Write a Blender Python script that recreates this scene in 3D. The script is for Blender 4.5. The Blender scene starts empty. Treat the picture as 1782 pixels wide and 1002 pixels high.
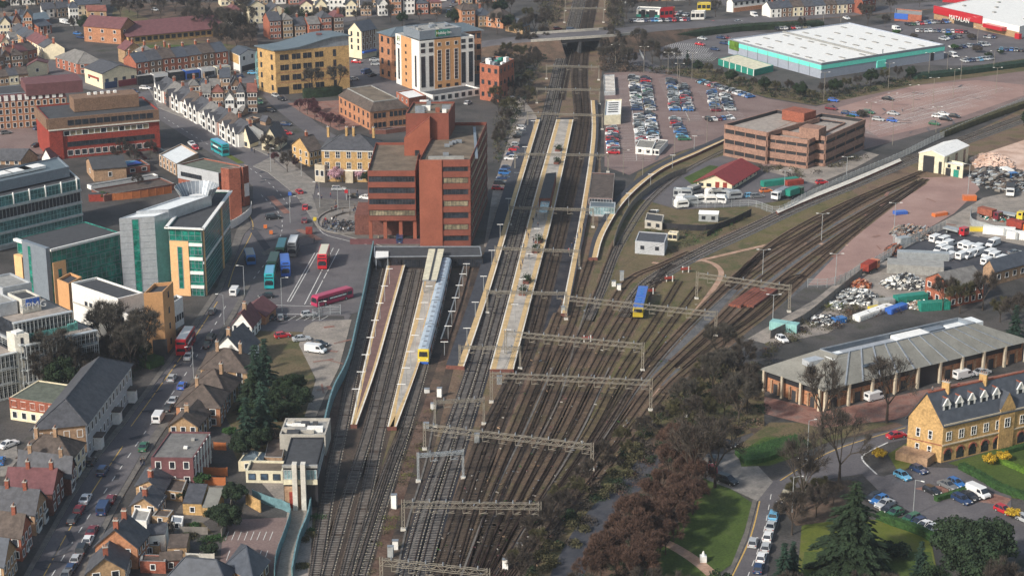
import bpy, math, random
from mathutils import Vector, Matrix
R = random.Random(7)
rad = math.radians
scn = bpy.context.scene
COL = scn.collection
# ------------------------------------------------------------ camera
FPX, PITCH, CH = 3296.0, rad(18.0), 154.4
cam = bpy.data.cameras.new("camera"); camo = bpy.data.objects.new("camera", cam); COL.objects.link(camo)
cam.sensor_width = 36.0; cam.lens = FPX / 1782 * 36.0
cam.clip_start = 5; cam.clip_end = 6000
camo.location = (0, 0, CH); camo.rotation_euler = (math.pi / 2 - PITCH, 0, 0)
scn.camera = camo
HAZE = 0.00011
# ------------------------------------------------------------ light
SUN_EL, SUN_AZ = rad(33), rad(-132)      # azimuth measured from +Y towards +X
w = bpy.data.worlds.new("World"); scn.world = w; w.use_nodes = True
nt = w.node_tree; bg = nt.nodes["Background"]
sky = nt.nodes.new("ShaderNodeTexSky"); sky.sky_type = 'NISHITA'; sky.sun_disc = False
sky.sun_elevation = SUN_EL; sky.sun_rotation = SUN_AZ; sky.air_density = 1.6; sky.dust_density = 3.0
nt.links.new(sky.outputs[0], bg.inputs[0]); bg.inputs[1].default_value = 0.085
sl = bpy.data.lights.new("sun", 'SUN'); sl.energy = 3.0; sl.angle = rad(4.0); sl.color = (1.0, 0.94, 0.86)
slo = bpy.data.objects.new("sun", sl); COL.objects.link(slo)
sd = Vector((math.sin(SUN_AZ) * math.cos(SUN_EL), math.cos(SUN_AZ) * math.cos(SUN_EL), math.sin(SUN_EL)))
slo.rotation_euler = sd.to_track_quat('Z', 'Y').to_euler()
scn.view_settings.view_transform = 'Standard'; scn.view_settings.look = 'None'
scn.view_settings.gamma = 1; scn.view_settings.exposure = 0.55
scn.cycles.max_bounces = 5; scn.cycles.diffuse_bounces = 2; scn.cycles.glossy_bounces = 2
scn.cycles.transmission_bounces = 2; scn.cycles.volume_bounces = 0
# ------------------------------------------------------------ picture point -> ground point
_F = [0.0, 0.0, 1.0]
def F(ox=0, oy=0, s=1.0): _F[:] = [ox, oy, s]
def PX(p): return (_F[0] + p[0] / _F[2], _F[1] + p[1] / _F[2])
cp, sp = math.cos(PITCH), math.sin(PITCH)
def G(p, z=0.0, raw=False):
 x, y = p if raw else PX(p)
 u, v = (x - 891) / FPX, -(y - 501) / FPX
 dz = -sp + v * cp; t = (CH - z) / -dz
 return Vector((u * t, (cp + v * sp) * t, z))
def HT(n, yt):
 """height whose top shows at row yt above the ground point shown at n"""
 g = G(n); y = PX((0, yt))[1]; v = -(y - 501) / FPX
 k = g.y
 # (z-CH)/(k) = (v cp - sp)/(cp + v sp)
 return CH + k * (v * cp - sp) / (cp + v * sp)
# ------------------------------------------------------------ materials
MATS = {}
def new_mat(name):
 m = bpy.data.materials.new(name); m.use_nodes = True; m.node_tree.nodes["Principled BSDF"].inputs["Specular IOR Level"].default_value = 0.3
 MATS[name] = m; return m
def noise_mat(name, cols, scale=0.3, rough=0.85, metal=0.0, detail=6.0, bump=0.0, sx=1, lo=0.38, hi=0.62, fine=0.25, rot=0.0):
 """cols: list of base colours blended by a noise field laid over the surface"""
 m = new_mat(name); nt = m.node_tree; N, L = nt.nodes, nt.links; b = N["Principled BSDF"]
 g = N.new("ShaderNodeNewGeometry"); mp = N.new("ShaderNodeMapping")
 mp.inputs["Scale"].default_value = (1, sx, 1); mp.inputs["Rotation"].default_value = (0, 0, rot)
 L.new(g.outputs["Position"], mp.inputs[0])
 n = N.new("ShaderNodeTexNoise"); n.inputs["Scale"].default_value = scale; n.inputs["Detail"].default_value = detail
 n.inputs["Roughness"].default_value = 0.65
 L.new(mp.outputs[0], n.inputs["Vector"])
 cr = N.new("ShaderNodeValToRGB"); L.new(n.outputs["Fac"], cr.inputs[0])
 e = cr.color_ramp.elements
 while len(e) < len(cols): e.new(0.5)
 for i, c in enumerate(cols):
  e[i].position = lo + (hi - lo) * i / max(1, len(cols) - 1); e[i].color = (*c, 1)
 n2 = N.new("ShaderNodeTexNoise"); n2.inputs["Scale"].default_value = 2.2; n2.inputs["Detail"].default_value = 4
 L.new(g.outputs["Position"], n2.inputs["Vector"])
 mr = N.new("ShaderNodeMapRange"); mr.inputs[1].default_value = 0.3; mr.inputs[2].default_value = 0.7
 mr.inputs[3].default_value = 1 - fine; mr.inputs[4].default_value = 1 + fine
 L.new(n2.outputs["Fac"], mr.inputs[0])
 mx = N.new("ShaderNodeVectorMath"); mx.operation = 'SCALE'
 L.new(cr.outputs[0], mx.inputs[0]); L.new(mr.outputs[0], mx.inputs["Scale"])
 L.new(mx.outputs[0], b.inputs["Base Color"])
 b.inputs["Roughness"].default_value = rough; b.inputs["Metallic"].default_value = metal
 return m
def plain(name, c, rough=0.7, metal=0.0, var=0.12, scale=0.7):
 a = tuple(x * (1 - var) for x in c); d = tuple(min(1, x * (1 + var)) for x in c)
 return noise_mat(name, [a, c, d], scale=scale, rough=rough, metal=metal, fine=0.1)
def brick(name, c, mortar=0.15):
 return noise_mat(name, [tuple(x * 0.78 for x in c), c, tuple(x * 1.16 for x in c)], scale=0.55, rough=0.9, fine=0.22, lo=0.32, hi=0.68)
def glass(name, c, rough=0.12):
 m = noise_mat(name, [tuple(x * 0.5 for x in c), c, tuple(x * 1.7 for x in c)], scale=0.5, rough=rough, fine=0.3, lo=0.35, hi=0.65)
 m.node_tree.nodes["Principled BSDF"].inputs["Specular IOR Level"].default_value = 0.6
 return m
def paint(name, c, rough=0.3):
 m = new_mat(name); b = m.node_tree.nodes["Principled BSDF"]
 b.inputs["Base Color"].default_value = (*c, 1); b.inputs["Roughness"].default_value = rough
 b.inputs["Coat Weight"].default_value = 0.3; b.inputs["Specular IOR Level"].default_value = 0.5
 return m
# ground
noise_mat("earth", [(.025, .026, .026), (.052, .05, .048), (.085, .078, .076), (.04, .044, .028)], 0.06, fine=.3, lo=.3, hi=.7)
noise_mat("asphalt", [(.085, .08, .088), (.115, .108, .116), (.15, .14, .145)], 0.10, fine=.16, lo=.3, hi=.7)
noise_mat("asphalt_dark", [(.035, .038, .05), (.055, .058, .07), (.07, .07, .08)], 0.2, fine=.15)
noise_mat("asphalt_warm", [(.155, .108, .10), (.20, .142, .132), (.23, .172, .158)], 0.10, fine=.18, lo=.3, hi=.7)
noise_mat("paving", [(.17, .16, .15), (.22, .205, .19), (.26, .24, .22)], 0.4, fine=.15)
noise_mat("paving_dark", [(.10, .095, .09), (.14, .13, .12), (.17, .155, .14)], 0.4, fine=.15)
noise_mat("red_paving", [(.20, .095, .075), (.26, .14, .11), (.22, .15, .13)], 0.3, fine=.2)
noise_mat("ballast_yard", [(.065, .048, .036), (.125, .082, .056), (.165, .112, .076), (.12, .10, .048), (.095, .062, .049)], 0.10, fine=.4, lo=.3, hi=.7)
noise_mat("ballast", [(.024, .020, .019), (.05, .038, .031), (.08, .058, .045), (.055, .048, .034)], 0.16, fine=.35, lo=.32, hi=.68)
noise_mat("ballast_blue", [(.016, .017, .024), (.03, .03, .038), (.05, .046, .048)], 0.2, fine=.35)
noise_mat("ballast_grey", [(.06, .06, .06), (.095, .098, .105), (.125, .125, .13), (.09, .08, .065)], 0.3, fine=.35, lo=.3, hi=.7)
noise_mat("ballast_rust", [(.075, .042, .03), (.12, .075, .055), (.16, .11, .085)], 0.2, fine=.3)
noise_mat("moss", [(.055, .055, .025), (.105, .095, .035), (.15, .115, .06), (.075, .065, .045)], 0.12, fine=.35, lo=.3, hi=.7)
noise_mat("rough_grass", [(.05, .052, .026), (.10, .085, .042), (.14, .105, .06), (.075, .08, .03), (.17, .12, .08)], 0.08, fine=.3, lo=.3, hi=.7)
noise_mat("lawn", [(.032, .055, .012), (.06, .095, .018), (.085, .11, .03)], 0.09, fine=.3, lo=.3, hi=.7)
noise_mat("lawn_olive", [(.07, .095, .015), (.11, .13, .02), (.13, .13, .04)], 0.1, fine=.15)
noise_mat("soil", [(.06, .045, .035), (.10, .07, .05), (.14, .09, .065)], 0.2, fine=.3)
noise_mat("pink_yard", [(.24, .15, .135), (.31, .20, .175), (.37, .25, .22)], 0.07, fine=.12, lo=.3, hi=.7)
noise_mat("sand", [(.45, .30, .23), (.58, .42, .34), (.66, .50, .42)], 0.1, fine=.12)
noise_mat("concrete_yard", [(.20, .18, .165), (.27, .24, .21), (.32, .28, .25)], 0.2, fine=.2)
noise_mat("footpath", [(.32, .20, .14), (.40, .26, .19), (.46, .31, .24)], 0.3, fine=.15)
plain("line_white", (.62, .62, .60), .7); plain("line_yellow", (.55, .36, .10), .7)
plain("kerb", (.33, .32, .30), .8)
# walls
brick("brick_red", (.33, .115, .07)); brick("brick_rust", (.27, .09, .058)); brick("brick_dark", (.17, .07, .055))
brick("brick_orange", (.42, .20, .11)); brick("brick_buff", (.37, .245, .14)); brick("brick_yellow", (.48, .31, .135))
brick("brick_brown", (.20, .125, .085)); brick("brick_tan", (.36, .235, .15)); brick("brick_pink", (.29, .175, .135))
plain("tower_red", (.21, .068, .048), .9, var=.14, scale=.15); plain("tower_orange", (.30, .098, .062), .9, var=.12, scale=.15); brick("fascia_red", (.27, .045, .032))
plain("render_white", (.78, .77, .74), .7, var=.05); plain("render_cream", (.74, .66, .48), .75, var=.07)
plain("render_peach", (.80, .48, .24), .7, var=.05); plain("render_grey", (.42, .44, .47), .6, var=.06)
plain("concrete", (.42, .40, .36), .85); plain("concrete_pale", (.58, .56, .51), .85); plain("stone", (.50, .44, .34), .85)
plain("hotel_orange", (.58, .32, .15), .6, var=.05)
plain("train_roof", (.44, .52, .60), .5, .1); plain("panel_silver", (.50, .53, .57), .35, .3, var=.08); plain("panel_blue_grey", (.22, .26, .31), .45, .2, var=.06)
plain("panel_store", (.34, .38, .46), .5, .1, var=.04); plain("panel_teal", (.16, .75, .62), .45, var=.04)
plain("green_panel", (.02, .22, .17), .5); plain("timber", (.22, .10, .05), .8); plain("timber_orange", (.42, .14, .05), .8)
plain("timber_grey", (.22, .20, .18), .8); plain("black_trim", (.03, .03, .035), .5)
plain("half_timber", (.06, .05, .05), .8)
# roofs
plain("slate", (.075, .078, .09), .6, var=.22, scale=.9); plain("slate_blue", (.07, .08, .10), .5, var=.15)
plain("tile_brown", (.095, .075, .065), .8, var=.28, scale=.8); plain("tile_red", (.19, .075, .06), .8, var=.22)
plain("tile_plum", (.15, .065, .07), .8, var=.15); plain("tile_grey", (.17, .165, .16), .75, var=.2)
plain("roof_maroon", (.23, .035, .035), .55, var=.1); plain("roof_green", (.12, .135, .11), .85, var=.2)
plain("felt", (.06, .063, .07), .85, var=.16); plain("felt_brown", (.155, .125, .095), .9, var=.25, scale=.25)
plain("felt_light", (.30, .30, .29), .85, var=.15); plain("metal_roof", (.29, .28, .245), .45, .25, var=.12, scale=.25)
plain("metal_roof_blue", (.14, .18, .21), .4, .2, var=.1); plain("metal_roof_pale", (.80, .83, .84), .4, var=.05)
plain("roof_white", (.82, .82, .80), .5, var=.05); plain("canopy_cream", (.66, .62, .47), .6)
plain("lead", (.25, .28, .32), .5, .2)
plain("deck", (.33, .29, .26), .9, var=.15)
# glass
glass("glass_dark", (.025, .03, .04)); glass("glass_teal", (.012, .17, .13)); glass("glass_green", (.06, .15, .155))
glass("glass_blue", (.05, .08, .12)); glass("glass_pale", (.20, .30, .33), .2); glass("glass_aqua", (.17, .47, .42), .2)
glass("glass_curtain", (.22, .19, .13), .3)
plain("frame_white", (.80, .80, .78), .5, var=.03); plain("frame_dark", (.05, .05, .055), .5); plain("frame_teal", (.25, .48, .47), .5)
plain("frame_silver", (.55, .58, .60), .4, .3)
# metal and vehicles
plain("mast", (.235, .215, .18), .8); plain("mast_grey", (.40, .44, .47), .5, .3); plain("galv", (.42, .45, .47), .5, .4)
plain("fence_teal", (.13, .24, .27), .55, var=.2); plain("rail_steel", (.16, .12, .10), .4, .5, var=.25)
plain("rail_rust", (.055, .032, .025), .7, .2, var=.3); plain("sleeper_c", (.24, .22, .20), .9, var=.35)
plain("sleeper_w", (.105, .08, .06), .9, var=.4); plain("third_rail", (.10, .07, .055), .6)
plain("tyre", (.02, .02, .02), .9); plain("platform_top", (.40, .37, .335), .9, var=.18, scale=.4)
plain("platform_red", (.17, .10, .09), .9, var=.15); plain("platform_buff", (.55, .39, .20), .85, var=.1)
plain("platform_dark", (.05, .053, .065), .9, var=.15)
plain("edge_white", (.72, .68, .60), .7)
plain("skin", (.45, .28, .20), .7)
CARC = {"white": (.74, .75, .76), "silver": (.42, .44, .46), "grey": (.16, .17, .18), "black": (.018, .02, .025),
  "dark blue": (.02, .045, .12), "blue": (.03, .15, .42), "light blue": (.12, .38, .60), "red": (.45, .02, .03), "maroon": (.16, .02, .03),
  "green": (.03, .13, .07), "beige": (.45, .40, .28), "yellow": (.65, .5, .05), "orange": (.60, .16, .04), "teal": (.02, .36, .40),
  "bus red": (.50, .015, .025), "royal blue": (.04, .13, .50), "magenta": (.40, .03, .09), "lime": (.30, .55, .05), "cream": (.70, .66, .52)}
for k, c in CARC.items(): paint("paint_" + k.replace(" ", "_"), c)
def MP(c): return "paint_" + c.replace(" ", "_")
# foliage
def leaf(name, c, var=.45, rough=.9):
 m = noise_mat(name, [tuple(x * (1 - var) for x in c), c, tuple(x * (1 + var) for x in c)], 0.5, rough=rough, fine=.3, lo=.3, hi=.7)
 return m
leaf("bark", (.06, .048, .04)); leaf("twigs", (.062, .052, .044)); leaf("twigs_rust", (.092, .055, .042)); leaf("twigs_grey", (.075, .068, .058))
leaf("twigs_olive", (.075, .07, .035)); leaf("needles", (.021, .038, .018), .6); leaf("needles_blue", (.02, .045, .03)); leaf("leaves", (.018, .034, .014))
leaf("hedge_green", (.03, .075, .02)); leaf("hedge_bright", (.09, .17, .02)); leaf("blossom", (.50, .30, .36), .25); leaf("yellow_leaf", (.50, .33, .03))
leaf("twigs_plum", (.12, .05, .06))
# ------------------------------------------------------------ mesh builder
class MB:
 def __init__(s): s.v = []; s.f = []; s.m = []; s.mats = []
 def mi(s, m):
  if m not in s.mats: s.mats.append(m)
  return s.mats.index(m)
 def face(s, pts, m):
  i = len(s.v); s.v += [tuple(p) for p in pts]; s.f.append(tuple(range(i, i + len(pts)))); s.m.append(s.mi(m)); return s
 def hexa(s, b, t, m, mt=None, bottom=False):
  """b, t: rings of points, bottom and top"""
  n = len(b)
  i = len(s.v); s.v += [tuple(p) for p in b] + [tuple(p) for p in t]; k = s.mi(m)
  for j in range(n):
   s.f.append((i + j, i + (j + 1) % n, i + n + (j + 1) % n, i + n + j)); s.m.append(k)
  s.f.append(tuple(range(i + n, i + 2 * n))); s.m.append(s.mi(mt or m))
  if bottom: s.f.append(tuple(reversed(range(i, i + n)))); s.m.append(k)
  return s
 def box(s, c, sx, sy, sz, m, rz=0.0, mt=None, ex=None, bottom=True):
  """c: centre of the base"""
  c = Vector(c)
  if ex is None: ex = Vector((math.cos(rz), math.sin(rz), 0))
  ey = Vector((-ex.y, ex.x, 0))
  r = [c + ex * (a * sx / 2) + ey * (b * sy / 2) for a, b in ((-1, -1), (1, -1), (1, 1), (-1, 1))]
  return s.hexa(r, [p + Vector((0, 0, sz)) for p in r], m, mt, bottom)
 def bar(s, a, b, w, m, h=None):
  a, b = Vector(a), Vector(b); d = b - a
  if d.length < 1e-6: return s
  d.normalize(); u = d.cross(Vector((0, 0, 1)))
  if u.length < .05: u = Vector((1, 0, 0))
  u.normalize(); v = u.cross(d); h = h or w
  r = [a + u * (x * w / 2) + v * (y * h / 2) for x, y in ((-1, -1), (1, -1), (1, 1), (-1, 1))]
  t = [p + (b - a) for p in r]
  return s.hexa(r, t, m, None, True)
 def cyl(s, a, b, r0, r1, m, n=8):
  a, b = Vector(a), Vector(b); d = (b - a).normalized(); u = d.orthogonal().normalized(); v = d.cross(u)
  A = [a + (u * math.cos(6.2832 * k / n) + v * math.sin(6.2832 * k / n)) * r0 for k in range(n)]
  B = [b + (u * math.cos(6.2832 * k / n) + v * math.sin(6.2832 * k / n)) * r1 for k in range(n)]
  return s.hexa(A, B, m, None, True)
 def mesh(s, name):
  me = bpy.data.meshes.new(name); me.from_pydata(s.v, [], s.f)
  for m in s.mats: me.materials.append(MATS[m])
  me.polygons.foreach_set("material_index", s.m); me.update(); return me
def link(name, me, parent=None, loc=(0, 0, 0), rz=0.0, sc=None):
 o = bpy.data.objects.new(name, me); COL.objects.link(o); o.parent = parent; o.location = loc
 if rz: o.rotation_euler = (0, 0, rz)
 if sc: o.scale = sc
 return o
def tag(o, label=None, cat=None, group=None, kind=None):
 if label: o["label"] = label
 if cat: o["category"] = cat
 if group: o["group"] = group
 if kind: o["kind"] = kind
 return o
def part(name, mb, root, label=None):
 """mesh given in world coordinates becomes a child of root (whose rotation is zero)"""
 L = root.location
 mb.v = [(x - L.x, y - L.y, z - L.z) for x, y, z in mb.v]
 o = link(name, mb.mesh(name), root)
 if label: o["label"] = label
 return o
def sub(name, mb, pt, root):
 L = root.location
 mb.v = [(x - L.x, y - L.y, z - L.z) for x, y, z in mb.v]
 return link(name, mb.mesh(name), pt)
def empty(name, loc, label, cat, group=None):
 o = bpy.data.objects.new(name, None); COL.objects.link(o); o.location = loc; o.empty_display_size = .5
 return tag(o, label, cat, group)
def solo(name, mb, label, cat, group=None, loc=None, kind=None):
 loc = Vector(loc if loc is not None else (mb.v[0][0], mb.v[0][1], 0))
 mb.v = [(x - loc.x, y - loc.y, z - loc.z) for x, y, z in mb.v]
 return tag(link(name, mb.mesh(name), None, loc), label, cat, group, kind)
ORD = "first second third fourth fifth sixth seventh eighth ninth tenth eleventh twelfth thirteenth fourteenth fifteenth sixteenth seventeenth eighteenth nineteenth twentieth".split()
def nth(i): return ORD[i] if i < 20 else "twenty-" + ORD[i - 20] if i < 29 else str(i + 1) + "th"
# ------------------------------------------------------------ ground sheets
def smooth(pts, k=6):
 out = []
 n = len(pts)
 for i in range(n - 1):
  p0 = pts[max(0, i - 1)]; p1 = pts[i]; p2 = pts[i + 1]; p3 = pts[min(n - 1, i + 2)]
  for j in range(k):
   t = j / k
   out.append(0.5 * ((2 * p1) + (p2 - p0) * t + (2 * p0 - 5 * p1 + 4 * p2 - p3) * t * t + (3 * p1 - p0 - 3 * p2 + p3) * t ** 3))
 out.append(pts[-1]); return out
NF = [0]
def flat(name, pts, m, lev, kind="structure", z=0.0):
 NF[0] += 1; z += NF[0] * .0007
 mb = MB(); mb.face([G(p) + Vector((0, 0, .006 * lev + z)) for p in pts], m)
 o = solo(name, mb, None, None); o["kind"] = kind; return o
def slab(name, pts, m, h=.12, kerb="kerb"):
 NF[0] += 1; h += NF[0] * .0009
 mb = MB(); b = [G(p) for p in pts]
 a = sum(b[i].x * b[(i + 1) % len(b)].y - b[(i + 1) % len(b)].x * b[i].y for i in range(len(b)))
 if a < 0: b.reverse()
 mb.hexa(b, [p + Vector((0, 0, h)) for p in b], kerb, m)
 o = solo(name, mb, None, None); o["kind"] = "structure"; return o
def ribbon_pts(c, w0, w1=None):
 w1 = w1 or w0; n = len(c); L, Rr = [], []
 for i, p in enumerate(c):
  d = (c[min(n - 1, i + 1)] - c[max(0, i - 1)]); d.z = 0; d.normalize(); s = Vector((-d.y, d.x, 0))
  w = (w0 + (w1 - w0) * i / (n - 1)) / 2
  L.append(p + s * w); Rr.append(p - s * w)
 return L, Rr
def ribbon(mb, c, w, z, m, w1=None):
 L, Rr = ribbon_pts(c, w, w1)
 for i in range(len(c) - 1):
  mb.face([Rr[i] + Vector((0, 0, z)), Rr[i + 1] + Vector((0, 0, z)), L[i + 1] + Vector((0, 0, z)), L[i] + Vector((0, 0, z))], m)
def path(name, pts, w, m, lev, k=5, w1=None):
 NF[0] += 1; mb = MB(); ribbon(mb, smooth([G(p) for p in pts], k), w, .006 * lev + NF[0] * .0007, m, w1)
 o = solo(name, mb, None, None); o["kind"] = "structure"; return o
def resample(c, step):
 out = [c[0].copy()]; acc = 0
 for i in range(len(c) - 1):
  a, b = c[i], c[i + 1]; d = (b - a).length; t = step - acc
  while t <= d:
   out.append(a + (b - a) * (t / d)); t += step
  acc = d - (t - step)
 return out
def dashes(name, pts, step, ln, wd, m="line_white", lev=12, k=5, world=False):
 c = smooth(pts if world else [G(p) for p in pts], k); mb = MB(); r = resample(c, step)
 for i in range(len(r) - 1):
  d = (r[i + 1] - r[i]).normalized(); s = Vector((-d.y, d.x, 0)) * wd / 2; z = Vector((0, 0, .006 * lev)); a = r[i]; b = a + d * ln
  mb.face([a - s + z, b - s + z, b + s + z, a + s + z], m)
 if not mb.f: return
 o = solo(name, mb, None, None); o["kind"] = "structure"; return o
def lines(name, segs, wd=.15, m="line_white", lev=12):
 mb = MB()
 for a, b in segs:
  a, b = G(a), G(b); d = (b - a).normalized(); s = Vector((-d.y, d.x, 0)) * wd / 2; z = Vector((0, 0, .006 * lev))
  mb.face([a - s + z, b - s + z, b + s + z, a + s + z], m)
 o = solo(name, mb, None, None); o["kind"] = "structure"; return o
# ------------------------------------------------------------ windows
WC = {}
def window_mesh(style, w, h, nx=1, nz=1):
 k = (style, round(w, 1), round(h, 1), nx, nz)
 if k in WC: return WC[k]
 fr, gl = {"w": ("frame_white", "glass_dark"), "d": ("frame_dark", "glass_dark"), "k": ("frame_white", "glass_curtain"), "p": ("frame_silver", "glass_pale"),
    "t": ("lead", "glass_teal"), "g": ("frame_teal", "glass_green"), "b": ("frame_dark", "glass_blue"), "s": ("frame_silver", "glass_dark"),
    "a": ("frame_teal", "glass_aqua"), "o": ("frame_dark", "glass_curtain"), "v": ("black_trim", "glass_dark")}[style]
 f = .10 if style in "wk" else .07
 mb = MB(); x, z = w / 2, h / 2
 mb.face([(-x, -.02, -z), (x, -.02, -z), (x, -.02, z), (-x, -.02, z)], gl)
 for a, b in (((-x, -z), (x, -z)), ((-x, z), (x, z))):
  mb.bar((a[0] - f / 2, -.03, a[1]), (b[0] + f / 2, -.03, b[1]), .14, fr, f)
 for s in (-1, 1): mb.bar((s * x, -.03, -z + f / 2), (s * x, -.03, z - f / 2), .14, fr, f)
 for i in range(1, nx): mb.bar((-x + w * i / nx, -.03, -z + f / 2), (-x + w * i / nx, -.03, z - f / 2), .08, fr, .08)
 for i in range(1, nz): mb.bar((-x + f / 2, -.03, -z + h * i / nz), (x - f / 2, -.03, -z + h * i / nz), .06, fr, .07)
 WC[k] = mb.mesh("window"); return WC[k]
def put_win(root, P, Q, t, z, style, w, h, nx=1, nz=1, cen=None, name="window", off=0.0):
 """window centred at fraction t of the wall foot P-Q, z metres up"""
 d = (Q - P); d.z = 0; d.normalize(); o = Vector((d.y, -d.x, 0)); c = cen if cen is not None else root.location
 mid = P + (Q - P) * t
 if (mid - c).dot(o) < 0: d = -d; o = -o
 p = mid + o * off; p.z = P.z + z
 return link(name, window_mesh(style, w, h, nx, nz), root, p - root.location, math.atan2(d.y, d.x))
# ------------------------------------------------------------ buildings
class Bld:
 def __init__(s, name, label, cat, N=None, yt=None, A=None, C=None, wall="brick_red", roof="felt", kind="flat", rise=3.0, axis="A",
     group=None, h=None, root=None, quad=None, over=.35, par=.45, z0=0.0, wname="wall", rname="roof", depthA=None, depthC=None, rise_in=2.0, top=None, well=0):
  if quad is None:
   n = G(N, z0); hh = (HT(N, yt) - z0) if h is None else h
   if z0: hh = h
   a = G(A, z0 + hh) if depthA is None else None; c = G(C, z0 + hh) if depthC is None else None
   if a is None: c.z = z0; d = (c - n).normalized(); q = Vector((-d.y, d.x, 0)); a = n + q * depthA
   if c is None: a.z = z0; d = (a - n).normalized(); q = Vector((d.y, -d.x, 0)); c = n + q * depthC
   a.z = c.z = z0
   h = hh
   f = a + c - n
  else: n, a, f, c = quad
  s.n, s.a, s.c, s.f, s.h = n, a, c, f, h
  s.cen = (n + f) / 2
  own = root is None
  if own: root = empty(name, s.cen, label, cat, group)
  s.root = root
  up = Vector((0, 0, h)); mb = MB()
  ring = [n, c, f, a]
  ar = sum(ring[i].x * ring[(i + 1) % 4].y - ring[(i + 1) % 4].x * ring[i].y for i in range(4))
  if ar < 0: ring.reverse()
  s.ring = ring
  for i in range(4):
   p, q = ring[i], ring[(i + 1) % 4]; mb.face([p, q, q + up, p + up], wall)
  s.wallm = mb; s.roofm = r = MB()
  def ins(k):
   return [p + ((s.cen - p).normalized() * k * 1.3) for p in ring]
  if kind == "flat":
   inn = ins(.35); dn = up - Vector((0, 0, par))
   for i in range(4):
    j = (i + 1) % 4
    mb.face([ring[i] + up, ring[j] + up, inn[j] + up, inn[i] + up], wall if par > .6 else "felt_light" if wall.startswith("brick") else wall)
    mb.face([inn[i] + up, inn[j] + up, inn[j] + dn, inn[i] + dn], wall)
   r.face([p + dn for p in inn], roof)
  else:
   P = [p + up for p in ring]
   # two ends of the ridge: midpoints of the pair of edges that cross the ridge axis
   if axis == "A": e1, e2 = (n, c), (a, f)
   else: e1, e2 = (n, a), (c, f)
   m1 = (e1[0] + e1[1]) / 2; m2 = (e2[0] + e2[1]) / 2
   ax = (m2 - m1); L = ax.length; ax.normalize()
   half = (e1[0] - m1).length
   side = (e1[0] - m1).normalized(); ov = over; sl = rise / half
   U = Vector((0, 0, 1))
   if kind == "gable":
    t1 = m1 + up + U * rise; t2 = m2 + up + U * rise
    mb.face([e1[0] + up, e1[1] + up, t1], wall); mb.face([e2[0] + up, e2[1] + up, t2], wall)
    o1, o2 = t1 - ax * ov, t2 + ax * ov
    for sg in (1, -1):
     ed = side * sg * (half + ov); dz = U * (h - sl * ov)
     q1 = m1 - ax * ov + ed + dz; q2 = m2 + ax * ov + ed + dz
     k = U * .22
     b = [o1 + U * .02, q1 + U * .02, q2 + U * .02, o2 + U * .02]
     r.hexa(b, [x + k for x in b], roof, None, True)
   elif kind == "hip":
    hb = min(half * .95, L * .49)
    t1 = m1 + ax * hb + up + U * rise; t2 = m2 - ax * hb + up + U * rise
    dz = U * (h - .05)
    q = {}
    for key, m, sa in (("1", m1, -1), ("2", m2, 1)):
     for sg in (1, -1): q[key + str(sg)] = m + ax * sa * ov + side * sg * (half + ov) + dz
    r.face([q["11"], q["1-1"], t1], roof); r.face([q["2-1"], q["21"], t2], roof)
    r.face([q["1-1"], q["2-1"], t2, t1], roof); r.face([q["21"], q["11"], t1, t2], roof)
    for x, y in ((q["11"], t1), (q["1-1"], t1), (q["21"], t2), (q["2-1"], t2), (t1, t2)): r.bar(x, y, .22, roof, .2)
    r.face([q["11"], q["21"], q["2-1"], q["1-1"]], "frame_white")
   elif kind == "mansard":
    ea, ec = (a - n).normalized(), (c - n).normalized(); i1, i2 = rise_in if isinstance(rise_in, tuple) else (rise_in, rise_in)
    lo = [n - ea * ov - ec * ov, c - ea * ov + ec * ov, f + ea * ov + ec * ov, a + ea * ov - ec * ov]; hi = [n + ea * i1 + ec * i2, c + ea * i1 - ec * i2, f - ea * i1 - ec * i2, a - ea * i1 + ec * i2]
    lo = [x + up for x in lo]; hi = [x + up + U * rise for x in hi]
    for i in range(4): r.face([lo[i], lo[(i + 1) % 4], hi[(i + 1) % 4], hi[i]], roof)
    r.face(hi if not well else [x - U * well for x in hi], top or roof); r.face(lo, "frame_dark")
    for i in range(4):
     r.bar(hi[i], hi[(i + 1) % 4], .3, "lead", .25)
     if well: r.face([hi[i], hi[(i + 1) % 4], hi[(i + 1) % 4] - U * well, hi[i] - U * well], "panel_blue_grey")
    s.hi = hi
   elif kind == "mono":
    k = U * rise
    b = [e1[0] + up, e1[1] + up + k, e2[1] + up + k, e2[0] + up]
    mb.face([e1[0] + up, e1[1] + up, e1[1] + up + k], wall); mb.face([e2[0] + up, e2[1] + up, e2[1] + up + k], wall)
    mb.face([e1[1] + up, e2[1] + up, e2[1] + up + k, e1[1] + up + k], wall)
    r.hexa([x + U * .02 for x in b], [x + U * .2 for x in b], roof, None, True)
   s.m1, s.m2, s.ax, s.L, s.side, s.half, s.rise = m1, m2, ax, L, side, half, rise
   s.ridge = h + rise
  s.wall = part(wname, mb, root); s.roof = part(rname, r, root)
 def face(s, k):
  return {"A": (s.n, s.a), "C": (s.n, s.c), "AF": (s.a, s.f), "CF": (s.c, s.f)}[k]
 def win(s, k, cols, rows, w=1.1, h=1.5, style="w", z0=0.0, z1=None, m0=.0, m1=1.0, nx=1, nz=1, skip=(), lab=None, sill=.52):
  P, Q = s.face(k); z1 = z1 or s.h; fh = (z1 - z0) / rows
  for r in range(rows):
   for c in range(cols):
    if (c, r) in skip: continue
    t = m0 + (m1 - m0) * (c + .5) / cols
    put_win(s.root, P, Q, t, z0 + fh * (r + sill), style, w, h, nx, nz, s.cen)
  return s
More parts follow.
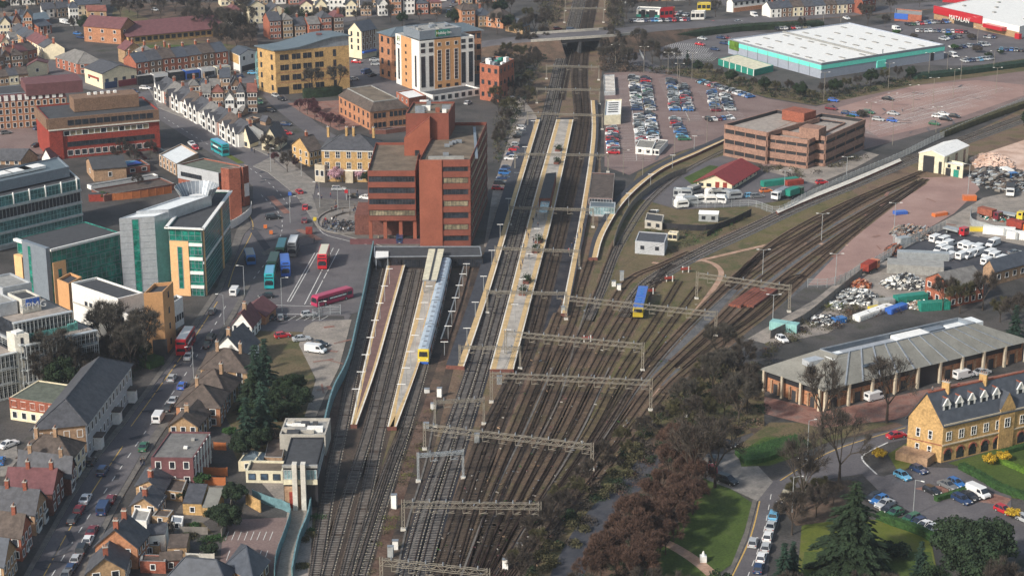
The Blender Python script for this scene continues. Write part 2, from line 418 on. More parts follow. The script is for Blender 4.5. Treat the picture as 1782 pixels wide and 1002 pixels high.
 def band(s, k, z, h, style="s", m0=.02, m1=.98, nx=8, nz=1, name="window_band"):
  P, Q = s.face(k); L = (Q - P).length * (m1 - m0)
  put_win(s.root, P, Q, (m0 + m1) / 2, z, style, L, h, nx, nz, s.cen, name); return s
 def strip(s, k, z0, z1, m, m0=0., m1=1., t=.06, name="panel", label=None):
  """flat cladding panel standing t proud of a wall"""
  P, Q = s.face(k); d = (Q - P).normalized(); o = Vector((d.y, -d.x, 0))
  if ((P + Q) / 2 - s.cen).dot(o) < 0: o = -o
  a, b = P + (Q - P) * m0, P + (Q - P) * m1; a = a - o * .02; b = b - o * .02
  r = [a, b, b + o * (t + .02), a + o * (t + .02)]
  mb = MB(); mb.hexa([x + Vector((0, 0, z0)) for x in r], [x + Vector((0, 0, z1)) for x in r], m, None, True)
  return part(name, mb, s.root, label)
 def chim(s, ts, m="brick_red", w=.9, h=1.5, lat=0.0, d=.7):
  for t in ts:
   p = s.m1 + (s.m2 - s.m1) * t + s.side * lat * s.half
   mb = MB(); zt = s.ridge - abs(lat) * s.rise
   mb.box((p.x, p.y, zt - .9), w, d, h + .9, m, ex=s.side); mb.box((p.x, p.y, zt + h), w + .14, d + .14, .14, "concrete", ex=s.side)
   for i in (-1, 0, 1):
    q = p + s.side * i * w * .3; mb.cyl((q.x, q.y, zt + h + .14), (q.x, q.y, zt + h + .6), .13, .1, "brick_pink", 6)
   sub("chimney", mb, s.roof, s.root)
  return s
 def box(s, u, v, su, sv, z, hz, m, mt=None, name="plant_room", label=None):
  """box on the roof, u along A, v along C (fractions), sizes in metres"""
  eu = (s.a - s.n); ev = (s.c - s.n); p = s.n + eu * u + ev * v
  mb = MB(); mb.box((p.x, p.y, z), su, sv, hz, m, ex=getattr(s, "exo", eu.normalized()), mt=mt)
  return part(name, mb, s.root, label)
 def door(s, k, t, w=1.1, h=2.2, m="timber", off=.05):
  P, Q = s.face(k); d = (Q - P).normalized(); o = Vector((d.y, -d.x, 0))
  if ((P + Q) / 2 - s.cen).dot(o) < 0: o = -o
  c = P + (Q - P) * t; mb = MB(); mb.box((c.x, c.y, 0.02), w, .12, h, m, ex=d)
  part("door", mb, s.root); return s
def house(label, N, yt, A, C, wall="brick_buff", roof="slate", kind="gable", axis="A", rise=2.6, wA=None, wC=None, st="w", ch=(), name="house", cat="house", group=None,
   cm="brick_red", over=.35, door=None, **k):
 b = Bld(name, label, cat, N, yt, A, C, wall, roof, kind, rise, axis, group, over=over, **k)
 if wA: b.win("A", wA[0], wA[1], min(1.3, (b.a - b.n).length / wA[0] * .5), 1.4, st)
 if wC: b.win("C", wC[0], wC[1], min(1.3, (b.c - b.n).length / wC[0] * .5), 1.4, st)
 if ch: b.chim(ch, cm)
 if door: b.door(door[0], door[1], m=door[2] if len(door) > 2 else "timber")
 return b
# ------------------------------------------------------------ lettering
TXT = {}
def text_mesh(s, size, m, ext=.03):
 k = (s, size, m)
 if k in TXT: return TXT[k]
 cu = bpy.data.curves.new("lettering", 'FONT'); cu.body = s; cu.size = size; cu.extrude = ext; cu.align_x = 'CENTER'; cu.align_y = 'CENTER'
 cu.resolution_u = 2; o = bpy.data.objects.new("lettering", cu); COL.objects.link(o)
 dg = bpy.context.evaluated_depsgraph_get(); me = bpy.data.meshes.new_from_object(o.evaluated_get(dg)); bpy.data.objects.remove(o)
 me.materials.clear(); me.materials.append(MATS[m]); TXT[k] = me; return me
def lettering(root, P, Q, t, z, s, size, m, cen, off=.1, sx=1.0, bold=0):
 d = (Q - P); d.z = 0; d.normalize(); o = Vector((d.y, -d.x, 0)); mid = P + (Q - P) * t
 if (mid - cen).dot(o) < 0: d = -d; o = -o
 p = mid + o * off; p.z = P.z + z
 ob = link("lettering", text_mesh(s, size, m), root, p - root.location)
 ob.rotation_euler = (math.pi / 2, 0, math.atan2(d.y, d.x)); ob.scale = (sx, 1, 1); return ob
# ------------------------------------------------------------ vehicles
def wheel_mesh(r=.32, w=.2):
 k = ("wheel", r)
 if k in WC: return WC[k]
 mb = MB(); mb.cyl((0, -w / 2, 0), (0, w / 2, 0), r, r, "tyre", 12); mb.cyl((0, -w / 2 - .01, 0), (0, w / 2 + .01, 0), r * .55, r * .55, "galv", 8)
 WC[k] = mb.mesh("wheel"); return WC[k]
CARS = {  # lower outline, cabin foot outline and cabin roof (x along the car, z)
 "hatchback": (4.0, 1.70, [(-2, .3), (-2, .75), (-1.9, .9), (.75, .95), (1.75, .78), (2, .62), (2, .3)], [(-1.88, .9), (.85, .95)], [(-1.5, 1.42), (.05, 1.46)]),
 "saloon": (4.5, 1.76, [(-2.25, .3), (-2.25, .8), (-2.1, .95), (-1.4, .98), (.9, .95), (2.0, .8), (2.25, .6), (2.25, .3)], [(-1.65, .96), (1.0, .95)], [(-.95, 1.40), (.2, 1.43)]),
 "estate": (4.5, 1.76, [(-2.25, .3), (-2.25, .8), (-2.15, .95), (.9, .95), (2.0, .8), (2.25, .6), (2.25, .3)], [(-2.12, .94), (1.0, .95)], [(-1.85, 1.46), (.2, 1.48)]),
 "people carrier": (4.6, 1.85, [(-2.3, .35), (-2.3, .9), (-2.2, 1.05), (1.1, 1.02), (2.1, .85), (2.3, .65), (2.3, .35)], [(-2.18, 1.04), (1.3, 1.0)], [(-1.95, 1.70), (.3, 1.72)]),
 "van": (5.2, 1.95, [(-2.6, .4), (-2.6, 1.9), (-2.55, 2.05), (1.0, 2.1), (1.35, 1.95), (1.95, 1.15), (2.5, .95), (2.6, .7), (2.6, .4)], None, None)}
CM = {}
def car_meshes(kind, col, near):
 k = (kind, col, near)
 if k in CM: return CM[k]
 L, W, lo, cf, cr = CARS[kind]; p = MP(col); body, gl = MB(), MB(); hw = W / 2
 gt = gl if near else body
 def loft(mb, prof, ys, m):
  """ys: list of (y, inset) sections across the width"""
  n = len(prof); cx = 0; cz = sum(q[1] for q in prof) / n
  rings = [[(x * (1 - i), y, z if z < .5 else z - i * .9) for x, z in prof] for y, i in ys]
  for a, b in zip(rings, rings[1:]):
   for j in range(n): mb.face([a[j], a[(j + 1) % n], b[(j + 1) % n], b[j]], m)
  mb.face(list(reversed(rings[0])), m); mb.face(rings[-1], m)
 loft(body, lo, [(-hw, .05), (-hw + .07, .0), (hw - .07, .0), (hw, .05)], p)
 if cf:
  (x0, z0), (x1, z1) = cf; (x2, z2), (x3, z3) = cr; wi = hw - .08; wr = hw - .26
  b = [(x0, -wi, z0), (x1, -wi, z1), (x1, wi, z1), (x0, wi, z0)]; t = [(x2, -wr, z2), (x3, -wr, z3), (x3, wr, z3), (x2, wr, z2)]
  gt.hexa(b, t, "glass_dark"); xm = (x2 + x3) / 2
  body.face([(x2 - .05, -wr - .02, z2 + .012), (x3 + .08, -wr - .02, z3 + .005), (x3 + .08, wr + .02, z3 + .005), (x2 - .05, wr + .02, z2 + .012)], p)
  for s in (-1, 1):
   for (a, c) in (((x0, z0), (x2, z2)), ((x1, z1), (x3, z3)), (((x0 + x1) / 2, z0), (xm, z2))):
    body.bar((a[0], s * (wi + .01), a[1]), (c[0], s * (wr + .015), c[1]), .07, p)
 else:
  gt.face([(1.37, -hw + .12, 1.98), (1.97, -hw + .08, 1.18), (1.97, hw - .08, 1.18), (1.37, hw - .12, 1.98)][::-1] if 0 else [(1.40, -hw + .12, 1.96), (1.98, -hw + .08, 1.19), (1.98, hw - .08, 1.19), (1.40, hw - .12, 1.96)], "glass_dark")
  for s in (-1, 1): gt.face([(.5, s * (hw + .01), 1.2), (1.7, s * (hw + .01), 1.2), (1.3, s * (hw + .01), 1.85), (.5, s * (hw + .01), 1.85)], "glass_dark")
  gt.face([(-2.61, -.6, 1.2), (-2.61, .6, 1.2), (-2.60, .6, 1.8), (-2.60, -.6, 1.8)], "glass_dark")
 fx = L / 2
 body.box((0, 0, .2), L - .3, W - .12, .14, "black_trim")
 lamps = MB()
 for s in (-1, 1):
  (lamps if near else body).box((fx - .12, s * (hw - .28), .58), .26, .34, .14, "frame_white")
  body.box((-fx + .08, s * (hw - .2), .68), .2, .2, .18, "fascia_red")
 body.box((fx - .02, 0, .42), .08, 1.0, .16, "black_trim"); body.box((-fx, 0, .45), .06, .5, .12, "line_white")
 if not near:
  for sx in (-1, 1):
   for s in (-1, 1): body.cyl((sx * L * .3, s * (hw - .16), .31), (sx * L * .3, s * (hw + .02), .31), .31, .31, "tyre", 8)
 CM[k] = (body.mesh("car_body"), gl.mesh("car_windows") if near else None, lamps.mesh("headlights") if near else None, L, W); return CM[k]
NCAR = [0]; LATE = []
def vehicle(loc, ang, kind, col, label, group=None, near=True):
 if not near and kind != "van" and group != 0: LATE.append((loc, ang, kind, col, label, group)); return
 b, g, l, L, W = car_meshes(kind, col, near); NCAR[0] += kind != "van"; group = group or None
 nm = "parked_car" if kind != "van" else "van"
 o = link(nm, b, None, (loc.x, loc.y, .02), ang); tag(o, label, "van" if kind == "van" else "car", group)
 if near:
  link("windows", g, o); link("headlights", l, o)
  for sx in (-1, 1):
   for s in (-1, 1): link("wheel", wheel_mesh(), o, (sx * L * .3, s * (W / 2 - .08), .31))
 return o
def flush_cars():
 LATE.sort(key=lambda c: c[0].length); k = 299 - NCAR[0]; rest = LATE[k:]; pass
 for c in LATE[:k]: o = vehicle(c[0], c[1], c[2], c[3], c[4], 0, False); o["group"] = c[5]
 v, f, mi, ms = [], [], [], []
 for c in rest:
  me = car_meshes(c[2], c[3], False)[0]; o = len(v); ca, sa = math.cos(c[1]), math.sin(c[1])
  for q in me.vertices: x, y, z = q.co; v.append((c[0].x + x * ca - y * sa, c[0].y + x * sa + y * ca, z + .02))
  mp = []
  for m in me.materials:
   if m not in ms: ms.append(m)
   mp.append(ms.index(m))
  for p in me.polygons: f.append([o + i for i in p.vertices]); mi.append(mp[p.material_index])
 me = bpy.data.meshes.new("far_parked_cars"); me.from_pydata(v, [], f)
 for m in ms: me.materials.append(m)
 me.polygons.foreach_set("material_index", mi); o = link("far_parked_cars", me); o["kind"] = "stuff"; o["label"] = "the farthest parked cars, rows of specks round the retail park and garages"
def dirang(p, q):
 a, b = G(p), G(q); return math.atan2(b.y - a.y, b.x - a.x)
def cars(spec, where, group, near=True, towards=None, kindmap=None):
 """spec: list of (x, y, colour, kind letter[, heading point]); heading along towards (two picture points)"""
 K = {"h": "hatchback", "s": "saloon", "e": "estate", "p": "people carrier", "v": "van"}
 a0 = dirang(*towards) if towards else 0
 for i, c in enumerate(spec):
  a = dirang((c[0], c[1]), c[4]) if len(c) > 4 and isinstance(c[4], tuple) else a0 + (math.pi if len(c) > 4 and c[4] == -1 else 0)
  lab = c[5] if len(c) > 5 else where.format(c=c[2], k=K[c[3]], n=nth(i))
  vehicle(G((c[0], c[1])), a + R.uniform(-.03, .03), K[c[3]], c[2], lab, group, near)
def carrow(p, q, n, cols, where, group, head=None, near=False, skip=(), ang=None, jit=.25):
 """n bays evenly from p to q, cars standing across the row"""
 a, b = G(p), G(q); d = (b - a).normalized(); base = (math.atan2(d.y, d.x) + math.pi / 2) if ang is None else ang
 kinds = ["hatchback", "saloon", "hatchback", "estate", "people carrier", "hatchback", "saloon"]
 k = 0
 for i in range(n):
  if i in skip: continue
  c = cols[k % len(cols)] if isinstance(cols, list) else R.choices(["silver", "black", "dark blue", "grey", "white", "blue", "red", "light blue", "maroon", "green", "beige"], [22, 15, 13, 14, 13, 7, 7, 4, 2, 2, 1])[0]
  kd = R.choice(kinds); P = a + (b - a) * ((i + .5) / n) + Vector((math.cos(base), math.sin(base), 0)) * R.uniform(-jit, jit)
  vehicle(P, base + (math.pi if R.random() < .5 else 0) + R.uniform(-.02, .02), kd, c, where.format(c=c, k=kd, n=nth(k)), group, near)
  k += 1
def bus(p, q, col, label, deck=2, top="cream", L=10.4):
 """p: centre on the ground, q: picture point it faces"""
 loc = G(p); a = dirang(p, q); H = 4.3 if deck == 2 else 2.9; W = 2.5
 r = empty("bus", (loc.x, loc.y, .02), label, "bus"); r.rotation_euler = (0, 0, a)
 c = MP(col); mb = MB(); hl, hw = L / 2, W / 2
 prof = [(-hl, .35), (-hl, H - .25), (-hl + .25, H), (hl - .5, H), (hl - .12, H - .5), (hl, 1.2), (hl, .35)]
 for i in range(len(prof)):
  (x0, z0), (x1, z1) = prof[i], prof[(i + 1) % len(prof)]
  mb.face([(x0, -hw, z0), (x1, -hw, z1), (x1, hw, z1), (x0, hw, z0)], c)
 mb.face([(x, -hw, z) for x, z in prof], c); mb.face([(x, hw, z) for x, z in reversed(prof)], c)
 link("body", mb.mesh("bus_body"), r)
 rf = MB(); rf.box((-.2, 0, H + .005), L - 1.2, W - .35, .07, MP(top)); link("roof", rf.mesh("bus_roof"), r)
 for z, h in ((1.25, .95),) + (((3.0, .8),) if deck == 2 else ()):
  for s in (-1, 1):
   g = MB(); g.face([(-hl + .4, s * (hw + .012), z), (hl - .5, s * (hw + .012), z), (hl - .5, s * (hw + .012), z + h), (-hl + .4, s * (hw + .012), z + h)], "glass_dark")
   for i in range(1, 7): x = -hl + .4 + (L - .9) * i / 7; g.box((x, s * (hw + .02), z), .1, .03, h, c)
   link("side_windows", g.mesh("side_windows"), r)
  g = MB(); e = .02; xf = hl - .02 if z < 2 else hl - .12
  g.face([(hl + e - (.0 if z < 2 else .09), -hw + .15, z), (hl + e - (.0 if z < 2 else .09), hw - .15, z), (hl + e - (.06 if z < 2 else .16), hw - .15, z + h), (hl + e - (.06 if z < 2 else .16), -hw + .15, z + h)], "glass_dark")
  link("windscreen", g.mesh("windscreen"), r)
  if z < 2 or deck == 2: g = MB(); g.box((hl - (.0 if z < 2 else .12), 0, z + h + .05), .06, 1.6, .28, "black_trim"); link("destination_blind", g.mesh("blind"), r)
  g = MB(); g.face([(-hl - .02, -hw + .25, z), (-hl - .02, hw - .25, z), (-hl - .02, hw - .25, z + h * .8), (-hl - .02, -hw + .25, z + h * .8)], "glass_dark"); link("rear_window", g.mesh("rear_window"), r)
 for s in (-1, 1):
  g = MB(); g.box((-L * .08, s * (hw + .015), H * .53), L * .45, .03, H * .12, R.choice(["frame_white", "paint_yellow", "paint_cream", "paint_dark_blue"])); link("side_advert", g.mesh("side_advert"), r)
 for sx in (-.30, .27):
  for s in (-1, 1): link("wheel", wheel_mesh(.48, .28), r, (sx * L, s * (hw - .1), .48))
 return r
# ------------------------------------------------------------ trees
def rv(a=1.0): return Vector((R.gauss(0, 1), R.gauss(0, 1), R.gauss(0, 1))).normalized() * a
TP = {}
def bare_proto(key, h, r, m, n_tw, seed, trunk_h=.28, dens=1.0, tw=.055):
 """trunk with limbs, and a crown of fine twigs inside an uneven egg-shaped volume"""
 R.seed(seed); tr, cr = MB(), MB()
 tr.cyl((0, 0, -.2), (0, 0, h * trunk_h), .045 * h * .55, .03 * h * .55, "bark", 7)
 tips = []
 def grow(p, d, l, w, lev):
  q = p + d * l
  (tr if lev < 3 else cr).bar(p, q, w, "bark" if lev < 3 else m)
  if lev >= 4: tips.append((q, d)); return
  for _ in range(3 if lev < 3 else 3):
   nd = (d + rv(.62) + Vector((0, 0, .12))).normalized(); grow(q, nd, l * R.uniform(.62, .85), w * .58, lev + 1)
  if lev >= 2: tips.append((q, d))
 top = Vector((0, 0, h * trunk_h))
 for i in range(4):
  a = i * 1.6 + R.random(); grow(top, Vector((math.cos(a) * .75, math.sin(a) * .75, R.uniform(.6, 1.1))).normalized(), h * .2, .016 * h, 1)
 # fit inside height and radius
 zm = max(t[0].z for t in tips); rm = max(math.hypot(t[0].x, t[0].y) for t in tips)
 fz = (h - h * trunk_h) / (zm - h * trunk_h) ; fr = r / rm
 def fit(v): return (v[0] * fr if v[2] > h * trunk_h * .9 else v[0], v[1] * fr if v[2] > h * trunk_h * .9 else v[1], h * trunk_h + (v[2] - h * trunk_h) * fz if v[2] > h * trunk_h else v[2])
 tr.v = [fit(v) for v in tr.v]; cr.v = [fit(v) for v in cr.v]
 for _ in range(n_tw):
  t, d = R.choice(tips); p = Vector(fit(t)) + rv(R.uniform(0, r * .16)); e = (d + rv(.8) + Vector((0, 0, .25))).normalized() * R.uniform(.5, 1.3) * (h / 12) ** .5
  s = e.cross(rv()).normalized() * tw * R.uniform(.6, 1.6) * (h / 12) ** .5
  cr.face([p - s, p + s, p + e + s * .15], m)
  f = rv(1); e2 = (e.normalized() + f * .7).normalized() * e.length * .6; b0 = p + e * .35; cr.face([b0 - s * .7, b0 + s * .7, b0 + e2], m)
 TP[key] = (tr.mesh("trunk"), cr.mesh("crown"))
def clump_proto(key, h, r, m, n, seed, kind="round", trunk=.12, leafs=.32):
 R.seed(seed); tr, cr = MB(), MB()
 tr.cyl((0, 0, -.2), (0, 0, h * .6), .028 * h, .012 * h, "bark", 7)
 if kind == "round":
  cl = []
  for _ in range(34):
   d = rv(); d.z = abs(d.z) if R.random() < .7 else d.z * .6; k = R.uniform(.5, .95)
   cl.append((Vector((d.x * r * k, d.y * r * k, h * (.52 + trunk * .4) + d.z * h * .38 * k)), R.uniform(.22, .38) * r))
  for c, cr_ in cl[:8]: tr.bar((0, 0, h * .3), c, .02 * h, "bark")
  for i in range(n):
   c, q = cl[i % len(cl)]; d = rv(); p = c + d * q * R.uniform(.55, 1.0); u = (d + rv(.8)).cross(rv()).normalized(); v = u.cross(d + rv(.5)).normalized(); s = leafs * R.uniform(.6, 1.4)
   cr.face([p - u * s * .5, p + v * s * .6, p + u * s * .5, p - v * s * .5], m)
 else:       # layered conifer
  lay = int(h * 1.6)
  for k in range(lay):
   t = k / lay; z = h * (.06 + .94 * t); rr = r * (1 - t) ** .75 * R.uniform(.6, 1.25) + .15; nb = max(5, int(rr * 4.2))
   for b in range(nb):
    a = 6.283 * b / nb + R.uniform(-.3, .3); l = rr * R.uniform(.4, 1.25); d = Vector((math.cos(a), math.sin(a), 0)); sd = Vector((-d.y, d.x, 0))
    cr.bar((0, 0, z), Vector((0, 0, z)) + d * l * .85 + Vector((0, 0, -.18 * l)), .07, "bark")
    for j in range(max(4, int(l * n / 60))):
     u = R.uniform(.15, 1.0); p = Vector((0, 0, z)) + d * l * u + Vector((0, 0, -.22 * l * u * u + R.uniform(-.15, .1))) + sd * R.uniform(-.5, .5) * (1.1 - u * .6) * rr * .35
     s = leafs * R.uniform(.7, 1.5); e = (d + sd * R.uniform(-.9, .9)).normalized(); w = Vector((-e.y, e.x, R.uniform(-.5, .5))) * .4
     cr.face([p - w * s, p + e * s * 1.2 + Vector((0, 0, -.3 * s)), p + w * s], m)
 TP[key] = (tr.mesh("trunk"), cr.mesh("crown"))
SIZE = {}
def tree(key, p, label, h=None, group=None, cat="tree", name=None, w=None, world=False):
 """p: picture point of the foot; h: metres"""
 g = p if world else G(p); bh, br = SIZE[key]; k = (h or bh) / bh; kw = (w / br) if w else k
 nm = name or ("conifer" if key.startswith("con") else "evergreen_tree" if key.startswith("ev") else "bare_tree" if key.startswith("bare") else "shrub")
 r = empty(nm, (g.x, g.y, 0), label, cat, group); r.rotation_euler = (0, 0, R.uniform(0, 6.28)); r.scale = (kw, kw, k)
 link("trunk", TP[key][0], r); link("crown", TP[key][1], r); return r
def protos():
 for key, h, r, m, n, sd, tw in (("bare1", 12, 4.6, "twigs", 4600, 11, .036), ("bare2", 14, 5.4, "twigs_grey", 5000, 12, .036), ("bare3", 10, 4.0, "twigs_rust", 6000, 13, .045),
       ("bare4", 11, 4.6, "twigs_rust", 6000, 14, .045), ("bare5", 9, 3.8, "twigs_olive", 4800, 15, .042), ("bare6", 11, 4.4, "twigs", 4600, 16, .036), ("bareopen", 15, 5.5, "twigs", 2200, 17, .035), ("bareplum", 6, 3, "twigs_plum", 4200, 18, .05)):
  bare_proto(key, h, r, m, n, sd, tw=tw); SIZE[key] = (h, r)
 for key, h, r, m, n, sd, kd, lf in (("con1", 18, 6.0, "needles", 900, 21, "con", .55), ("con2", 12, 2.6, "needles_blue", 1000, 22, "con", .5), ("ev1", 12, 5.5, "leaves", 9000, 23, "round", .42),
        ("ev2", 10, 5.5, "needles", 9500, 24, "round", .42), ("bush1", 3, 2.0, "hedge_green", 2200, 25, "round", .3), ("bush2", 3, 2.2, "twigs", 2200, 26, "round", .28),
        ("bush3", 3, 2.0, "yellow_leaf", 1500, 27, "round", .28), ("blossom", 5, 2.8, "blossom", 3200, 28, "round", .22), ("bush4", 2.4, 2.0, "needles", 2200, 29, "round", .28)):
  clump_proto(key, h, r, m, n, sd, kd, leafs=lf); SIZE[key] = (h, r)
protos(); R.seed(99)
def scrub(name, poly, m, n, hmin, hmax, size=.35, label=None, world=False, kind="stuff", seed=5):
 """rough undergrowth filling a patch of ground: many small leaf and twig faces in clumps, one object"""
 rr = random.Random(seed); P = poly if world else [G(p) for p in poly]
 x0, x1 = min(p.x for p in P), max(p.x for p in P); y0, y1 = min(p.y for p in P), max(p.y for p in P)
 def inside(x, y):
  c = False; j = len(P) - 1
  for i in range(len(P)):
   if (P[i].y > y) != (P[j].y > y) and x < (P[j].x - P[i].x) * (y - P[i].y) / (P[j].y - P[i].y) + P[i].x: c = not c
   j = i
  return c
 mb = MB(); mats = m if isinstance(m, list) else [m]; cl = []
 area = abs(sum(P[i].x * P[(i + 1) % len(P)].y - P[(i + 1) % len(P)].x * P[i].y for i in range(len(P)))) / 2
 k = max(6, int(area / 7)); tries = 0
 while len(cl) < k and tries < k * 40:
  tries += 1; x, y = rr.uniform(x0, x1), rr.uniform(y0, y1)
  if inside(x, y): cl.append((x, y, rr.uniform(hmin, hmax), rr.uniform(1.1, 2.2), rr.choice(mats)))
 for i in range(n):
  x, y, h, r, mm = cl[i % len(cl)]; a = rr.uniform(0, 6.283); e = rr.uniform(0, 1) ** .6; z = h * rr.uniform(.0, 1.0); q = r * e * math.sqrt(max(0, 1 - (z / h) ** 2 * .8))
  p = Vector((x + math.cos(a) * q, y + math.sin(a) * q, z)); u = Vector((rr.gauss(0, 1), rr.gauss(0, 1), rr.gauss(0, 1))).normalized() * size * rr.uniform(.5, 1.4); v = u.orthogonal() * rr.uniform(.35, .8)
  mb.face([p - v * .5, p + u, p + v * .5], mm)
 return solo(name, mb, label, None, None, kind=kind)
def hedge(name, pts, w, h, m, label, n=None, group=None, world=False):
 """clipped hedge along a line: a dark core wrapped in small leaf faces"""
 c = resample(smooth(pts if world else [G(p) for p in pts], 4), .5); mb = MB(); L, Rr = ribbon_pts(c, w * .82)
 for i in range(len(c) - 1):
  up = Vector((0, 0, h * .93)); b = [Rr[i], Rr[i + 1], L[i + 1], L[i]]; mb.hexa(b, [p + up for p in b], m)
 for i in range(len(c) - 1):
  d = (c[i + 1] - c[i]); s = Vector((-d.y, d.x, 0)).normalized()
  for _ in range(int(10 * (w + 2 * h) * .5)):
   t = R.random(); f = R.random() * (w + 2 * h); e = R.uniform(-.04, .12)
   if f < h: o = s * (w / 2 + e); z = f
   elif f < h + w: o = s * (w / 2 - (f - h)); z = h + e
   else: o = -s * (w / 2 + e); z = f - h - w
   p = c[i] + d * t + o + Vector((0, 0, z)); u = rv(.22); v = u.orthogonal() * .7; mb.face([p - v * .5, p + u, p + v * .5], m)
 return solo(name, mb, label, "hedge", group)
# ------------------------------------------------------------ people
def person_mesh(top, leg, hair="black_trim"):
 k = ("person", top, leg)
 if k in WC: return WC[k]
 mb = MB()
 def ring(cx, cy, z, rx, ry, n=8): return [(cx + rx * math.cos(6.283 * i / n), cy + ry * math.sin(6.283 * i / n), z) for i in range(n)]
 def tube(rs, ms):
  i0 = len(mb.v); n = len(rs[0])
  for r in rs: mb.v += r
  for j in range(len(rs) - 1):
   for i in range(n): mb.f.append((i0 + j * n + i, i0 + j * n + (i + 1) % n, i0 + (j + 1) * n + (i + 1) % n, i0 + (j + 1) * n + i)); mb.m.append(mb.mi(ms[j]))
  mb.f.append(tuple(range(i0 + (len(rs) - 1) * n, i0 + len(rs) * n))); mb.m.append(mb.mi(ms[-1]))
 tube([ring(0, 0, .84, .17, .12), ring(0, 0, 1.0, .15, .11), ring(0, 0, 1.3, .21, .13), ring(0, 0, 1.44, .16, .10), ring(0, 0, 1.48, .06, .06), ring(0, 0, 1.54, .06, .06),
   ring(0, .01, 1.58, .085, .09), ring(0, .01, 1.66, .10, .11), ring(0, 0, 1.74, .08, .09), ring(0, 0, 1.78, .03, .03)], [top, top, top, "skin", "skin", "skin", "skin", hair, hair])
 for s, st in ((-1, .16), (1, -.14)):
  tube([ring(s * .09, st, .0, .05, .09), ring(s * .09, st, .08, .05, .06), ring(s * .09, st * .6, .46, .06, .065), ring(s * .085, 0, .88, .09, .10)], ["black_trim", leg, leg])
  tube([ring(s * .27, -st * .9, .80, .035, .04), ring(s * .27, -st * .7, .88, .035, .04), ring(s * .25, -st * .2, 1.12, .045, .05), ring(s * .19, 0, 1.42, .06, .06)], ["skin", top, top])
 WC[k] = mb.mesh("person"); return WC[k]
TOPS = [("frame_dark", "black coat"), ("paint_dark_blue", "navy jacket"), ("paint_grey", "grey coat"), ("paint_red", "red jacket"), ("paint_white", "white top"), ("paint_beige", "beige coat"), ("paint_maroon", "maroon coat")]
def people(pts, where, group, world=False):
 pts = sorted(pts, key=lambda p: p[0] if not world else p.x)
 for j, p in enumerate(pts):
  t, nm = R.choices(TOPS, [8, 5, 4, 1, 1, 1.5, 1])[0]; g = p if world else G(p); lg = R.choice(["frame_dark", "paint_dark_blue"])
  z = g.z if world else .03
  o = link("person", person_mesh(t, lg), None, (g.x, g.y, z), R.uniform(0, 6.28)); tag(o, "person in a %s %s, %s from left" % (nm, where, nth(j)), "person", group)
# ------------------------------------------------------------ street furniture
def lamp(p, q, h, label, group=None, m="galv", name="street_lamp", arms=1):
 """p foot; q picture point the arm reaches towards"""
 g = G(p); d = (G(q) - g); d.z = 0; d = d.normalized()
 r = empty(name, g, label, "street lamp", group); mb = MB(); mb.cyl(g, g + Vector((0, 0, h)), .11, .07, m, 6); part("pole", mb, r)
 for s in ((1,) if arms == 1 else (1, -1)):
  mb = MB(); e = g + Vector((0, 0, h)) + d * s * 1.3 + Vector((0, 0, .15)); mb.bar(g + Vector((0, 0, h - .05)), e, .08, m); part("arm", mb, r)
  mb = MB(); mb.bar(e - d * s * .1, e + d * s * .6, .26, "frame_white", .12); part("lamp_head", mb, r)
 return r
def subq(b, u0, u1, v0, v1, z=None):
 """part of a block's plan at roof height: fractions along A and C"""
 ea, ec = b.a - b.n, b.c - b.n; o = b.n + Vector((0, 0, b.h if z is None else z))
 return (o + ea * u0 + ec * v0, o + ea * u1 + ec * v0, o + ea * u1 + ec * v1, o + ea * u0 + ec * v1)
def terrace(N, yt, A, C, along, n, walls, roofs, labs, group, gable_front=False, rise=2.6, dA=None, dC=None, wA=None, wC=None, ch=(.5,), st="w", kind=None, name="terraced_house", cm="brick_red", cuts=None, **k):
 g = G(N); h = HT(N, yt); a = G(A, h) if A else None; c = G(C, h) if C else None
 if a is None: c.z = 0; d = (c - g).normalized(); a = g + Vector((-d.y, d.x, 0)) * dA
 if c is None: a.z = 0; d = (a - g).normalized(); c = g + Vector((d.y, -d.x, 0)) * dC
 a.z = c.z = 0; out = []
 for i in range(n):
  t0, t1 = (i / n, (i + 1) / n) if not cuts else (cuts[i], cuts[i + 1])
  o = Vector((0, 0, (i % 2) * .04)); e = (a - g) if along == "A" else (c - g); t1 -= .003
  if along == "A": q = (g + e * t0, g + e * t1, g + e * t1 + (c - g), g + e * t0 + (c - g))
  else: q = (g + e * t0, g + e * t0 + (a - g), g + e * t1 + (a - g), g + e * t1)
  ax = ("C" if along == "A" else "A") if gable_front else along
  w = walls[i % len(walls)]
  b = Bld(name, labs(i) if callable(labs) else labs[i], "house", quad=q, h=h + (i % 3) * .12, wall=w, roof=roofs[i % len(roofs)], kind=kind or "gable", axis=ax, rise=rise + (i % 2) * .1, group=group, over=.15, **k)
  if wA: b.win("A", wA[0], wA[1], 1.0, 1.4, st)
  if wC: b.win("C", wC[0], wC[1], 1.0, 1.4, st)
  if ch: b.chim(ch if i % 2 == 0 or len(ch) > 1 else ch, cm)
  out.append(b)
 return out
FRM = {"T1": (0, 0, 3.8533), "T2": (430, 0, 3.8533), "T3": (860, 0, 3.8533), "T4": (1300, 0, 3.697), "M1": (0, 240, 3.8533), "M2": (430, 240, 3.8533), "M3": (860, 240, 3.8533), "M4": (1300, 240, 3.697),
  "N1": (0, 480, 3.8533), "N2": (430, 480, 3.8533), "N3": (860, 480, 3.8533), "N4": (1300, 480, 3.697), "B1": (0, 740, 3.824), "B2": (430, 740, 3.824), "B3": (860, 740, 3.824), "B4": (1300, 740, 3.697),
  "H": (650, 30, 6.679), "Z6": (250, 120, 6.264), "Z7": (0, 0, 7.155), "Z8": (380, 0, 6.364), "K": (0, 480, 8.35), "": (0, 0, 1)}
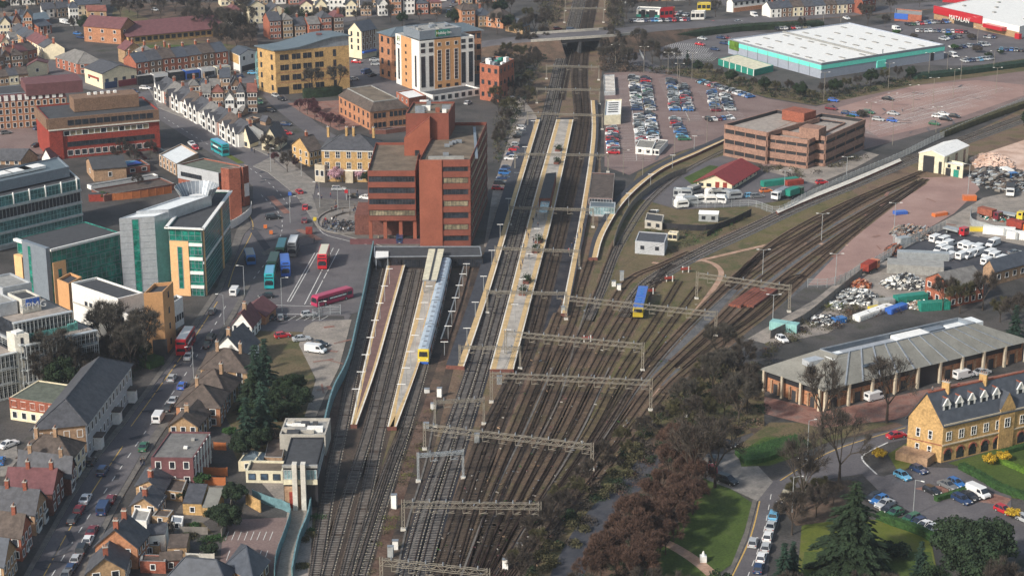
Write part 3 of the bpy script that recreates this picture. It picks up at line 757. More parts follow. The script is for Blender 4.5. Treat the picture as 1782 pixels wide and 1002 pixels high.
def FR(k=""): F(*FRM[k])
# ============================================================ GROUND
F()
mb = MB(); mb.face([(-900, 150, 0), (1100, 150, 0), (1100, 2600, 0), (-900, 2600, 0)], "earth"); o = solo("ground", mb, None, None, loc=(0, 0, 0)); o["kind"] = "structure"
# railway formation
flat("railway_ground", [(470, 1030), (505, 985), (540, 860), (570, 720), (605, 650), (635, 520), (655, 445), (843, 440), (905, 210), (938, 110), (972, -30), (1080, -30), (1062, 60), (1048, 120), (1040, 200), (1046, 300), (1040, 400), (1130, 450), (1260, 400),
  (1450, 340), (1600, 275), (1800, 180), (1800, 262), (1690, 300), (1610, 312), (1500, 400), (1405, 497), (1310, 570), (1215, 650), (1130, 735), (1030, 850), (940, 960), (900, 1030)], "ballast_yard", 1)
flat("railway_ground", [(935, 205), (1035, 205), (1030, 330), (1000, 480), (968, 545), (905, 640), (800, 640), (845, 470), (905, 300)], "ballast_blue", 2)
flat("rough_ground", [(1040, 440), (1110, 300), (1190, 262), (1262, 250), (1262, 300), (1330, 345), (1400, 350), (1240, 415), (1130, 455)], "rough_grass", 2)
flat("dark_ballast", [(655, 445), (843, 440), (800, 600), (760, 760), (705, 1010), (505, 1010), (540, 860), (570, 720), (605, 650), (635, 520)], "ballast", 2)
flat("rough_ground", [(1035, 460), (1090, 452), (1200, 452), (1330, 400), (1480, 330), (1500, 345), (1330, 440), (1200, 560), (1090, 650), (990, 640), (1000, 560)], "rough_grass", 3)
flat("yard_ground", [(1350, 430), (1470, 380), (1560, 330), (1600, 315), (1500, 400), (1405, 497), (1310, 570), (1240, 620), (1160, 690), (1120, 700), (1240, 560)], "ballast_grey", 3)
for i, s in enumerate([[(1165, 480), (1100, 600), (1010, 730), (905, 870), (850, 980), (868, 985), (935, 870), (1040, 730), (1120, 620), (1180, 490)],
   [(1085, 600), (1010, 700), (940, 790), (950, 800), (1030, 705), (1100, 610)], [(1210, 500), (1150, 600), (1060, 720), (960, 850), (975, 860), (1080, 730), (1170, 610), (1225, 520)],
   [(1420, 375), (1350, 408), (1310, 428), (1330, 432), (1395, 408), (1440, 385)], [(1480, 330), (1390, 360), (1300, 395), (1250, 425), (1330, 420), (1400, 385), (1470, 350)]]):
 flat("moss_ground", s, "moss", 4)
for s in ([(905, 660), (960, 640), (880, 790), (800, 960), (770, 960), (830, 800)], [(1010, 660), (1050, 650), (960, 770), (890, 880), (870, 870), (930, 770)], [(742, 690), (760, 690), (705, 860), (660, 1010), (640, 1010), (690, 840)],
   [(560, 760), (580, 700), (600, 650), (610, 640), (590, 760), (560, 850), (540, 1010), (520, 1010)]):
 flat("rusty_ballast", s, "ballast_rust", 4)
flat("grassy_verge", [(682, 745), (700, 745), (655, 880), (640, 1010), (618, 1010), (640, 900)], "rough_grass", 5)
flat("grassy_verge", [(545, 905), (560, 850), (545, 940), (530, 1010), (505, 1010), (525, 950)], "rough_grass", 5)
flat("cess_path", [(818, 460), (826, 460), (800, 560), (770, 660), (752, 700), (742, 690), (770, 610), (800, 520)], "soil", 3)
flat("maintenance_road", [(1290, 475), (1310, 475), (1250, 545), (1180, 620), (1125, 690), (1095, 700), (1160, 620), (1230, 545)], "ballast_grey", 5)
for s in ([(1135, 457), (1169, 460), (1223, 452), (1310, 432), (1354, 424), (1415, 424), (1476, 427)], [(1223, 453), (1246, 462), (1254, 482), (1218, 534), (1171, 589), (1140, 625), (1109, 649), (1094, 671)], [(1150, 676), (1104, 708), (1086, 725)]):
 path("cable_walkway", s, 1.5, "footpath", 7)
# yards
flat("pink_yard", [(1600, 310), (1690, 306), (1705, 330), (1660, 372), (1590, 412), (1500, 470), (1462, 497), (1405, 497), (1440, 460), (1500, 400), (1560, 348)], "pink_yard", 6)
flat("sand_yard", [(1690, 275), (1800, 238), (1800, 300), (1740, 315), (1700, 305)], "sand", 6)
flat("yard_road", [(1800, 325), (1800, 350), (1720, 385), (1700, 420), (1640, 400), (1600, 425), (1560, 440), (1590, 412), (1660, 375), (1710, 345)], "concrete_yard", 7)
flat("van_yard", [(1560, 440), (1640, 400), (1800, 432), (1800, 465), (1700, 470), (1640, 480), (1545, 455)], "asphalt_dark", 8)
flat("scrap_yard_ground", [(1500, 455), (1545, 453), (1650, 470), (1620, 520), (1540, 520), (1440, 580), (1340, 600), (1300, 590), (1420, 520)], "concrete_yard", 7)
flat("contractor_yard", [(1700, 370), (1800, 350), (1800, 432), (1700, 410), (1690, 390)], "concrete_yard", 8)
# station car park and retail park
flat("car_park", [(1052, 128), (1120, 124), (1240, 143), (1335, 172), (1420, 186), (1560, 150), (1800, 122), (1800, 172), (1640, 222), (1500, 262), (1420, 285), (1330, 290), (1262, 240), (1170, 268), (1095, 305), (1052, 290)], "asphalt_warm", 5)
flat("car_park", [(1450, 190), (1590, 150), (1700, 140), (1800, 150), (1800, 160), (1640, 215), (1530, 240), (1490, 215)], "pink_yard", 5.5)
flat("retail_car_park", [(1140, 75), (1200, 60), (1290, 55), (1400, 60), (1560, 40), (1640, 20), (1800, 60), (1800, 110), (1660, 115), (1300, 110), (1240, 100), (1150, 105)], "asphalt", 5)
flat("access_road", [(1078, 52), (1098, 50), (1108, 70), (1130, 108), (1190, 135), (1140, 128), (1098, 118), (1085, 85)], "asphalt", 7)
flat("grass_bank", [(1130, 120), (1240, 120), (1340, 150), (1450, 165), (1600, 130), (1800, 100), (1800, 122), (1600, 148), (1420, 184), (1335, 170), (1240, 142)], "rough_grass", 6)
flat("access_road", [(1500, 262), (1530, 270), (1490, 292), (1400, 330), (1310, 330), (1330, 292), (1420, 290)], "concrete_yard", 7)
flat("site_ground", [(1110, 345), (1210, 285), (1262, 270), (1340, 300), (1420, 320), (1390, 345), (1290, 360), (1180, 365)], "asphalt", 7)
flat("lawn", [(1190, 310), (1235, 288), (1250, 290), (1215, 330)], "lawn", 8)
# streets on the left
flat("road", [(30, 1040), (125, 871), (170, 800), (217, 740), (260, 682), (311, 615), (389, 500), (428, 495), (405, 537), (363, 610), (322, 677), (283, 729), (262, 760), (230, 818), (199, 870), (167, 933), (120, 1040)], "asphalt", 5)
flat("road", [(389, 502), (400, 470), (425, 410), (440, 370), (440, 325), (405, 292), (272, 205), (262, 150), (290, 185), (360, 215), (480, 268), (548, 338), (545, 395), (650, 425), (632, 540), (600, 550), (430, 550), (405, 540)], "asphalt", 6)
flat("road", [(540, 325), (655, 332), (655, 352), (548, 350)], "asphalt", 6.5)
flat("bus_station_ground", [(455, 440), (545, 408), (648, 432), (632, 535), (600, 540), (440, 538)], "asphalt", 7)
flat("road", [(402, 556), (600, 556), (598, 548), (612, 548), (590, 580), (430, 575), (395, 570)], "asphalt", 7)
flat("yard_ground", [(545, 560), (612, 556), (590, 640), (565, 690), (550, 725), (530, 725), (550, 660), (520, 600), (530, 570)], "concrete_yard", 8)
slab("plaza", [(548, 345), (640, 352), (650, 400), (735, 425), (700, 440), (650, 424), (560, 400), (540, 372)], "paving_dark")
path("road", [(-20, 82), (60, 103), (105, 125), (150, 148), (255, 168)], 10, "asphalt", 4)
path("road", [(240, 172), (330, 150), (440, 138), (520, 128), (620, 122), (700, 112)], 13, "asphalt", 4)
path("road", [(470, 160), (500, 190), (560, 235), (600, 250)], 8, "asphalt", 4)
path("road", [(300, 30), (500, 48), (680, 20), (790, 5), (800, -40)], 9, "asphalt", 4)
path("road", [(1300, 20), (1260, 0), (1240, -30)], 9, "asphalt", 3)
flat("car_park", [(-30, 220), (90, 225), (95, 270), (-30, 262)], "asphalt_warm", 4)
flat("car_park", [(500, 180), (590, 175), (640, 215), (590, 228), (530, 200)], "red_paving", 4)
flat("car_park", [(600, 105), (700, 100), (720, 170), (620, 165)], "asphalt", 4.5)
flat("car_park", [(390, 905), (500, 900), (480, 1010), (380, 1010)], "asphalt_warm", 5)
flat("yard_ground", [(455, 840), (545, 840), (540, 1010), (480, 1010), (500, 890)], "concrete_yard", 4)
# pavements with kerbs
slab("pavement", [(275, 188), (262, 160), (255, 150), (285, 178), (420, 240), (480, 262), (550, 318), (546, 340), (480, 278), (360, 222)], "paving")
slab("pavement", [(428, 497), (436, 497), (412, 545), (372, 610), (335, 675), (300, 728), (275, 765), (240, 820), (208, 875), (178, 933), (135, 1030), (122, 1030), (167, 935), (200, 871), (231, 819), (264, 758), (284, 729), (323, 677), (364, 610), (406, 538)], "paving_dark")
slab("pavement", [(20, 1040), (115, 871), (158, 800), (208, 738), (252, 680), (300, 615), (378, 500), (388, 500), (310, 615), (259, 682), (216, 740), (169, 800), (124, 871), (29, 1040)], "paving_dark")
slab("pavement", [(437, 395), (425, 408), (400, 468), (388, 500), (378, 500), (395, 455), (412, 400), (432, 380)], "paving_dark")
slab("pavement", [(470, 275), (540, 330), (545, 345), (560, 395), (555, 400), (532, 365), (515, 340), (465, 300), (440, 290)], "paving")
slab("kerb_island", [(455, 440), (500, 418), (548, 402), (552, 405), (505, 424), (462, 446)], "paving_dark", .12)
dashes("road_marking", [(90, 1002), (160, 890), (240, 770), (330, 640), (400, 520)], 6, 2.5, .18, lev=14)
dashes("road_marking", [(76, 1002), (145, 880), (222, 764)], 5, 5, .2, "line_yellow", lev=14)
dashes("road_marking", [(228, 742), (330, 600), (385, 515)], 5, 5, .2, "line_yellow", lev=14)
dashes("road_marking", [(285, 205), (350, 245), (430, 290), (480, 330), (510, 370)], 5, 2, .18, lev=14)
dashes("road_marking", [(455, 340), (490, 380), (480, 430), (430, 500)], 5, 2, .18, lev=14)
lines("bay_marking", [((548, 440), (500, 525)), ((553, 440), (505, 525)), ((580, 432), (530, 530)), ((590, 434), (540, 530)), ((500, 525), (505, 525)), ((440, 530), (590, 535)), ((438, 545), (560, 548))], .22, lev=16)
lines("bay_marking", [((x, 558), (x + 14, 550)) for x in range(445, 560, 14)], .15, lev=16)
lines("bay_marking", [((398 + i * 11, 925), (392 + i * 11, 940)) for i in range(8)] + [((400 + i * 11, 958), (394 + i * 11, 975)) for i in range(7)], .13, lev=16)
# right: park, loop road, car parks
flat("road", [(1650, 735), (1576, 740), (1500, 762), (1462, 775), (1395, 808), (1351, 836), (1300, 838), (1320, 870), (1300, 940), (1255, 1040), (1330, 1040), (1340, 960), (1362, 890), (1395, 850), (1450, 832), (1500, 825), (1540, 865), (1600, 900), (1660, 925), (1690, 965), (1800, 965),
  (1800, 905), (1700, 900), (1640, 895), (1590, 870), (1560, 832), (1530, 828), (1502, 800), (1500, 790), (1540, 772), (1650, 750)], "asphalt", 5)
flat("car_park", [(1540, 828), (1600, 812), (1670, 815), (1760, 860), (1760, 905), (1660, 900), (1600, 890)], "asphalt", 6)
flat("red_paving", [(1590, 850), (1620, 845), (1700, 850), (1760, 868), (1750, 880), (1680, 870)], "red_paving", 7)
flat("lawn", [(1215, 830), (1255, 840), (1310, 875), (1295, 925), (1275, 980), (1240, 1005), (1110, 1040), (1130, 960), (1180, 910)], "lawn", 4)
path("footpath", [(1135, 935), (1170, 950), (1210, 975), (1240, 1000)], 2.4, "footpath", 8)
flat("drive", [(1225, 790), (1300, 790), (1345, 838), (1318, 872), (1270, 850), (1230, 835)], "paving", 4.5)
slab("pavement", [(1300, 940), (1318, 872), (1310, 870), (1296, 925), (1272, 985), (1235, 1040), (1255, 1040)], "paving_dark")
dashes("road_marking", [(1576, 744), (1462, 779), (1395, 813), (1355, 838)], 3, 3, .25, "line_yellow", lev=14)
dashes("road_marking", [(1322, 872), (1304, 940), (1260, 1030)], 3, 3, .25, "line_yellow", lev=14)
dashes("road_marking", [(1342, 860), (1325, 940), (1290, 1030)], 5, 2.5, .15, lev=14)
dashes("road_marking", [(1545, 770), (1505, 790), (1502, 802), (1530, 829)], 1.5, 1.5, .35, "line_white", lev=14)
flat("lawn", [(1395, 915), (1440, 900), (1530, 905), (1620, 940), (1640, 1040), (1385, 1040)], "lawn_olive", 4)
flat("lawn", [(1400, 960), (1620, 960), (1640, 1040), (1385, 1040)], "lawn", 4.4)
flat("lawn", [(1650, 806), (1800, 762), (1800, 870), (1740, 865), (1700, 838), (1680, 815)], "lawn", 4)
flat("lawn", [(1545, 790), (1580, 770), (1600, 800), (1565, 825)], "lawn_olive", 4)
flat("soil_bed", [(1360, 880), (1400, 840), (1480, 835), (1500, 850), (1460, 905), (1385, 915)], "soil", 4)
flat("lawn", [(1285, 790), (1330, 760), (1400, 765), (1400, 790), (1340, 810), (1290, 812)], "lawn", 4)
flat("forecourt", [(1330, 690), (1440, 715), (1600, 680), (1800, 640), (1800, 672), (1640, 700), (1560, 730), (1430, 745), (1330, 720)], "red_paving", 4)
flat("drive", [(1300, 745), (1560, 735), (1576, 742), (1460, 765), (1350, 790)], "soil", 3)
path("lane", [(1140, 790), (1100, 840), (1050, 890), (1010, 950), (975, 1030)], 5.0, "asphalt_dark", 5, w1=6)
# rows of bay lines in the big car park, and the lines of the retail car park
def bays(p, q, n, deep):
 a, b = G(p), G(q); d = (b - a); s = Vector((-d.y, d.x, 0)).normalized() * deep / 2; mb = MB(); w = d.normalized() * .07
 for i in range(n + 1):
  c = a + d * i / n + Vector((0, 0, .075)); mb.face([c - s - w, c + s - w, c + s + w, c - s + w], "line_white")
 w = s.normalized() * .07; u = Vector((0, 0, .078)); mb.face([a - w + u, b - w + u, b + w + u, a + w + u], "line_white")
 o = solo("bay_marking", mb, None, None); o["kind"] = "structure"
for k in range(6):
 bays((1508 + k * 22, 232 - k * 13), (1655 + k * 30, 195 - k * 14), 30, 9.6) if k < 4 else bays((1480 + k * 10, 190 - k * 3), (1600 + k * 20, 160 - k * 2), 24, 9.6)
bays((1095, 132), (1108, 280), 60, 9.4); bays((1165, 138), (1200, 210), 30, 9.4); bays((1235, 160), (1280, 210), 20, 9.4); bays((1060, 132), (1062, 160), 14, 5)
for k in range(4): bays((1160 + k * 4, 78 + k * 7), (1225 + k * 6, 80 + k * 8), 18, 9.4)
# main road over the railway: a raised deck between two sloping approaches
def raised(name, pts, w, m, over=(None, None)):
 c = smooth([G((x, y), z) for x, y, z in pts], 4); L, Rr = ribbon_pts(c, w); mb = MB()
 for i in range(len(c) - 1):
  mb.face([Rr[i], Rr[i + 1], L[i + 1], L[i]], m)
 o = solo(name, mb, None, None); o["kind"] = "structure"; mb = MB()
 for i in range(len(c) - 1):
  x = (c[i].x + c[i + 1].x) / 2
  if over[0] < x < over[1]: continue
  for E, O in ((L, Rr), (Rr, L)):
   a, b = E[i], E[i + 1]; oa = (E[i] - O[i]).normalized() * (a.z * 1.5 + .3); ob = (E[i + 1] - O[i + 1]).normalized() * (b.z * 1.5 + .3)
   mb.face([a, b, (b.x + ob.x, b.y + ob.y, -.05), (a.x + oa.x, a.y + oa.y, -.05)], "soil")
 o = solo("embankment", mb, None, None); o["kind"] = "structure"
 return c, L, Rr
BX0, BX1 = G((958, 96)).x, G((1042, 96)).x
RD = raised("main_road", [(690, 108, .1), (800, 84, 1.5), (880, 72, 4.5), (940, 66, 6.0), (1060, 58, 6.2), (1130, 50, 4.5), (1230, 42, 2), (1330, 34, .4), (1480, 22, .3), (1640, 8, .3), (1800, -6, .3)], 16, "asphalt", (BX0, BX1))
mb = MB()
c = [p for p in RD[0] if BX0 - 12 < p.x < BX1 + 12]
r = empty("road_bridge", (c[len(c) // 2].x, c[len(c) // 2].y, 0), "road bridge with dark girders carrying the main road over the railway", "bridge")
i0 = RD[0].index(c[0]); i1 = RD[0].index(c[-1])
for nm, S in (("parapet", RD[2]), ("parapet", RD[1])):
 mb = MB()
 for i in range(i0, i1): mb.bar(S[i] + Vector((0, 0, .5)), S[i + 1] + Vector((0, 0, .5)), .35, "concrete", 1.1)
 part(nm, mb, r)
mb = MB()
for i in range(i0, i1):
 for t in (0.02, .25, .5, .75, .98):
  a = RD[2][i].lerp(RD[1][i], t) - Vector((0, 0, .8)); b = RD[2][i + 1].lerp(RD[1][i + 1], t) - Vector((0, 0, .8)); mb.bar(a, b, .4, "black_trim", 1.3)
part("girder", mb, r)
for x in (BX0 - 1, BX1 + 1, (BX0 * .55 + BX1 * .45)):
 i = min(range(len(RD[0])), key=lambda k: abs(RD[0][k].x - x)); mb = MB(); a, b = RD[2][i], RD[1][i]; mb.bar((a.x, a.y, 2.4), (b.x, b.y, 2.4), 1.0, "felt", 4.8); part("abutment", mb, r)
dashes("road_marking", [(432, 372), (440, 400), (410, 460), (396, 505)], 3, 3, .2, "line_yellow", lev=16)
dashes("road_marking", [(552, 345), (556, 400), (600, 418), (648, 428)], 3, 3, .22, "line_white", lev=16)
# ============================================================ RAILWAY
F()
TR = {}
def track(key, pts, label, sl="sleeper_c", rl="rail_steel", bed="ballast", third=False, group="railway tracks"):
 g = [G(p) for p in pts]
 if pts[-1][1] > 1000: g.append(g[-1] + (g[-1] - g[-2]).normalized() * 45)
 if pts[0][0] > 1790: g.insert(0, g[0] + (g[0] - g[1]).normalized() * 70)
 c = smooth(g, 6); TR[key] = c; mid = c[len(c) // 2]
 r = empty("railway_track", (mid.x, mid.y, 0), label, "railway track", group)
 mb = MB(); ribbon(mb, resample(c, 2.5), 3.4, .06, bed); part("ballast_bed", mb, r)
 mb = MB(); rs = resample(c, .72)
 for i in range(len(rs) - 1):
  if R.random() < .03: continue
  d = (rs[i + 1] - rs[i]).normalized(); s = Vector((-d.y, d.x, 0)) * 1.28; w = d * .14; z = Vector((0, 0, .17)); a = rs[i]; q = Vector((0, 0, .06))
  mb.face([a - s - w + z, a + s - w + z, a + s + w + z, a - s + w + z], sl); mb.face([a - s - w + q, a + s - w + q, a + s - w + z, a - s - w + z], sl)
  if sl == "sleeper_c" and i % 2 and bed != "moss":
   for e in (s * .92, -s * .98): h = d * .17; k = s * .08; mb.face([a + e - h - k + z * 1.3, a + e + h - k + z * 1.3, a + e + h + k + z * 1.3, a + e - h + k + z * 1.3], "stone")
 o = part("sleepers", mb, r); o["kind"] = "stuff"
 L, Rr = ribbon_pts(resample(c, 2.0), 1.5)
 for S in (L, Rr):
  mb = MB()
  for i in range(len(S) - 1): mb.bar(S[i] + Vector((0, 0, .26)), S[i + 1] + Vector((0, 0, .26)), .11, rl, .17)
  part("rail", mb, r)
 if third:
  mb = MB(); _, T = ribbon_pts(resample(c, 3.0), 2.5)
  for i in range(len(T) - 1): mb.bar(T[i] + Vector((0, 0, .25)), T[i + 1] + Vector((0, 0, .25)), .12, "sleeper_w", .12)
  part("third_rail", mb, r)
 return c
B = "ballast"; BB = "ballast_blue"
track("d1", [(660, 462), (642, 540), (617, 640), (597, 740), (572, 860), (548, 1010)], "bay track between the teal fence and the plum platform", third=True)
track("d2", [(712, 470), (690, 560), (667, 650), (643, 745), (607, 860), (566, 1010)], "left of two bay tracks between the plum and the buff platforms", third=True)
track("d3", [(728, 470), (708, 560), (686, 650), (662, 745), (640, 850), (600, 1010)], "right of two bay tracks between the plum and the buff platforms", third=True)
track("d4", [(778, 462), (760, 550), (738, 632), (706, 745), (664, 880), (625, 1010)], "track under the silver commuter train", third=True)
track("d5", [(706, 745), (672, 830), (640, 920), (612, 1010)], "short track converging beside the commuter train's line", third=True)
track("f5", [(1008, -20), (988, 60), (972, 110), (948, 210), (905, 350), (862, 500), (826, 632), (780, 766), (735, 900), (706, 1010)], "fast line along the narrow orange-edged platform", "sleeper_c", "rail_rust", BB)
track("f6", [(1018, -20), (999, 60), (985, 110), (962, 210), (921, 350), (880, 500), (843, 634), (803, 766), (763, 900), (735, 1010)], "fast line along the near side of the broad island platform", "sleeper_c", "rail_rust", BB)
track("s7", [(1030, -20), (1012, 60), (1001, 130), (1006, 215), (977, 350), (938, 500), (902, 632), (840, 766), (795, 900), (758, 1010)], "slow line hugging the far side of the broad island platform", "sleeper_w", "rail_rust")
track("s8", [(1042, -20), (1024, 60), (1016, 130), (1019, 215), (991, 350), (956, 490), (925, 600), (868, 740), (820, 880), (782, 1010)], "slow line along the short eastern platform", "sleeper_w", "rail_rust")
track("s9", [(1000, 60), (985, 130), (976, 175)], "short track running out from under the road bridge toward the island", "sleeper_w", "rail_rust")
Y = [560, 650, 745, 870, 1010]
fan = [[968, 935, 896, 845, 800], [996, 956, 916, 862, 812], [1022, 978, 938, 878, 822], [1050, 1003, 958, 896, 832], [1078, 1028, 982, 914, 842], [1103, 1052, 1004, 932, 852]]
tops = [[(975, 545)], [(1012, 500), (1036, 430)], [(1045, 500), (1075, 420)], [(1092, 490), (1150, 462), (1200, 440)], [(1125, 500), (1165, 485)], [(1115, 535), (1148, 480), (1172, 462)]]
names = ["rusty yard track nearest the ramp of the island platform", "rusty yard track running down from the curved platform", "yard track beside the pale cabinets below the curved platform", "yard track swinging in from the curve past the huts",
   "yard track ending at the red buffer stop by the blue engine", "yard track under the blue and yellow engine"]
for i, xs in enumerate(fan): track("y%d" % i, list(reversed(tops[i])) + list(zip(xs, Y)), names[i], "sleeper_w", "rail_rust", "ballast_yard")
track("y6", [(1182, 490), (1140, 560), (1080, 650), (1030, 745), (950, 870), (862, 1010)], "mossy siding between the engine and the footpath loop", "sleeper_w", "rail_rust", "moss")
track("y7", [(1215, 500), (1166, 565), (1102, 655), (1050, 745), (966, 870), (872, 1010)], "mossy siding passing just left of the pink walkway", "sleeper_w", "rail_rust", "moss")
track("r1", [(1500, 345), (1400, 405), (1310, 458), (1232, 530), (1130, 640), (1062, 740), (980, 870), (882, 1010)], "line along the near edge of the grey service strip", "sleeper_w", "rail_rust", "ballast_yard")
track("r2", [(1600, 316), (1490, 378), (1390, 440), (1310, 500), (1250, 560), (1150, 655), (1085, 740), (995, 870), (892, 1010)], "line along the far edge of the grey service strip", "sleeper_w", "rail_rust", "ballast_yard")
track("r6", [(1596, 308), (1490, 358), (1395, 420), (1320, 470), (1275, 505)], "faint line between the two service-strip lines", "sleeper_w", "rail_rust", "ballast_yard")
track("r7", [(1605, 318), (1490, 393), (1395, 460), (1320, 520), (1250, 582), (1180, 642)], "line between the service strip and the pink yard's boundary line", "sleeper_w", "rail_rust", "ballast_yard")
track("r3", [(1610, 312), (1560, 348), (1480, 410), (1400, 480), (1330, 545), (1240, 610), (1170, 668), (1110, 742), (1012, 870), (905, 1010)], "line along the boundary of the pink yard", "sleeper_w", "rail_rust", "ballast_yard")
track("r4", [(1640, 285), (1560, 318), (1450, 365), (1345, 425), (1280, 490)], "line out of the pale engine shed across the grassy strip", "sleeper_w", "rail_rust", "ballast_yard")
track("r5", [(1400, 480), (1370, 490), (1300, 552), (1240, 590)], "short stub track beside the red sleeper stacks", "sleeper_w", "rail_rust", "ballast_yard")
for k, o in (("c1", 0), ("c2", 9)):
 track(k, [(1800, 195 + o), (1700, 232 + o), (1595, 270 + o), (1480, 318 + o), (1390, 355 + o), (1300, 398 + o), (1230, 430 + o), (1170, 462 + o), (1120, 495 + o), (1085, 545 + o)], "%s track of the freight curve sweeping past the pale shed" % ("upper" if o == 0 else "lower"), "sleeper_c", "rail_steel", "ballast_grey" if o else B)
track("a1", [(1262, 262), (1190, 300), (1130, 350), (1092, 405), (1068, 450), (1050, 500), (1022, 560)], "single track round the inside of the curved platform", "sleeper_c", "rail_steel", "moss")
# ---- platforms
def platform(label, left, right, top, z=.95, eL="edge_white", eR="edge_white", k=4, ew=.9, ins="platform_buff"):
 n = len(left); A = smooth([G(p, z) for p in left], k); Bq = smooth([G(p, z) for p in right], k); m = A[len(A) // 2]
 r = empty("platform", (m.x, m.y, 0), label, "platform"); mb = MB(); N = min(len(A), len(Bq))
 for i in range(N - 1):
  a, a1, b, b1 = A[i], A[i + 1], Bq[i], Bq[i + 1]; mb.face([a, a1, b1, b], top); D = Vector((0, 0, z))
  mb.face([a, a1, a1 - D, a - D], "brick_dark"); mb.face([b, b1, b1 - D, b - D], "brick_dark")
 mb.face([A[0], Bq[0], Bq[0] - D, A[0] - D], "brick_dark"); mb.face([A[N - 1], Bq[N - 1], Bq[N - 1] - D, A[N - 1] - D], "brick_dark"); part("deck", mb, r)
 for S, O, e in ((A, Bq, eL), (Bq, A, eR)):
  if not e: continue
  mb = MB(); u = Vector((0, 0, .012))
  for i in range(N - 1):
   d0 = (O[i] - S[i]).normalized(); d1 = (O[i + 1] - S[i + 1]).normalized()
   mb.face([S[i] + u, S[i + 1] + u, S[i + 1] + d1 * ew + u, S[i] + d0 * ew + u], ins)
   mb.face([S[i] + u * 1.6, S[i + 1] + u * 1.6, S[i + 1] + d1 * .32 + u * 1.6, S[i] + d0 * .32 + u * 1.6], e)
  part("edge_strip", mb, r)
 return r, A, Bq
P1 = platform("tapering plum-surfaced platform between the bay tracks", [(674, 458), (655, 540), (632, 640), (610, 738)], [(706, 458), (683, 540), (655, 640), (621, 738)], "platform_red", ew=.8)
P2 = platform("buff platform alongside the silver commuter train", [(744, 458), (722, 545), (699, 640), (674, 742)], [(768, 470), (750, 550), (733, 622), (690, 742)], "platform_top", ew=1.4)
P3 = platform("long narrow dark platform with an orange edge beside the fast lines", [(916, 208), (870, 350), (824, 500), (776, 635)], [(940, 208), (898, 350), (854, 500), (808, 637)], "platform_dark", eL=None, ew=1.6)
P4 = platform("broad island platform with cream edges in the middle of the station", [(968, 208), (928, 350), (890, 500), (852, 642)], [(998, 208), (968, 350), (930, 500), (894, 642)], "platform_top", ew=1.5)
P5 = platform("narrow eastern platform beside the dark-roofed station building", [(1028, 175), (1029, 240), (1010, 370), (976, 545)], [(1040, 175), (1041, 240), (1024, 370), (987, 545)], "platform_dark", eR=None, ew=1.5)
P6 = platform("curved single platform sweeping round beside the car park", [(1024, 448), (1035, 405), (1072, 345), (1135, 292), (1200, 262), (1258, 236)], [(1040, 448), (1053, 405), (1090, 347), (1148, 297), (1212, 267), (1264, 243)], "platform_dark", eL=None, ew=1.6, k=6)
P7 = platform("disused low platform with a white edge right of the silver train", [(806, 462), (790, 520), (766, 590)], [(818, 462), (803, 520), (780, 590)], "soil", z=.5, ew=.35, ins="edge_white", eR=None)
P8 = platform("pale concrete walkway platform beside the freight curve", [(1566, 276), (1480, 312), (1400, 344), (1350, 366)], [(1569, 280), (1484, 317), (1404, 349), (1354, 371)], "concrete_pale", z=.8, ew=.4, ins="edge_white")
# planters on the island
for i, (p, h) in enumerate([((972, 262), 1.3), ((970, 284), 1.3), ((938, 421), 1.4), ((933, 438), 1.4), ((917, 491), 1.5), ((911, 511), 1.5)]):
 g = G(p, .96); r = empty("planter", g, "%s planter box of dark shrubs counting from the far end of the island platform" % nth(i), "planter", "planter boxes on the island platform")
 mb = MB(); mb.box(g, 3.4, 1.7, .6, "brick_dark", rz=1.3); part("box", mb, r); mb = MB()
 for _ in range(260):
  q = g + Vector((R.gauss(0, .6), R.gauss(0, 1.1), .55 + R.random() * h)); u = rv(.3); mb.face([q - u.orthogonal() * .4, q + u, q + u.orthogonal() * .4], "leaves")
 part("shrub", mb, r)
def roofed(label, quad_px, z, th, m, name="canopy", posts=True, z0=.95, cat="canopy", side="lead", group=None):
 q = [G(p, z) for p in quad_px]; c = sum(q, Vector()) / 4; r = empty(name, (c.x, c.y, 0), label, cat, group)
 mb = MB(); mb.hexa([p - Vector((0, 0, th)) for p in q], q, side, m, True); part("roof", mb, r)
 if posts:
  for p in q:
   e = p + (c - p) * .12; mb = MB(); mb.bar((e.x, e.y, z0), (e.x, e.y, z - th), .25, "lead"); part("post", mb, r)
 return r, q
roofed("dark flat-roofed waiting room in the middle of the island platform", [(950, 302), (968, 300), (958, 345), (938, 345)], 4.4, 3.4, "felt", "waiting_room", False, cat="waiting room", side="brick_dark")
roofed("glazed shelter just south of the island waiting room", [(941, 350), (957, 350), (952, 370), (938, 370)], 3.6, .25, "glass_pale", "shelter", cat="shelter")
roofed("pair of long cream canopies over the platform behind the silver train", [(746, 433), (773, 433), (760, 487), (735, 487)], 4.8, .3, "canopy_cream", "canopy")
mb = MB(); a, b = G((759.5, 433), 4.82), G((747.5, 487), 4.82); mb.bar(a, b, .5, "felt", .25); solo("gutter", mb, "dark gutter running down the middle of the cream canopies", "gutter", loc=(a.x, a.y, 0))
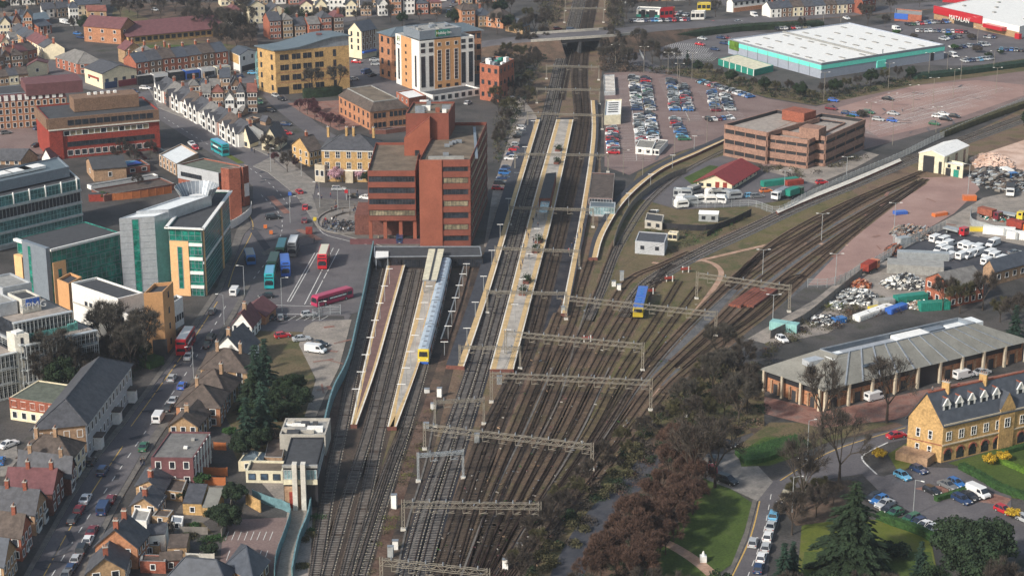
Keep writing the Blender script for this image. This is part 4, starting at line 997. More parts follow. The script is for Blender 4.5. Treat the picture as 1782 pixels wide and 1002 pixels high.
# concourse roof between the red office block and the bay platforms
mb = MB(); q = [G(p, 3.2) for p in [(652, 430), (835, 430), (838, 446), (652, 448)]]; c = sum(q, Vector()) / 4
r = empty("concourse_building", (c.x, c.y, 0), "low dark-fronted station concourse below the red office block", "station building")
mb.hexa([p - Vector((0, 0, 3.2)) for p in q], q, "black_trim", "felt", False); part("wall", mb, r)
mb = MB()
for i in range(4): mb.bar(q[i] + Vector((0, 0, .15)), q[(i + 1) % 4] + Vector((0, 0, .15)), .3, "lead", .25)
part("parapet", mb, r)
for i in range(12):
 put_win(r, Vector((q[3].x, q[3].y, 0)), Vector((q[2].x, q[2].y, 0)), (i + .5) / 12, 1.5, "v", 3.0, 2.2, 3, 1, c)
roofed("small white-roofed kiosk at the corner of the bus station", [(654, 437), (676, 437), (676, 447), (653, 449)], 3.6, .3, "roof_white", "kiosk", z0=0, cat="kiosk")
# ---- dark-roofed station building east
b5 = Bld("station_building", "dark-roofed station entrance building east of the tracks", "station building", (1024, 362), 344, (1030, 300), (1066, 346), "brick_dark", "tile_brown", "flat", par=.2)
b5.band("C", 2.2, 1.6, "s", nx=8); b5.door("C", .5, 2, 2.4, "black_trim")
b6 = Bld("glazed_lobby", "glass lobby with a white frame below the dark-roofed station building", "lobby", (1025, 376), 364, (1027, 350), (1070, 366), "frame_silver", "metal_roof_blue", "flat", par=.1)
b6.band("C", 1.8, 2.4, "p", nx=9)
# ---- overhead line gantries
def gantry(bL, bR, yt, label, nL=None, th=1.1, m="mast", drops=8, legs=3, lat=True, group="overhead line gantries", mw=.5):
 """feet of the two masts; yt: row of the truss at the first mast"""
 a, b = G(bL), G(bR); h = HT(bL, yt); r = empty("overhead_gantry", a.lerp(b, .5), label, "gantry", group)
 d = (b - a).normalized(); s = Vector((-d.y, d.x, 0))
 for p in (a, b):
  mb = MB()
  for x in (-mw / 2, mw / 2): mb.bar(p + d * x, p + d * x + Vector((0, 0, h + .4)), .16, m)
  z = 0; k = 1
  while z < h - .8: mb.bar(p - d * mw / 2 * k + Vector((0, 0, z)), p + d * mw / 2 * k + Vector((0, 0, z + .8)), .07, m); z += .8; k = -k
  mb.box((p.x, p.y, 0), 1, 1, .4, "concrete_pale"); part("mast", mb, r)
 mb = MB(); L = (b - a).length; t0 = Vector((0, 0, h)); t1 = Vector((0, 0, h - th))
 for o in (-.35, .35):
  for t in (t0, t1): mb.bar(a + s * o + t, b + s * o + t, .09, m)
 n = max(4, int(L / th));
 for i in range(n):
  p, q = a.lerp(b, i / n), a.lerp(b, (i + 1) / n)
  for o in (-.35, .35): mb.bar(p + s * o + (t0 if i % 2 else t1), q + s * o + (t1 if i % 2 else t0), .06, m)
  mb.bar(p - s * .35 + t0, q + s * .35 + t0, .07, m)
 part("truss", mb, r)
 for i in range(drops):
  p = a.lerp(b, (i + .6) / (drops + .2)); mb = MB(); mb.bar(p + t1, p + t1 - Vector((0, 0, 1.2)), .1, m); mb.bar(p + t1 - Vector((0, 0, 1.2)), p + t1 - Vector((0, 0, .7)) + d * 1.4, .07, m)
  mb.cyl(p + t0, p + t0 + Vector((0, 0, .6)), .14, .14, "lead", 6); mb.bar(p + t1 - Vector((0, 0, 1.1)), p + t1 - Vector((0, 0, 1.1)) + d * 1.6, .08, m); part("dropper_arm", mb, r)
 return a, b, h
GN = [gantry((664, 1010), (850, 1030), 972, "lattice gantry cut by the bottom edge of the view", drops=6),
  gantry((702, 922), (939, 926), 872, "lattice gantry second from the bottom, spanning the yard throat"),
  gantry((739, 782), (1030, 818), 738, "longest lattice gantry, ending beside the dark hedge bank", drops=10),
  gantry((855, 700), (1132, 714), 648, "heavy lattice gantry just below the island platform ramp", drops=10),
  gantry((880, 622), (1118, 645), 576, "lattice gantry springing from the near end of the island platform", drops=9),
  gantry((985, 556), (1245, 585), 515, "lattice gantry crossing above the blue and yellow engine", drops=8),
  gantry((1212, 520), (1373, 543), 475, "lattice gantry over the sidings by the pink yard", drops=5)]
for bl, br, yt, lb, m, dr in [((728, 838), (806, 832), 790, "short blue-grey portal over the converging bay tracks", "mast_grey", 2), ((757, 742), (842, 738), 697, "light portal frame near the pale cabinets below the train", "mast", 3),
  ((800, 640), (905, 642), 602, "slim portal over the fast lines at the platform ends", "mast", 4), ((848, 545), (985, 548), 506, "slim portal crossing the island at its lowest planters", "mast", 5),
  ((862, 462), (1008, 468), 430, "slim portal crossing the island near its middle planters", "mast", 5), ((888, 392), (1032, 396), 360, "slim portal by the glazed island shelter", "mast", 5),
  ((896, 298), (1058, 300), 267, "slim portal north of the island waiting room", "mast", 5), ((918, 222), (1048, 226), 196, "slim portal at the far tip of the island platform", "mast", 4),
  ((934, 180), (1043, 182), 154, "slim portal midway between the bridge and the island", "mast", 4), ((951, 138), (1042, 140), 114, "slim portal in front of the road bridge", "mast", 4),
  ((982, 40), (1050, 40), 14, "slim portal just beyond the road bridge", "mast", 3), ((984, 20), (1052, 18), -4, "slim portal farthest up the line", "mast", 3)]:
 GN.append(gantry(bl, br, yt, lb, th=.55, m=m, drops=dr, mw=.3))
# contact and catenary wires: one thing per electrified track
def wire(key, i0, label, y0, y1):
 c = [p for p in TR[key] if True]; mb = MB(); z = 5.6
 pts = resample(c, 12)
 pts = [p for p in pts if y0 < p.y < y1]
 for i in range(len(pts) - 1):
  a, b = pts[i], pts[i + 1]; mb.bar(a + Vector((0, 0, z)), b + Vector((0, 0, z)), .035, "black_trim")
  s0 = 1.1 - .5 * math.sin(math.pi * (i % 5) / 5); s1 = 1.1 - .5 * math.sin(math.pi * ((i + 1) % 5) / 5)
  mb.bar(a + Vector((0, 0, z + s0)), b + Vector((0, 0, z + s1)), .035, "black_trim")
 solo("overhead_wire", mb, label, "overhead wire", "overhead wires")
for k, l in (("f5", "overhead wires above the fast line along the orange-edged platform"), ("f6", "overhead wires above the fast line beside the island"), ("s7", "overhead wires above the slow line beside the island"), ("s8", "overhead wires above the slow line by the eastern platform"), ("y3", "overhead wires above the middle of the yard")):
 wire(k, 0, l, 300, 700)
# ---- platform lamps, signs
def plat_lamp(p, z, label, group, h=4.2):
 g = G(p, z); r = empty("platform_lamp", g, label, "lamp", group); mb = MB(); mb.cyl(g, g + Vector((0, 0, h)), .09, .06, "galv", 6); part("pole", mb, r)
 mb = MB(); mb.bar(g + Vector((-.9, 0, h)), g + Vector((.9, 0, h)), .22, "frame_white", .12); part("lamp_head", mb, r)
for i in range(8): plat_lamp((678 - i * 8.2, 494 + i * 30.5), .95, "%s twin-head lamp from the buffers on the plum platform" % nth(i), "lamps along the plum platform")
for i in range(7): plat_lamp((747 - i * 8.0, 525 + i * 29), .95, "%s twin-head lamp from the canopy on the buff platform" % nth(i), "lamps along the buff platform")
for i in range(7): plat_lamp((812 - i * 6.4, 480 + i * 17 + i * i), .5, "%s post from the concourse on the disused low platform" % nth(i), "posts along the disused platform", 3.4)
for i in range(6): plat_lamp((948 - i * 13, 380 + i * 45), .95, "%s slender lamp from the shelter on the island platform" % nth(i), "lamps along the island platform", 4.6)
for i in range(9): plat_lamp((928 - i * 14.4, 230 + i * 46), .95, "%s lamp from the far end of the orange-edged platform" % nth(i), "lamps along the orange-edged platform", 4.0)
for i in range(5): plat_lamp((1056 + i * 38, 395 - i * 34), .95, "%s lamp up the curved platform" % nth(i), "lamps along the curved platform", 4.4)
people([(R.uniform(925, 950) - (y - 380) * .28, y, ) for y in range(375, 480, 9)], "waiting on the broad island platform", "passengers on the island platform", False)
people([(1015 - i * 5, 402 + i * 9) for i in range(6)], "waiting on the narrow eastern platform", "passengers on the eastern platform")
for o in list(COL.objects)[-400:]:
 if o.name.startswith("person"): o.location.z = .96
# ---- silver commuter train
def train(pts, n, label):
 c = smooth([G(p) for p in pts], 8); cl = resample(c, .5); L = 17.7; r = empty("commuter_train", cl[0], label, "train")
 def at(s): k = min(len(cl) - 2, int(s / .5)); return cl[k].lerp(cl[k + 1], s / .5 - k)
 for i in range(n):
  a, b = at(i * (L + .6)), at(i * (L + .6) + L); d = (b - a).normalized(); s = Vector((-d.y, d.x, 0)); U = Vector((0, 0, 1)); mb = MB()
  pr = [(-1.4, 1.1), (-1.42, 3.2), (-1.1, 3.75), (-.5, 3.95), (.5, 3.95), (1.1, 3.75), (1.42, 3.2), (1.4, 1.1)]
  for j in range(len(pr) - 1):
   (x0, z0), (x1, z1) = pr[j], pr[j + 1]; m = "train_roof" if 0 < j < 6 else "panel_silver"
   mb.face([a + s * x0 + U * z0, b + s * x0 + U * z0, b + s * x1 + U * z1, a + s * x1 + U * z1], m)
  mb.face([a + s * x + U * z for x, z in pr], "panel_blue_grey"); mb.face([b + s * x + U * z for x, z in pr], "panel_blue_grey"); mb.bar(a + U * .75, b + U * .75, 2.3, "black_trim", .7)
  cr = part("carriage", mb, r)
  for sg in (-1, 1):
   g = MB(); o = s * sg * 1.435
   g.face([a + o + d * .8 + U * 2.15, b + o - d * .8 + U * 2.15, b + o - d * .8 + U * 3.0, a + o + d * .8 + U * 3.0], "glass_dark")
   for t in (.3, .7):
    e = a.lerp(b, t) + s * sg * 1.45; g.face([e - d * .7 + U * 1.15, e + d * .7 + U * 1.15, e + d * .7 + U * 3.2, e - d * .7 + U * 3.2], "paint_orange" if sg else "paint_orange")
   sub("side_windows", g, cr, r)
  g = MB()
  for t in (.1, .3, .5, .7, .9): e = a.lerp(b, t) + U * 3.93; g.bar(e - d * .5, e + d * .5, .8, "lead", .1)
  sub("roof_vents", g, cr, r)
  if i == 0:
   f = MB(); e = a - d * .02
   f.hexa([e + s * -1.38 + U * .9, e + s * 1.38 + U * .9, e - d * .5 + s * 1.25 + U * .9, e - d * .5 - s * 1.25 + U * .9], [e + s * -1.3 + U * 3.85, e + s * 1.3 + U * 3.85, e - d * .1 + s * 1.1 + U * 3.7, e - d * .1 - s * 1.1 + U * 3.7], "paint_yellow"); part("yellow_front", f, r)
   f = MB(); o = e - d * .43; f.face([o - s * 1.0 + U * 2.1, o + s * 1.0 + U * 2.1, e - d * .2 + s * .95 + U * 3.25, e - d * .2 - s * .95 + U * 3.25], "glass_dark"); part("windscreen", f, r)
   f = MB(); f.bar(e - d * .45 - s * 1.2 + U * .65, e - d * .45 + s * 1.2 + U * .65, .3, "paint_royal_blue", .55); part("skirt", f, r)
   f = MB()
   for q in (-.95, .95): f.bar(e - d * .5 + s * q - s * .15 + U * 1.45, e - d * .5 + s * q + s * .15 + U * 1.45, .1, "frame_white", .2)
   part("headlights", f, r)
train([(737, 634), (760, 545), (779, 463)], 4, "silver commuter train with a yellow front and blue skirt at the buff platform")
# ---- blue roofed engine
def engine(p, q):
 a, b = G(p), G(q); d = (b - a).normalized(); s = Vector((-d.y, d.x, 0)); U = Vector((0, 0, 1)); r = empty("locomotive", a, "yellow engine with a bright blue roof standing in the yard", "locomotive")
 mb = MB(); L = 17; mb.bar(a + U * 1.9, a + d * L + U * 1.9, 2.6, "paint_yellow", 2.4); part("body", mb, r)
 mb = MB(); mb.bar(a + d * .6 + U * 3.3, a + d * 7.8 + U * 3.3, 2.5, "paint_royal_blue", .5); mb.bar(a + d * 8.4 + U * 3.3, a + d * (L - .4) + U * 3.3, 2.5, "paint_royal_blue", .5)
 for t in (2, 4, 6, 10, 12, 14): mb.bar(a + d * t + U * 3.6 - s * .5, a + d * t + U * 3.6 + s * .5, .7, "paint_blue", .2)
 part("roof", mb, r)
 mb = MB(); mb.bar(a - d * .35 + U * 2.5 - s * 1.0, a - d * .35 + U * 2.5 + s * 1.0, .1, "glass_dark", .8); part("windscreen", mb, r)
 mb = MB(); mb.bar(a - d * .1 + U * 1.5, a + d * .3 + U * 1.5, 2.4, "paint_yellow", 1.6); part("nose", mb, r)
 mb = MB(); mb.bar(a + d * .5 + U * .5, a + d * (L - .5) + U * .5, 2.0, "black_trim", .7); part("underframe", mb, r)
 for sg in (-1, 1):
  mb = MB(); o = s * sg * 1.32; mb.face([a + o + d * 1 + U * 2.2, a + o + d * (L - 1) + U * 2.2, a + o + d * (L - 1) + U * 2.8, a + o + d * 1 + U * 2.8], "glass_dark"); part("side_windows", mb, r)
engine((1110, 556), (1122, 508))
# buffer stops
for i, (x, y) in enumerate([(1022, 595), (1131, 512), (1165, 490), (1193, 474)]):
 g = G((x, y)); r = empty("buffer_stop", g, "red buffer stop, %s from the island platform" % nth(i), "buffer stop", "red buffer stops in the yard"); mb = MB(); mb.box((g.x, g.y, .8), 2.6, .5, .6, "fascia_red", rz=.2); part("beam", mb, r)
 for s in (-1, 1): mb = MB(); mb.box((g.x + s * .8, g.y, 0), .25, .5, 1.7, "line_white"); mb.bar((g.x + s * .8, g.y + 1.8, .1), (g.x + s * .8, g.y, 1.5), .2, "fascia_red"); part("post", mb, r)
# trackside cabinets
for i, (x, y, h, c) in enumerate([(765, 690, 2.6, "frame_white"), (754, 712, 1.8, "frame_white"), (743, 683, 1.2, "frame_white"), (686, 884, 3.6, "frame_white"), (680, 968, 2.6, "galv"), (688, 955, 2.2, "frame_white"), (869, 668, 2.4, "galv"), (980, 545, 2.2, "galv"),
  (830, 770, 2.6, "galv"), (1082, 488, 3.2, "galv"), (1077, 505, 2.0, "frame_white"), (1068, 498, 1.8, "frame_white"), (880, 990, 2.5, "frame_white"), (905, 958, 1.8, "frame_white"), (742, 745, 1.6, "galv"), (1198, 715, 1.6, "frame_white"), (1192, 725, 1.3, "frame_white")]):
 g = G((x, y)); r = empty("trackside_cabinet", g, "pale equipment cabinet %s" % ["beside the train's yellow front", "with two shelves near the light portal", "lone and low between train and cabinets", "tall and narrow by the second gantry", "slim grey under the bottom gantry", "squat white under the bottom gantry", "grey at the island ramp", "grey at the foot of the eastern platform",
  "hung grey under the longest gantry", "tall green-grey below the curved platform", "white wrapped below the curved platform", "low white near the curved platform end", "white at the bottom edge by the hedge bank", "small white by the last sidings", "grey under the longest gantry's first mast", "upper of two white ones in the dark bank", "lower of two white ones in the dark bank"][i], "cabinet", "trackside cabinets")
 mb = MB(); h *= .8; mb.box(g, 1.05, .7, h, c, rz=R.uniform(-.3, .3)); part("body", mb, r); mb = MB(); mb.box((g.x, g.y, h), 1.2, .85, .12, "lead"); part("lid", mb, r)
for i, (x, y) in enumerate([(1322, 520), (1300, 520)]):
 g = G((x, y)); mb = MB(); d = (G((1345, 500)) - G((1280, 545))).normalized()
 for k in range(7): q = g + Vector((-d.y, d.x, 0)) * (k - 3) * .5; mb.bar(q - d * 8 + Vector((0, 0, .4)), q + d * 8 + Vector((0, 0, .4)), .38, "brick_rust" if k % 2 else "tile_red", .7)
 solo("sleeper_stack", mb, "%s flat stack of rust-red beams beside the stub track" % ("right" if i == 0 else "left"), "beam stack", "stacks of rust-red beams", loc=g)
# ---- fences along the line
def fence(pts, h, m, label, step=2.6, k=4, cat="fence", solid=True, name="fence", th=.08, lift=0.0):
 c = resample(smooth([G(p) for p in pts], k), step); md = c[len(c) // 2]; r = empty(name, (md.x, md.y, 0), label, cat); mb = MB()
 for i in range(len(c) - 1):
  a, b = c[i], c[i + 1]
  if solid: mb.bar(a + Vector((0, 0, h / 2)), b + Vector((0, 0, h / 2)), th, m, h)
  else:
   for z in (.25, .6, .95): mb.bar(a + Vector((0, 0, h * z)), b + Vector((0, 0, h * z)), .07, m)
   for t in [q / 9 for q in range(9)]: p = a.lerp(b, t); mb.bar(p, p + Vector((0, 0, h)), .05, m)
 part("panels", mb, r); mb = MB()
 for p in c: mb.bar(p, p + Vector((0, 0, h + .12)), .14, m)
 part("posts", mb, r); return r
fence([(650, 436), (638, 500), (632, 530), (622, 575), (612, 620), (600, 655), (582, 690), (570, 730), (556, 800), (546, 860)], 2.8, "fence_teal", "tall teal corrugated fence between the bus station and the bay tracks", solid=True, th=.35)
fence([(545, 860), (536, 910), (520, 950), (508, 1010)], 2.2, "fence_teal", "teal fence beside the ramp below the signal box", th=.3)
fence([(440, 868), (470, 880), (505, 893), (500, 925), (482, 975), (478, 1010)], 2.0, "fence_teal", "teal fence bending round the small car park")
fence([(545, 555), (572, 548), (602, 547)], 2.6, "galv", "grey steel fence closing the end of the bus station", solid=False)
fence([(1068, 430), (1080, 395), (1108, 352), (1160, 315), (1200, 300)], 2.0, "timber_grey", "dark fence inside the curved track behind the huts")
fence([(1170, 358), (1240, 362), (1310, 360), (1352, 372), (1400, 348), (1480, 312), (1566, 276), (1640, 240), (1800, 172)], 2.2, "galv", "long grey palisade fence following the freight curve", solid=False)
fence([(1405, 500), (1450, 498), (1500, 474), (1560, 440), (1600, 418), (1650, 396)], 2.4, "galv", "grey palisade fence round the van yard's upper side", solid=False)
fence([(1340, 590), (1400, 560), (1450, 520), (1500, 480)], 2.2, "timber_grey", "dark boundary fence between the sidings and the scrap yard")
fence([(1690, 372), (1690, 392), (1720, 402), (1782, 422)], 2.2, "galv", "corrugated grey fence enclosing the contractor's compound")
fence([(1152, 398), (1220, 402), (1262, 395), (1310, 372)], 1.8, "black_trim", "dark fence separating the huts from the caravans")
fence([(1230, 412), (1262, 392), (1310, 376)], 1.4, "black_trim", "short black retaining fence above the freight curve")
fence([(1105, 70), (1112, 90), (1122, 108)], 1.4, "galv", "railing along the access road down from the bridge", solid=False)
# ============================================================ LARGE BUILDINGS
up3 = lambda z: Vector((0, 0, z))
# ---- white and orange hotel
FR("H")
b = Bld("hotel", "tall white and orange hotel with a green sign on its roof", "hotel", (540, 878), 285, (255, 190), (1170, 217), "render_white", "felt_light", "flat", par=.6); H = b.h; s = H / 21.0
b.strip("A", 0, H + .05, "hotel_orange", .33, .76, .08); b.strip("C", 0, H + .05, "hotel_orange", .27, .75, .08)
W = lambda k, t, z, st, w, h, nx=1, nz=1, off=.0: put_win(b.root, *b.face(k), t, z * s, st, w, h * s, nx, nz, b.cen, off=off)
for t in (.065, .21, .80, .935):
 W("C", t, 8.3, "d", 1.7, 12.6, 1, 9)
 for z in (16.9, 19.3): W("C", t, z, "d", 1.7, 1.5)
for t in (.36, .51, .665):
 W("C", t, 10.3, "w", 1.7, 12.6, 1, 9, .07); W("C", t, 1.8, "d", 1.5, 1.2, off=.07); W("C", t, 19.0, "w", 1.5, 1.5, off=.07)
W("A", .16, 8.2, "d", 1.2, 12.8, 1, 9); W("A", .87, 8.8, "d", 1.2, 12.8, 1, 9)
for z in (17.4, 14.5, 11.6, 8.7, 5.8, 3.0): W("A", .56, z, "d", 1.1, 1.0, off=.07)
ph = Bld("penthouse", None, None, quad=subq(b, .12, .8, .06, .82), h=3.4, wall="panel_blue_grey", roof="felt_light", kind="flat", root=b.root, par=.4, wname="penthouse_wall", rname="penthouse_roof")
for k in range(9): ph.box(R.uniform(.15, .85), R.uniform(.1, .9), R.uniform(1, 3), R.uniform(1, 2), b.h + 3.0, R.uniform(.5, 1.3), "felt_light" if k % 2 else "lead")
ph.strip("C", .7, 3.2, "green_panel", .38, .72, .15, "sign_board")
lettering(b.root, ph.n, ph.c, .57, 1.95, "Holiday Inn", 1.7, "frame_white", ph.cen, .3, .85)
ph.strip("C", .7, 3.2, "hedge_bright", .385, .44, .2, "sign_emblem")
lettering(b.root, b.n, b.a, .87, 18.2, "H", 3.0, "hedge_bright", b.cen, .2); lettering(b.root, b.n, b.a, .87, 16.2, "Holiday Inn", .75, "paint_dark_blue", b.cen, .2, .8)
FR("T2")
b = Bld("hotel_podium", "low white podium with dark windows wrapped round the hotel's foot", "podium", (1245, 690), 640, (1155, 615), (1562, 592), "render_white", "felt", "flat"); b.win("C", 7, 1, 1.6, 1.5, "d")
b = Bld("annex", "small brick building with two pale blue flat roofs below the hotel", "annex", (1085, 720), 660, (1000, 615), (1200, 640), "brick_red", "metal_roof_pale", "flat"); b.win("A", 3, 1, 1, 1.3)
# ---- office with a grey curved roof behind the hotel
FR("H")
b = Bld("office_building", "tan brick office with a wide blue-grey roof standing behind the hotel", "office building", (218, 740), 225, (62, 180), (1252, 152), "brick_orange", "metal_roof_blue", "hip", 2.6, "C", over=.8)
b.win("A", 2, 4, 1.6, 2.2, "d"); b.win("C", 16, 4, 1.6, 2.0, "d", m0=.02)
# ---- yellow brick office with the wave roof
FR("T2")
b = Bld("office_building", "yellow brick office with a wave-shaped grey roof beside the crossroads", "office building", (198, 640), 348, (68, 318), (682, 305), "brick_yellow", "felt", "flat", par=.1)
prof = [(0, .25), (.15, .3), (.3, .7), (.45, 1.6), (.6, 2.6), (.75, 3.5), (.9, 3.7), (1, 3.5)]
ea, ec = (b.a - b.n), (b.c - b.n); o0 = b.n + up3(b.h); ea1, ec1 = ea.normalized(), ec.normalized()
mb, g = MB(), MB()
P0 = [o0 - ea1 * .8 + ec * t + up3(z) + ec1 * (-.8 if t == 0 else .8 if t == 1 else 0) for t, z in prof]; P1_ = [p + ea + ea1 * 1.6 for p in P0]
for i in range(len(prof) - 1):
 q = [P0[i], P0[i + 1], P1_[i + 1], P1_[i]]; mb.hexa([x for x in q], [x + up3(.45) for x in q], "metal_roof_blue", None, True)
 for Z in (o0, o0 + ea):
  t0, z0 = prof[i]; t1, z1 = prof[i + 1]; g.face([Z + ec * t0, Z + ec * t1, Z + ec * t1 + up3(z1), Z + ec * t0 + up3(z0)], "lead")
part("curved_roof", mb, b.root); part("roof_infill", g, b.root)
mb = MB(); p = o0 + ea * .5 + ec * .72 + up3(4); mb.box(p, 2.2, 1.2, .6, "tile_plum"); part("roof_hatch", mb, b.root)
for r in range(4):
 z = b.h * (.15 + .235 * r)
 for t in (.09, .15, .25, .31, .40, .46, .56, .62):
  if r == 0 and t < .2: continue
  put_win(b.root, b.n, b.c, t, z, "d", 1.5, 2.0, 2, 1, b.cen)
 put_win(b.root, b.n, b.c, .80, z, "d", 1.1, 2.6, 1, 2, b.cen); put_win(b.root, b.n, b.a, .2, z, "d", 1.2, 2.0, 1, 1, b.cen); put_win(b.root, b.n, b.a, .8, z, "d", 1.2, 2.0, 1, 1, b.cen)
b.strip("C", 0, 3.0, "black_trim", .015, .17, .02, "garage_opening"); b.strip("C", b.h * .5, b.h * .5 + .2, "brick_orange", 0, 1, .05, "string_course"); b.strip("C", b.h * .27, b.h * .27 + .2, "brick_orange", 0, 1, .05, "string_course")
# stair tower in teal glass at its left
g_ = G((95, 600)); mb = MB(); r = empty("fire_stair", g_, "teal metal fire stair at the wave-roofed office's left end", "fire stair");
for k in range(4): mb.box((g_.x, g_.y, 1 + 3.4 * k), 3, 4, .25, "frame_teal"); mb.bar((g_.x - 1.3, g_.y - 1.8, 1 + 3.4 * k), (g_.x + 1.3, g_.y + 1.8, 4.4 + 3.4 * k), .5, "frame_teal", .2)
part("flights", mb, r); mb = MB()
for sx in (-1.5, 1.5):
 for sy in (-2, 2): mb.bar((g_.x + sx, g_.y + sy, 0), (g_.x + sx, g_.y + sy, 14.6), .2, "frame_teal")
part("posts", mb, r)
# ---- white gabled corner block
FR("Z8")
b = Bld("shop_building", "tall white gabled corner shop with a blue awning", "shop", (1590, 655), 350, (1437, 330), (1745, 318), "render_cream", "slate_blue", "gable", 3.4, "C"); b.win("C", 4, 3, 1.2, 2.2, "w", z0=3.2); b.win("A", 2, 3, .8, 1.8, "d", z0=3)
b.strip("C", 3.3, b.h, "brick_brown", .03, .97, .03); b.strip("C", 2.4, 3.2, "paint_royal_blue", .02, .9, 1.2, "awning"); b.win("C", 4, 3, 1.3, 2.2, "w", z0=3.4)
# ---- mansard brick office
FR("T2")
b = Bld("office_building", "two-storey orange brick office with a dark mansard roof and tan flat top", "office building", (828, 878), 752, (615, 642), (1077, 722), "brick_orange", "tile_brown", "mansard", 2.8, over=.3, rise_in=2.6, top="felt_brown")
b.win("A", 7, 2, 1.2, 1.7, "d"); b.win("C", 4, 2, 1.2, 1.7, "d", m0=.5, m1=.97); b.win("C", 3, 2, 1.2, 1.7, "d", m0=.08, m1=.42)
mb = MB()
for i in range(4): mb.bar(b.hi[i] + up3(.1), b.hi[(i + 1) % 4] + up3(.1), .35, "felt_light", .3)
part("roof_edge", mb, b.root)
# ---- red brick office tower
FR("M2")
b = Bld("office_tower", "tallest red brick office block towering over the station concourse", "office tower", (1500, 733), 147, (1152, 150), (1608, -105), "tower_red", "felt_brown", "flat", par=.9)
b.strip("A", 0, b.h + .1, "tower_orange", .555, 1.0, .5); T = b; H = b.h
for i, y in enumerate((203, 282, 358, 436, 516, 594, 668)):
 z = (733 - y) / 586 * H; b.band("A", z, 1.5, "o" if i in (1, 3, 5) else "d", .05, .53, 6); b.strip("A", z - 2.5, z - 1.0, "tower_red", .0, .55, .25, "spandrel"); b.band("C", z, 1.3, "o", .05, .95, 14); b.strip("C", z - 2.3, z - 1.0, "brick_dark", .0, 1, .15, "spandrel")  # right-face spandrels take a darker brick, painting in that side's shade
b.strip("A", H - 1.9, H + .02, "tower_red", 0, .55, .25, "spandrel")
b.box(.07, .5, .8, (b.c - b.n).length * .8, H - .85, .5, "panel_blue_grey", name="roof_duct"); b.box(.5, .08, 10, 1.0, H - .8, .9, "felt_light")
for k in range(5): b.box(R.uniform(.2, .8), R.uniform(.1, .6), R.uniform(.8, 1.8), R.uniform(.8, 1.5), H - .8, .8, "lead")
e1, e2 = (b.a - b.n).normalized(), (b.c - b.n).normalized(); WA, DA = (b.a - b.n).length, (b.c - b.n).length
o = b.n + e2 * DA * .6 + e1 * (WA - 5)
Bld("stair_tower", None, None, quad=(o, o + e1 * 12.5, o + e1 * 12.5 + e2 * DA * .34, o + e2 * DA * .34), h=H + 7, wall="tower_red", roof="felt_brown", kind="flat", root=b.root, par=.5, wname="stair_tower_wall", rname="stair_tower_roof")
o = b.n + e2 * DA * .56 + e1 * (WA + .3)
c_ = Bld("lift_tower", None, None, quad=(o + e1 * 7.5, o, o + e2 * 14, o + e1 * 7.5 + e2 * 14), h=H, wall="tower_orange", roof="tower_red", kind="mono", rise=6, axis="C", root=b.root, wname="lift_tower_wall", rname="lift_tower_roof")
put_win(b.root, c_.n, c_.a, .5, H - 7, "d", 1.2, 7, 1, 5, c_.cen)
for k in range(8): q = T.n + e2 * DA * R.uniform(.64, .98) + e1 * (WA + R.uniform(-4, 6)); mb = MB(); mb.box((q.x, q.y, H + 6.5), R.uniform(1, 3), R.uniform(.6, 1.5), R.uniform(.6, 1.6), R.choice(["roof_white", "lead", "brick_rust"])); part("roof_plant", mb, b.root)
# left wing on stilts
h = HT((1135, 700), 222); z0 = HT((1135, 700), 556); n = G((1135, 700)); a = G((808, 222), h); a.z = 0; d = (a - n).normalized(); q = Vector((d.y, -d.x, 0))
if q.y < 0: q = -q
D = 34; n.z = z0; a.z = z0
b = Bld("office_wing", "lower red brick office wing raised on stilts, left of the tall block", "office wing", quad=(n, a, a + q * D, n + q * D), h=h - z0, wall="tower_red", roof="felt_brown", kind="flat", par=.7)
for i in range(4):
 z = (h - z0) * (.16 + .225 * i); b.band("A", z, 1.5, "o" if i in (0,) else "d", .02, .98, 15); b.strip("A", z + .95, z + 2.5, "tower_red", 0, 1, .3, "spandrel"); b.band("AF", z, 1.5, "d", .02, .98, 15)
mb = MB(); mb.face([p - up3(.02) for p in b.ring], "frame_dark"); part("soffit", mb, b.root)
for t in (.03, .33, .66, .97):
 for v in (.03, .5, .95): p = b.n + (b.a - b.n) * t + (b.c - b.n) * v; mb = MB(); mb.box((p.x, p.y, 0), 1.0, 1.0, z0, "tower_orange", ex=d); part("column", mb, b.root)
mb = MB(); p = b.n + (b.a - b.n) * .45 + q * 14; mb.box((p.x, p.y, 0), 24, 14, z0 - .3, "brick_dark", ex=d); part("recessed_ground_floor", mb, b.root)
mb = MB(); p = b.n + (b.a - b.n) * .5 + q * .2; mb.box((p.x - 1, p.y - 2.2, 0), 22, .4, 1.6, "tile_plum", ex=d); part("low_wall", mb, b.root)
for k in range(3): b.box(.9 - .04 * k, .12 + .08 * k, 1.2, 3, h - z0 - .6, 1.4, "lead"); b.box(.8, .3 + .2 * k, 1.6, 5, h - z0 - .6, 1.2, "felt_light")
b.box(.82, .8, 3, 3, h - z0 - .6, 2.6, "brick_brown"); b.box(.5, .35, .4, .4, h - z0 - .6, .5, "roof_white")
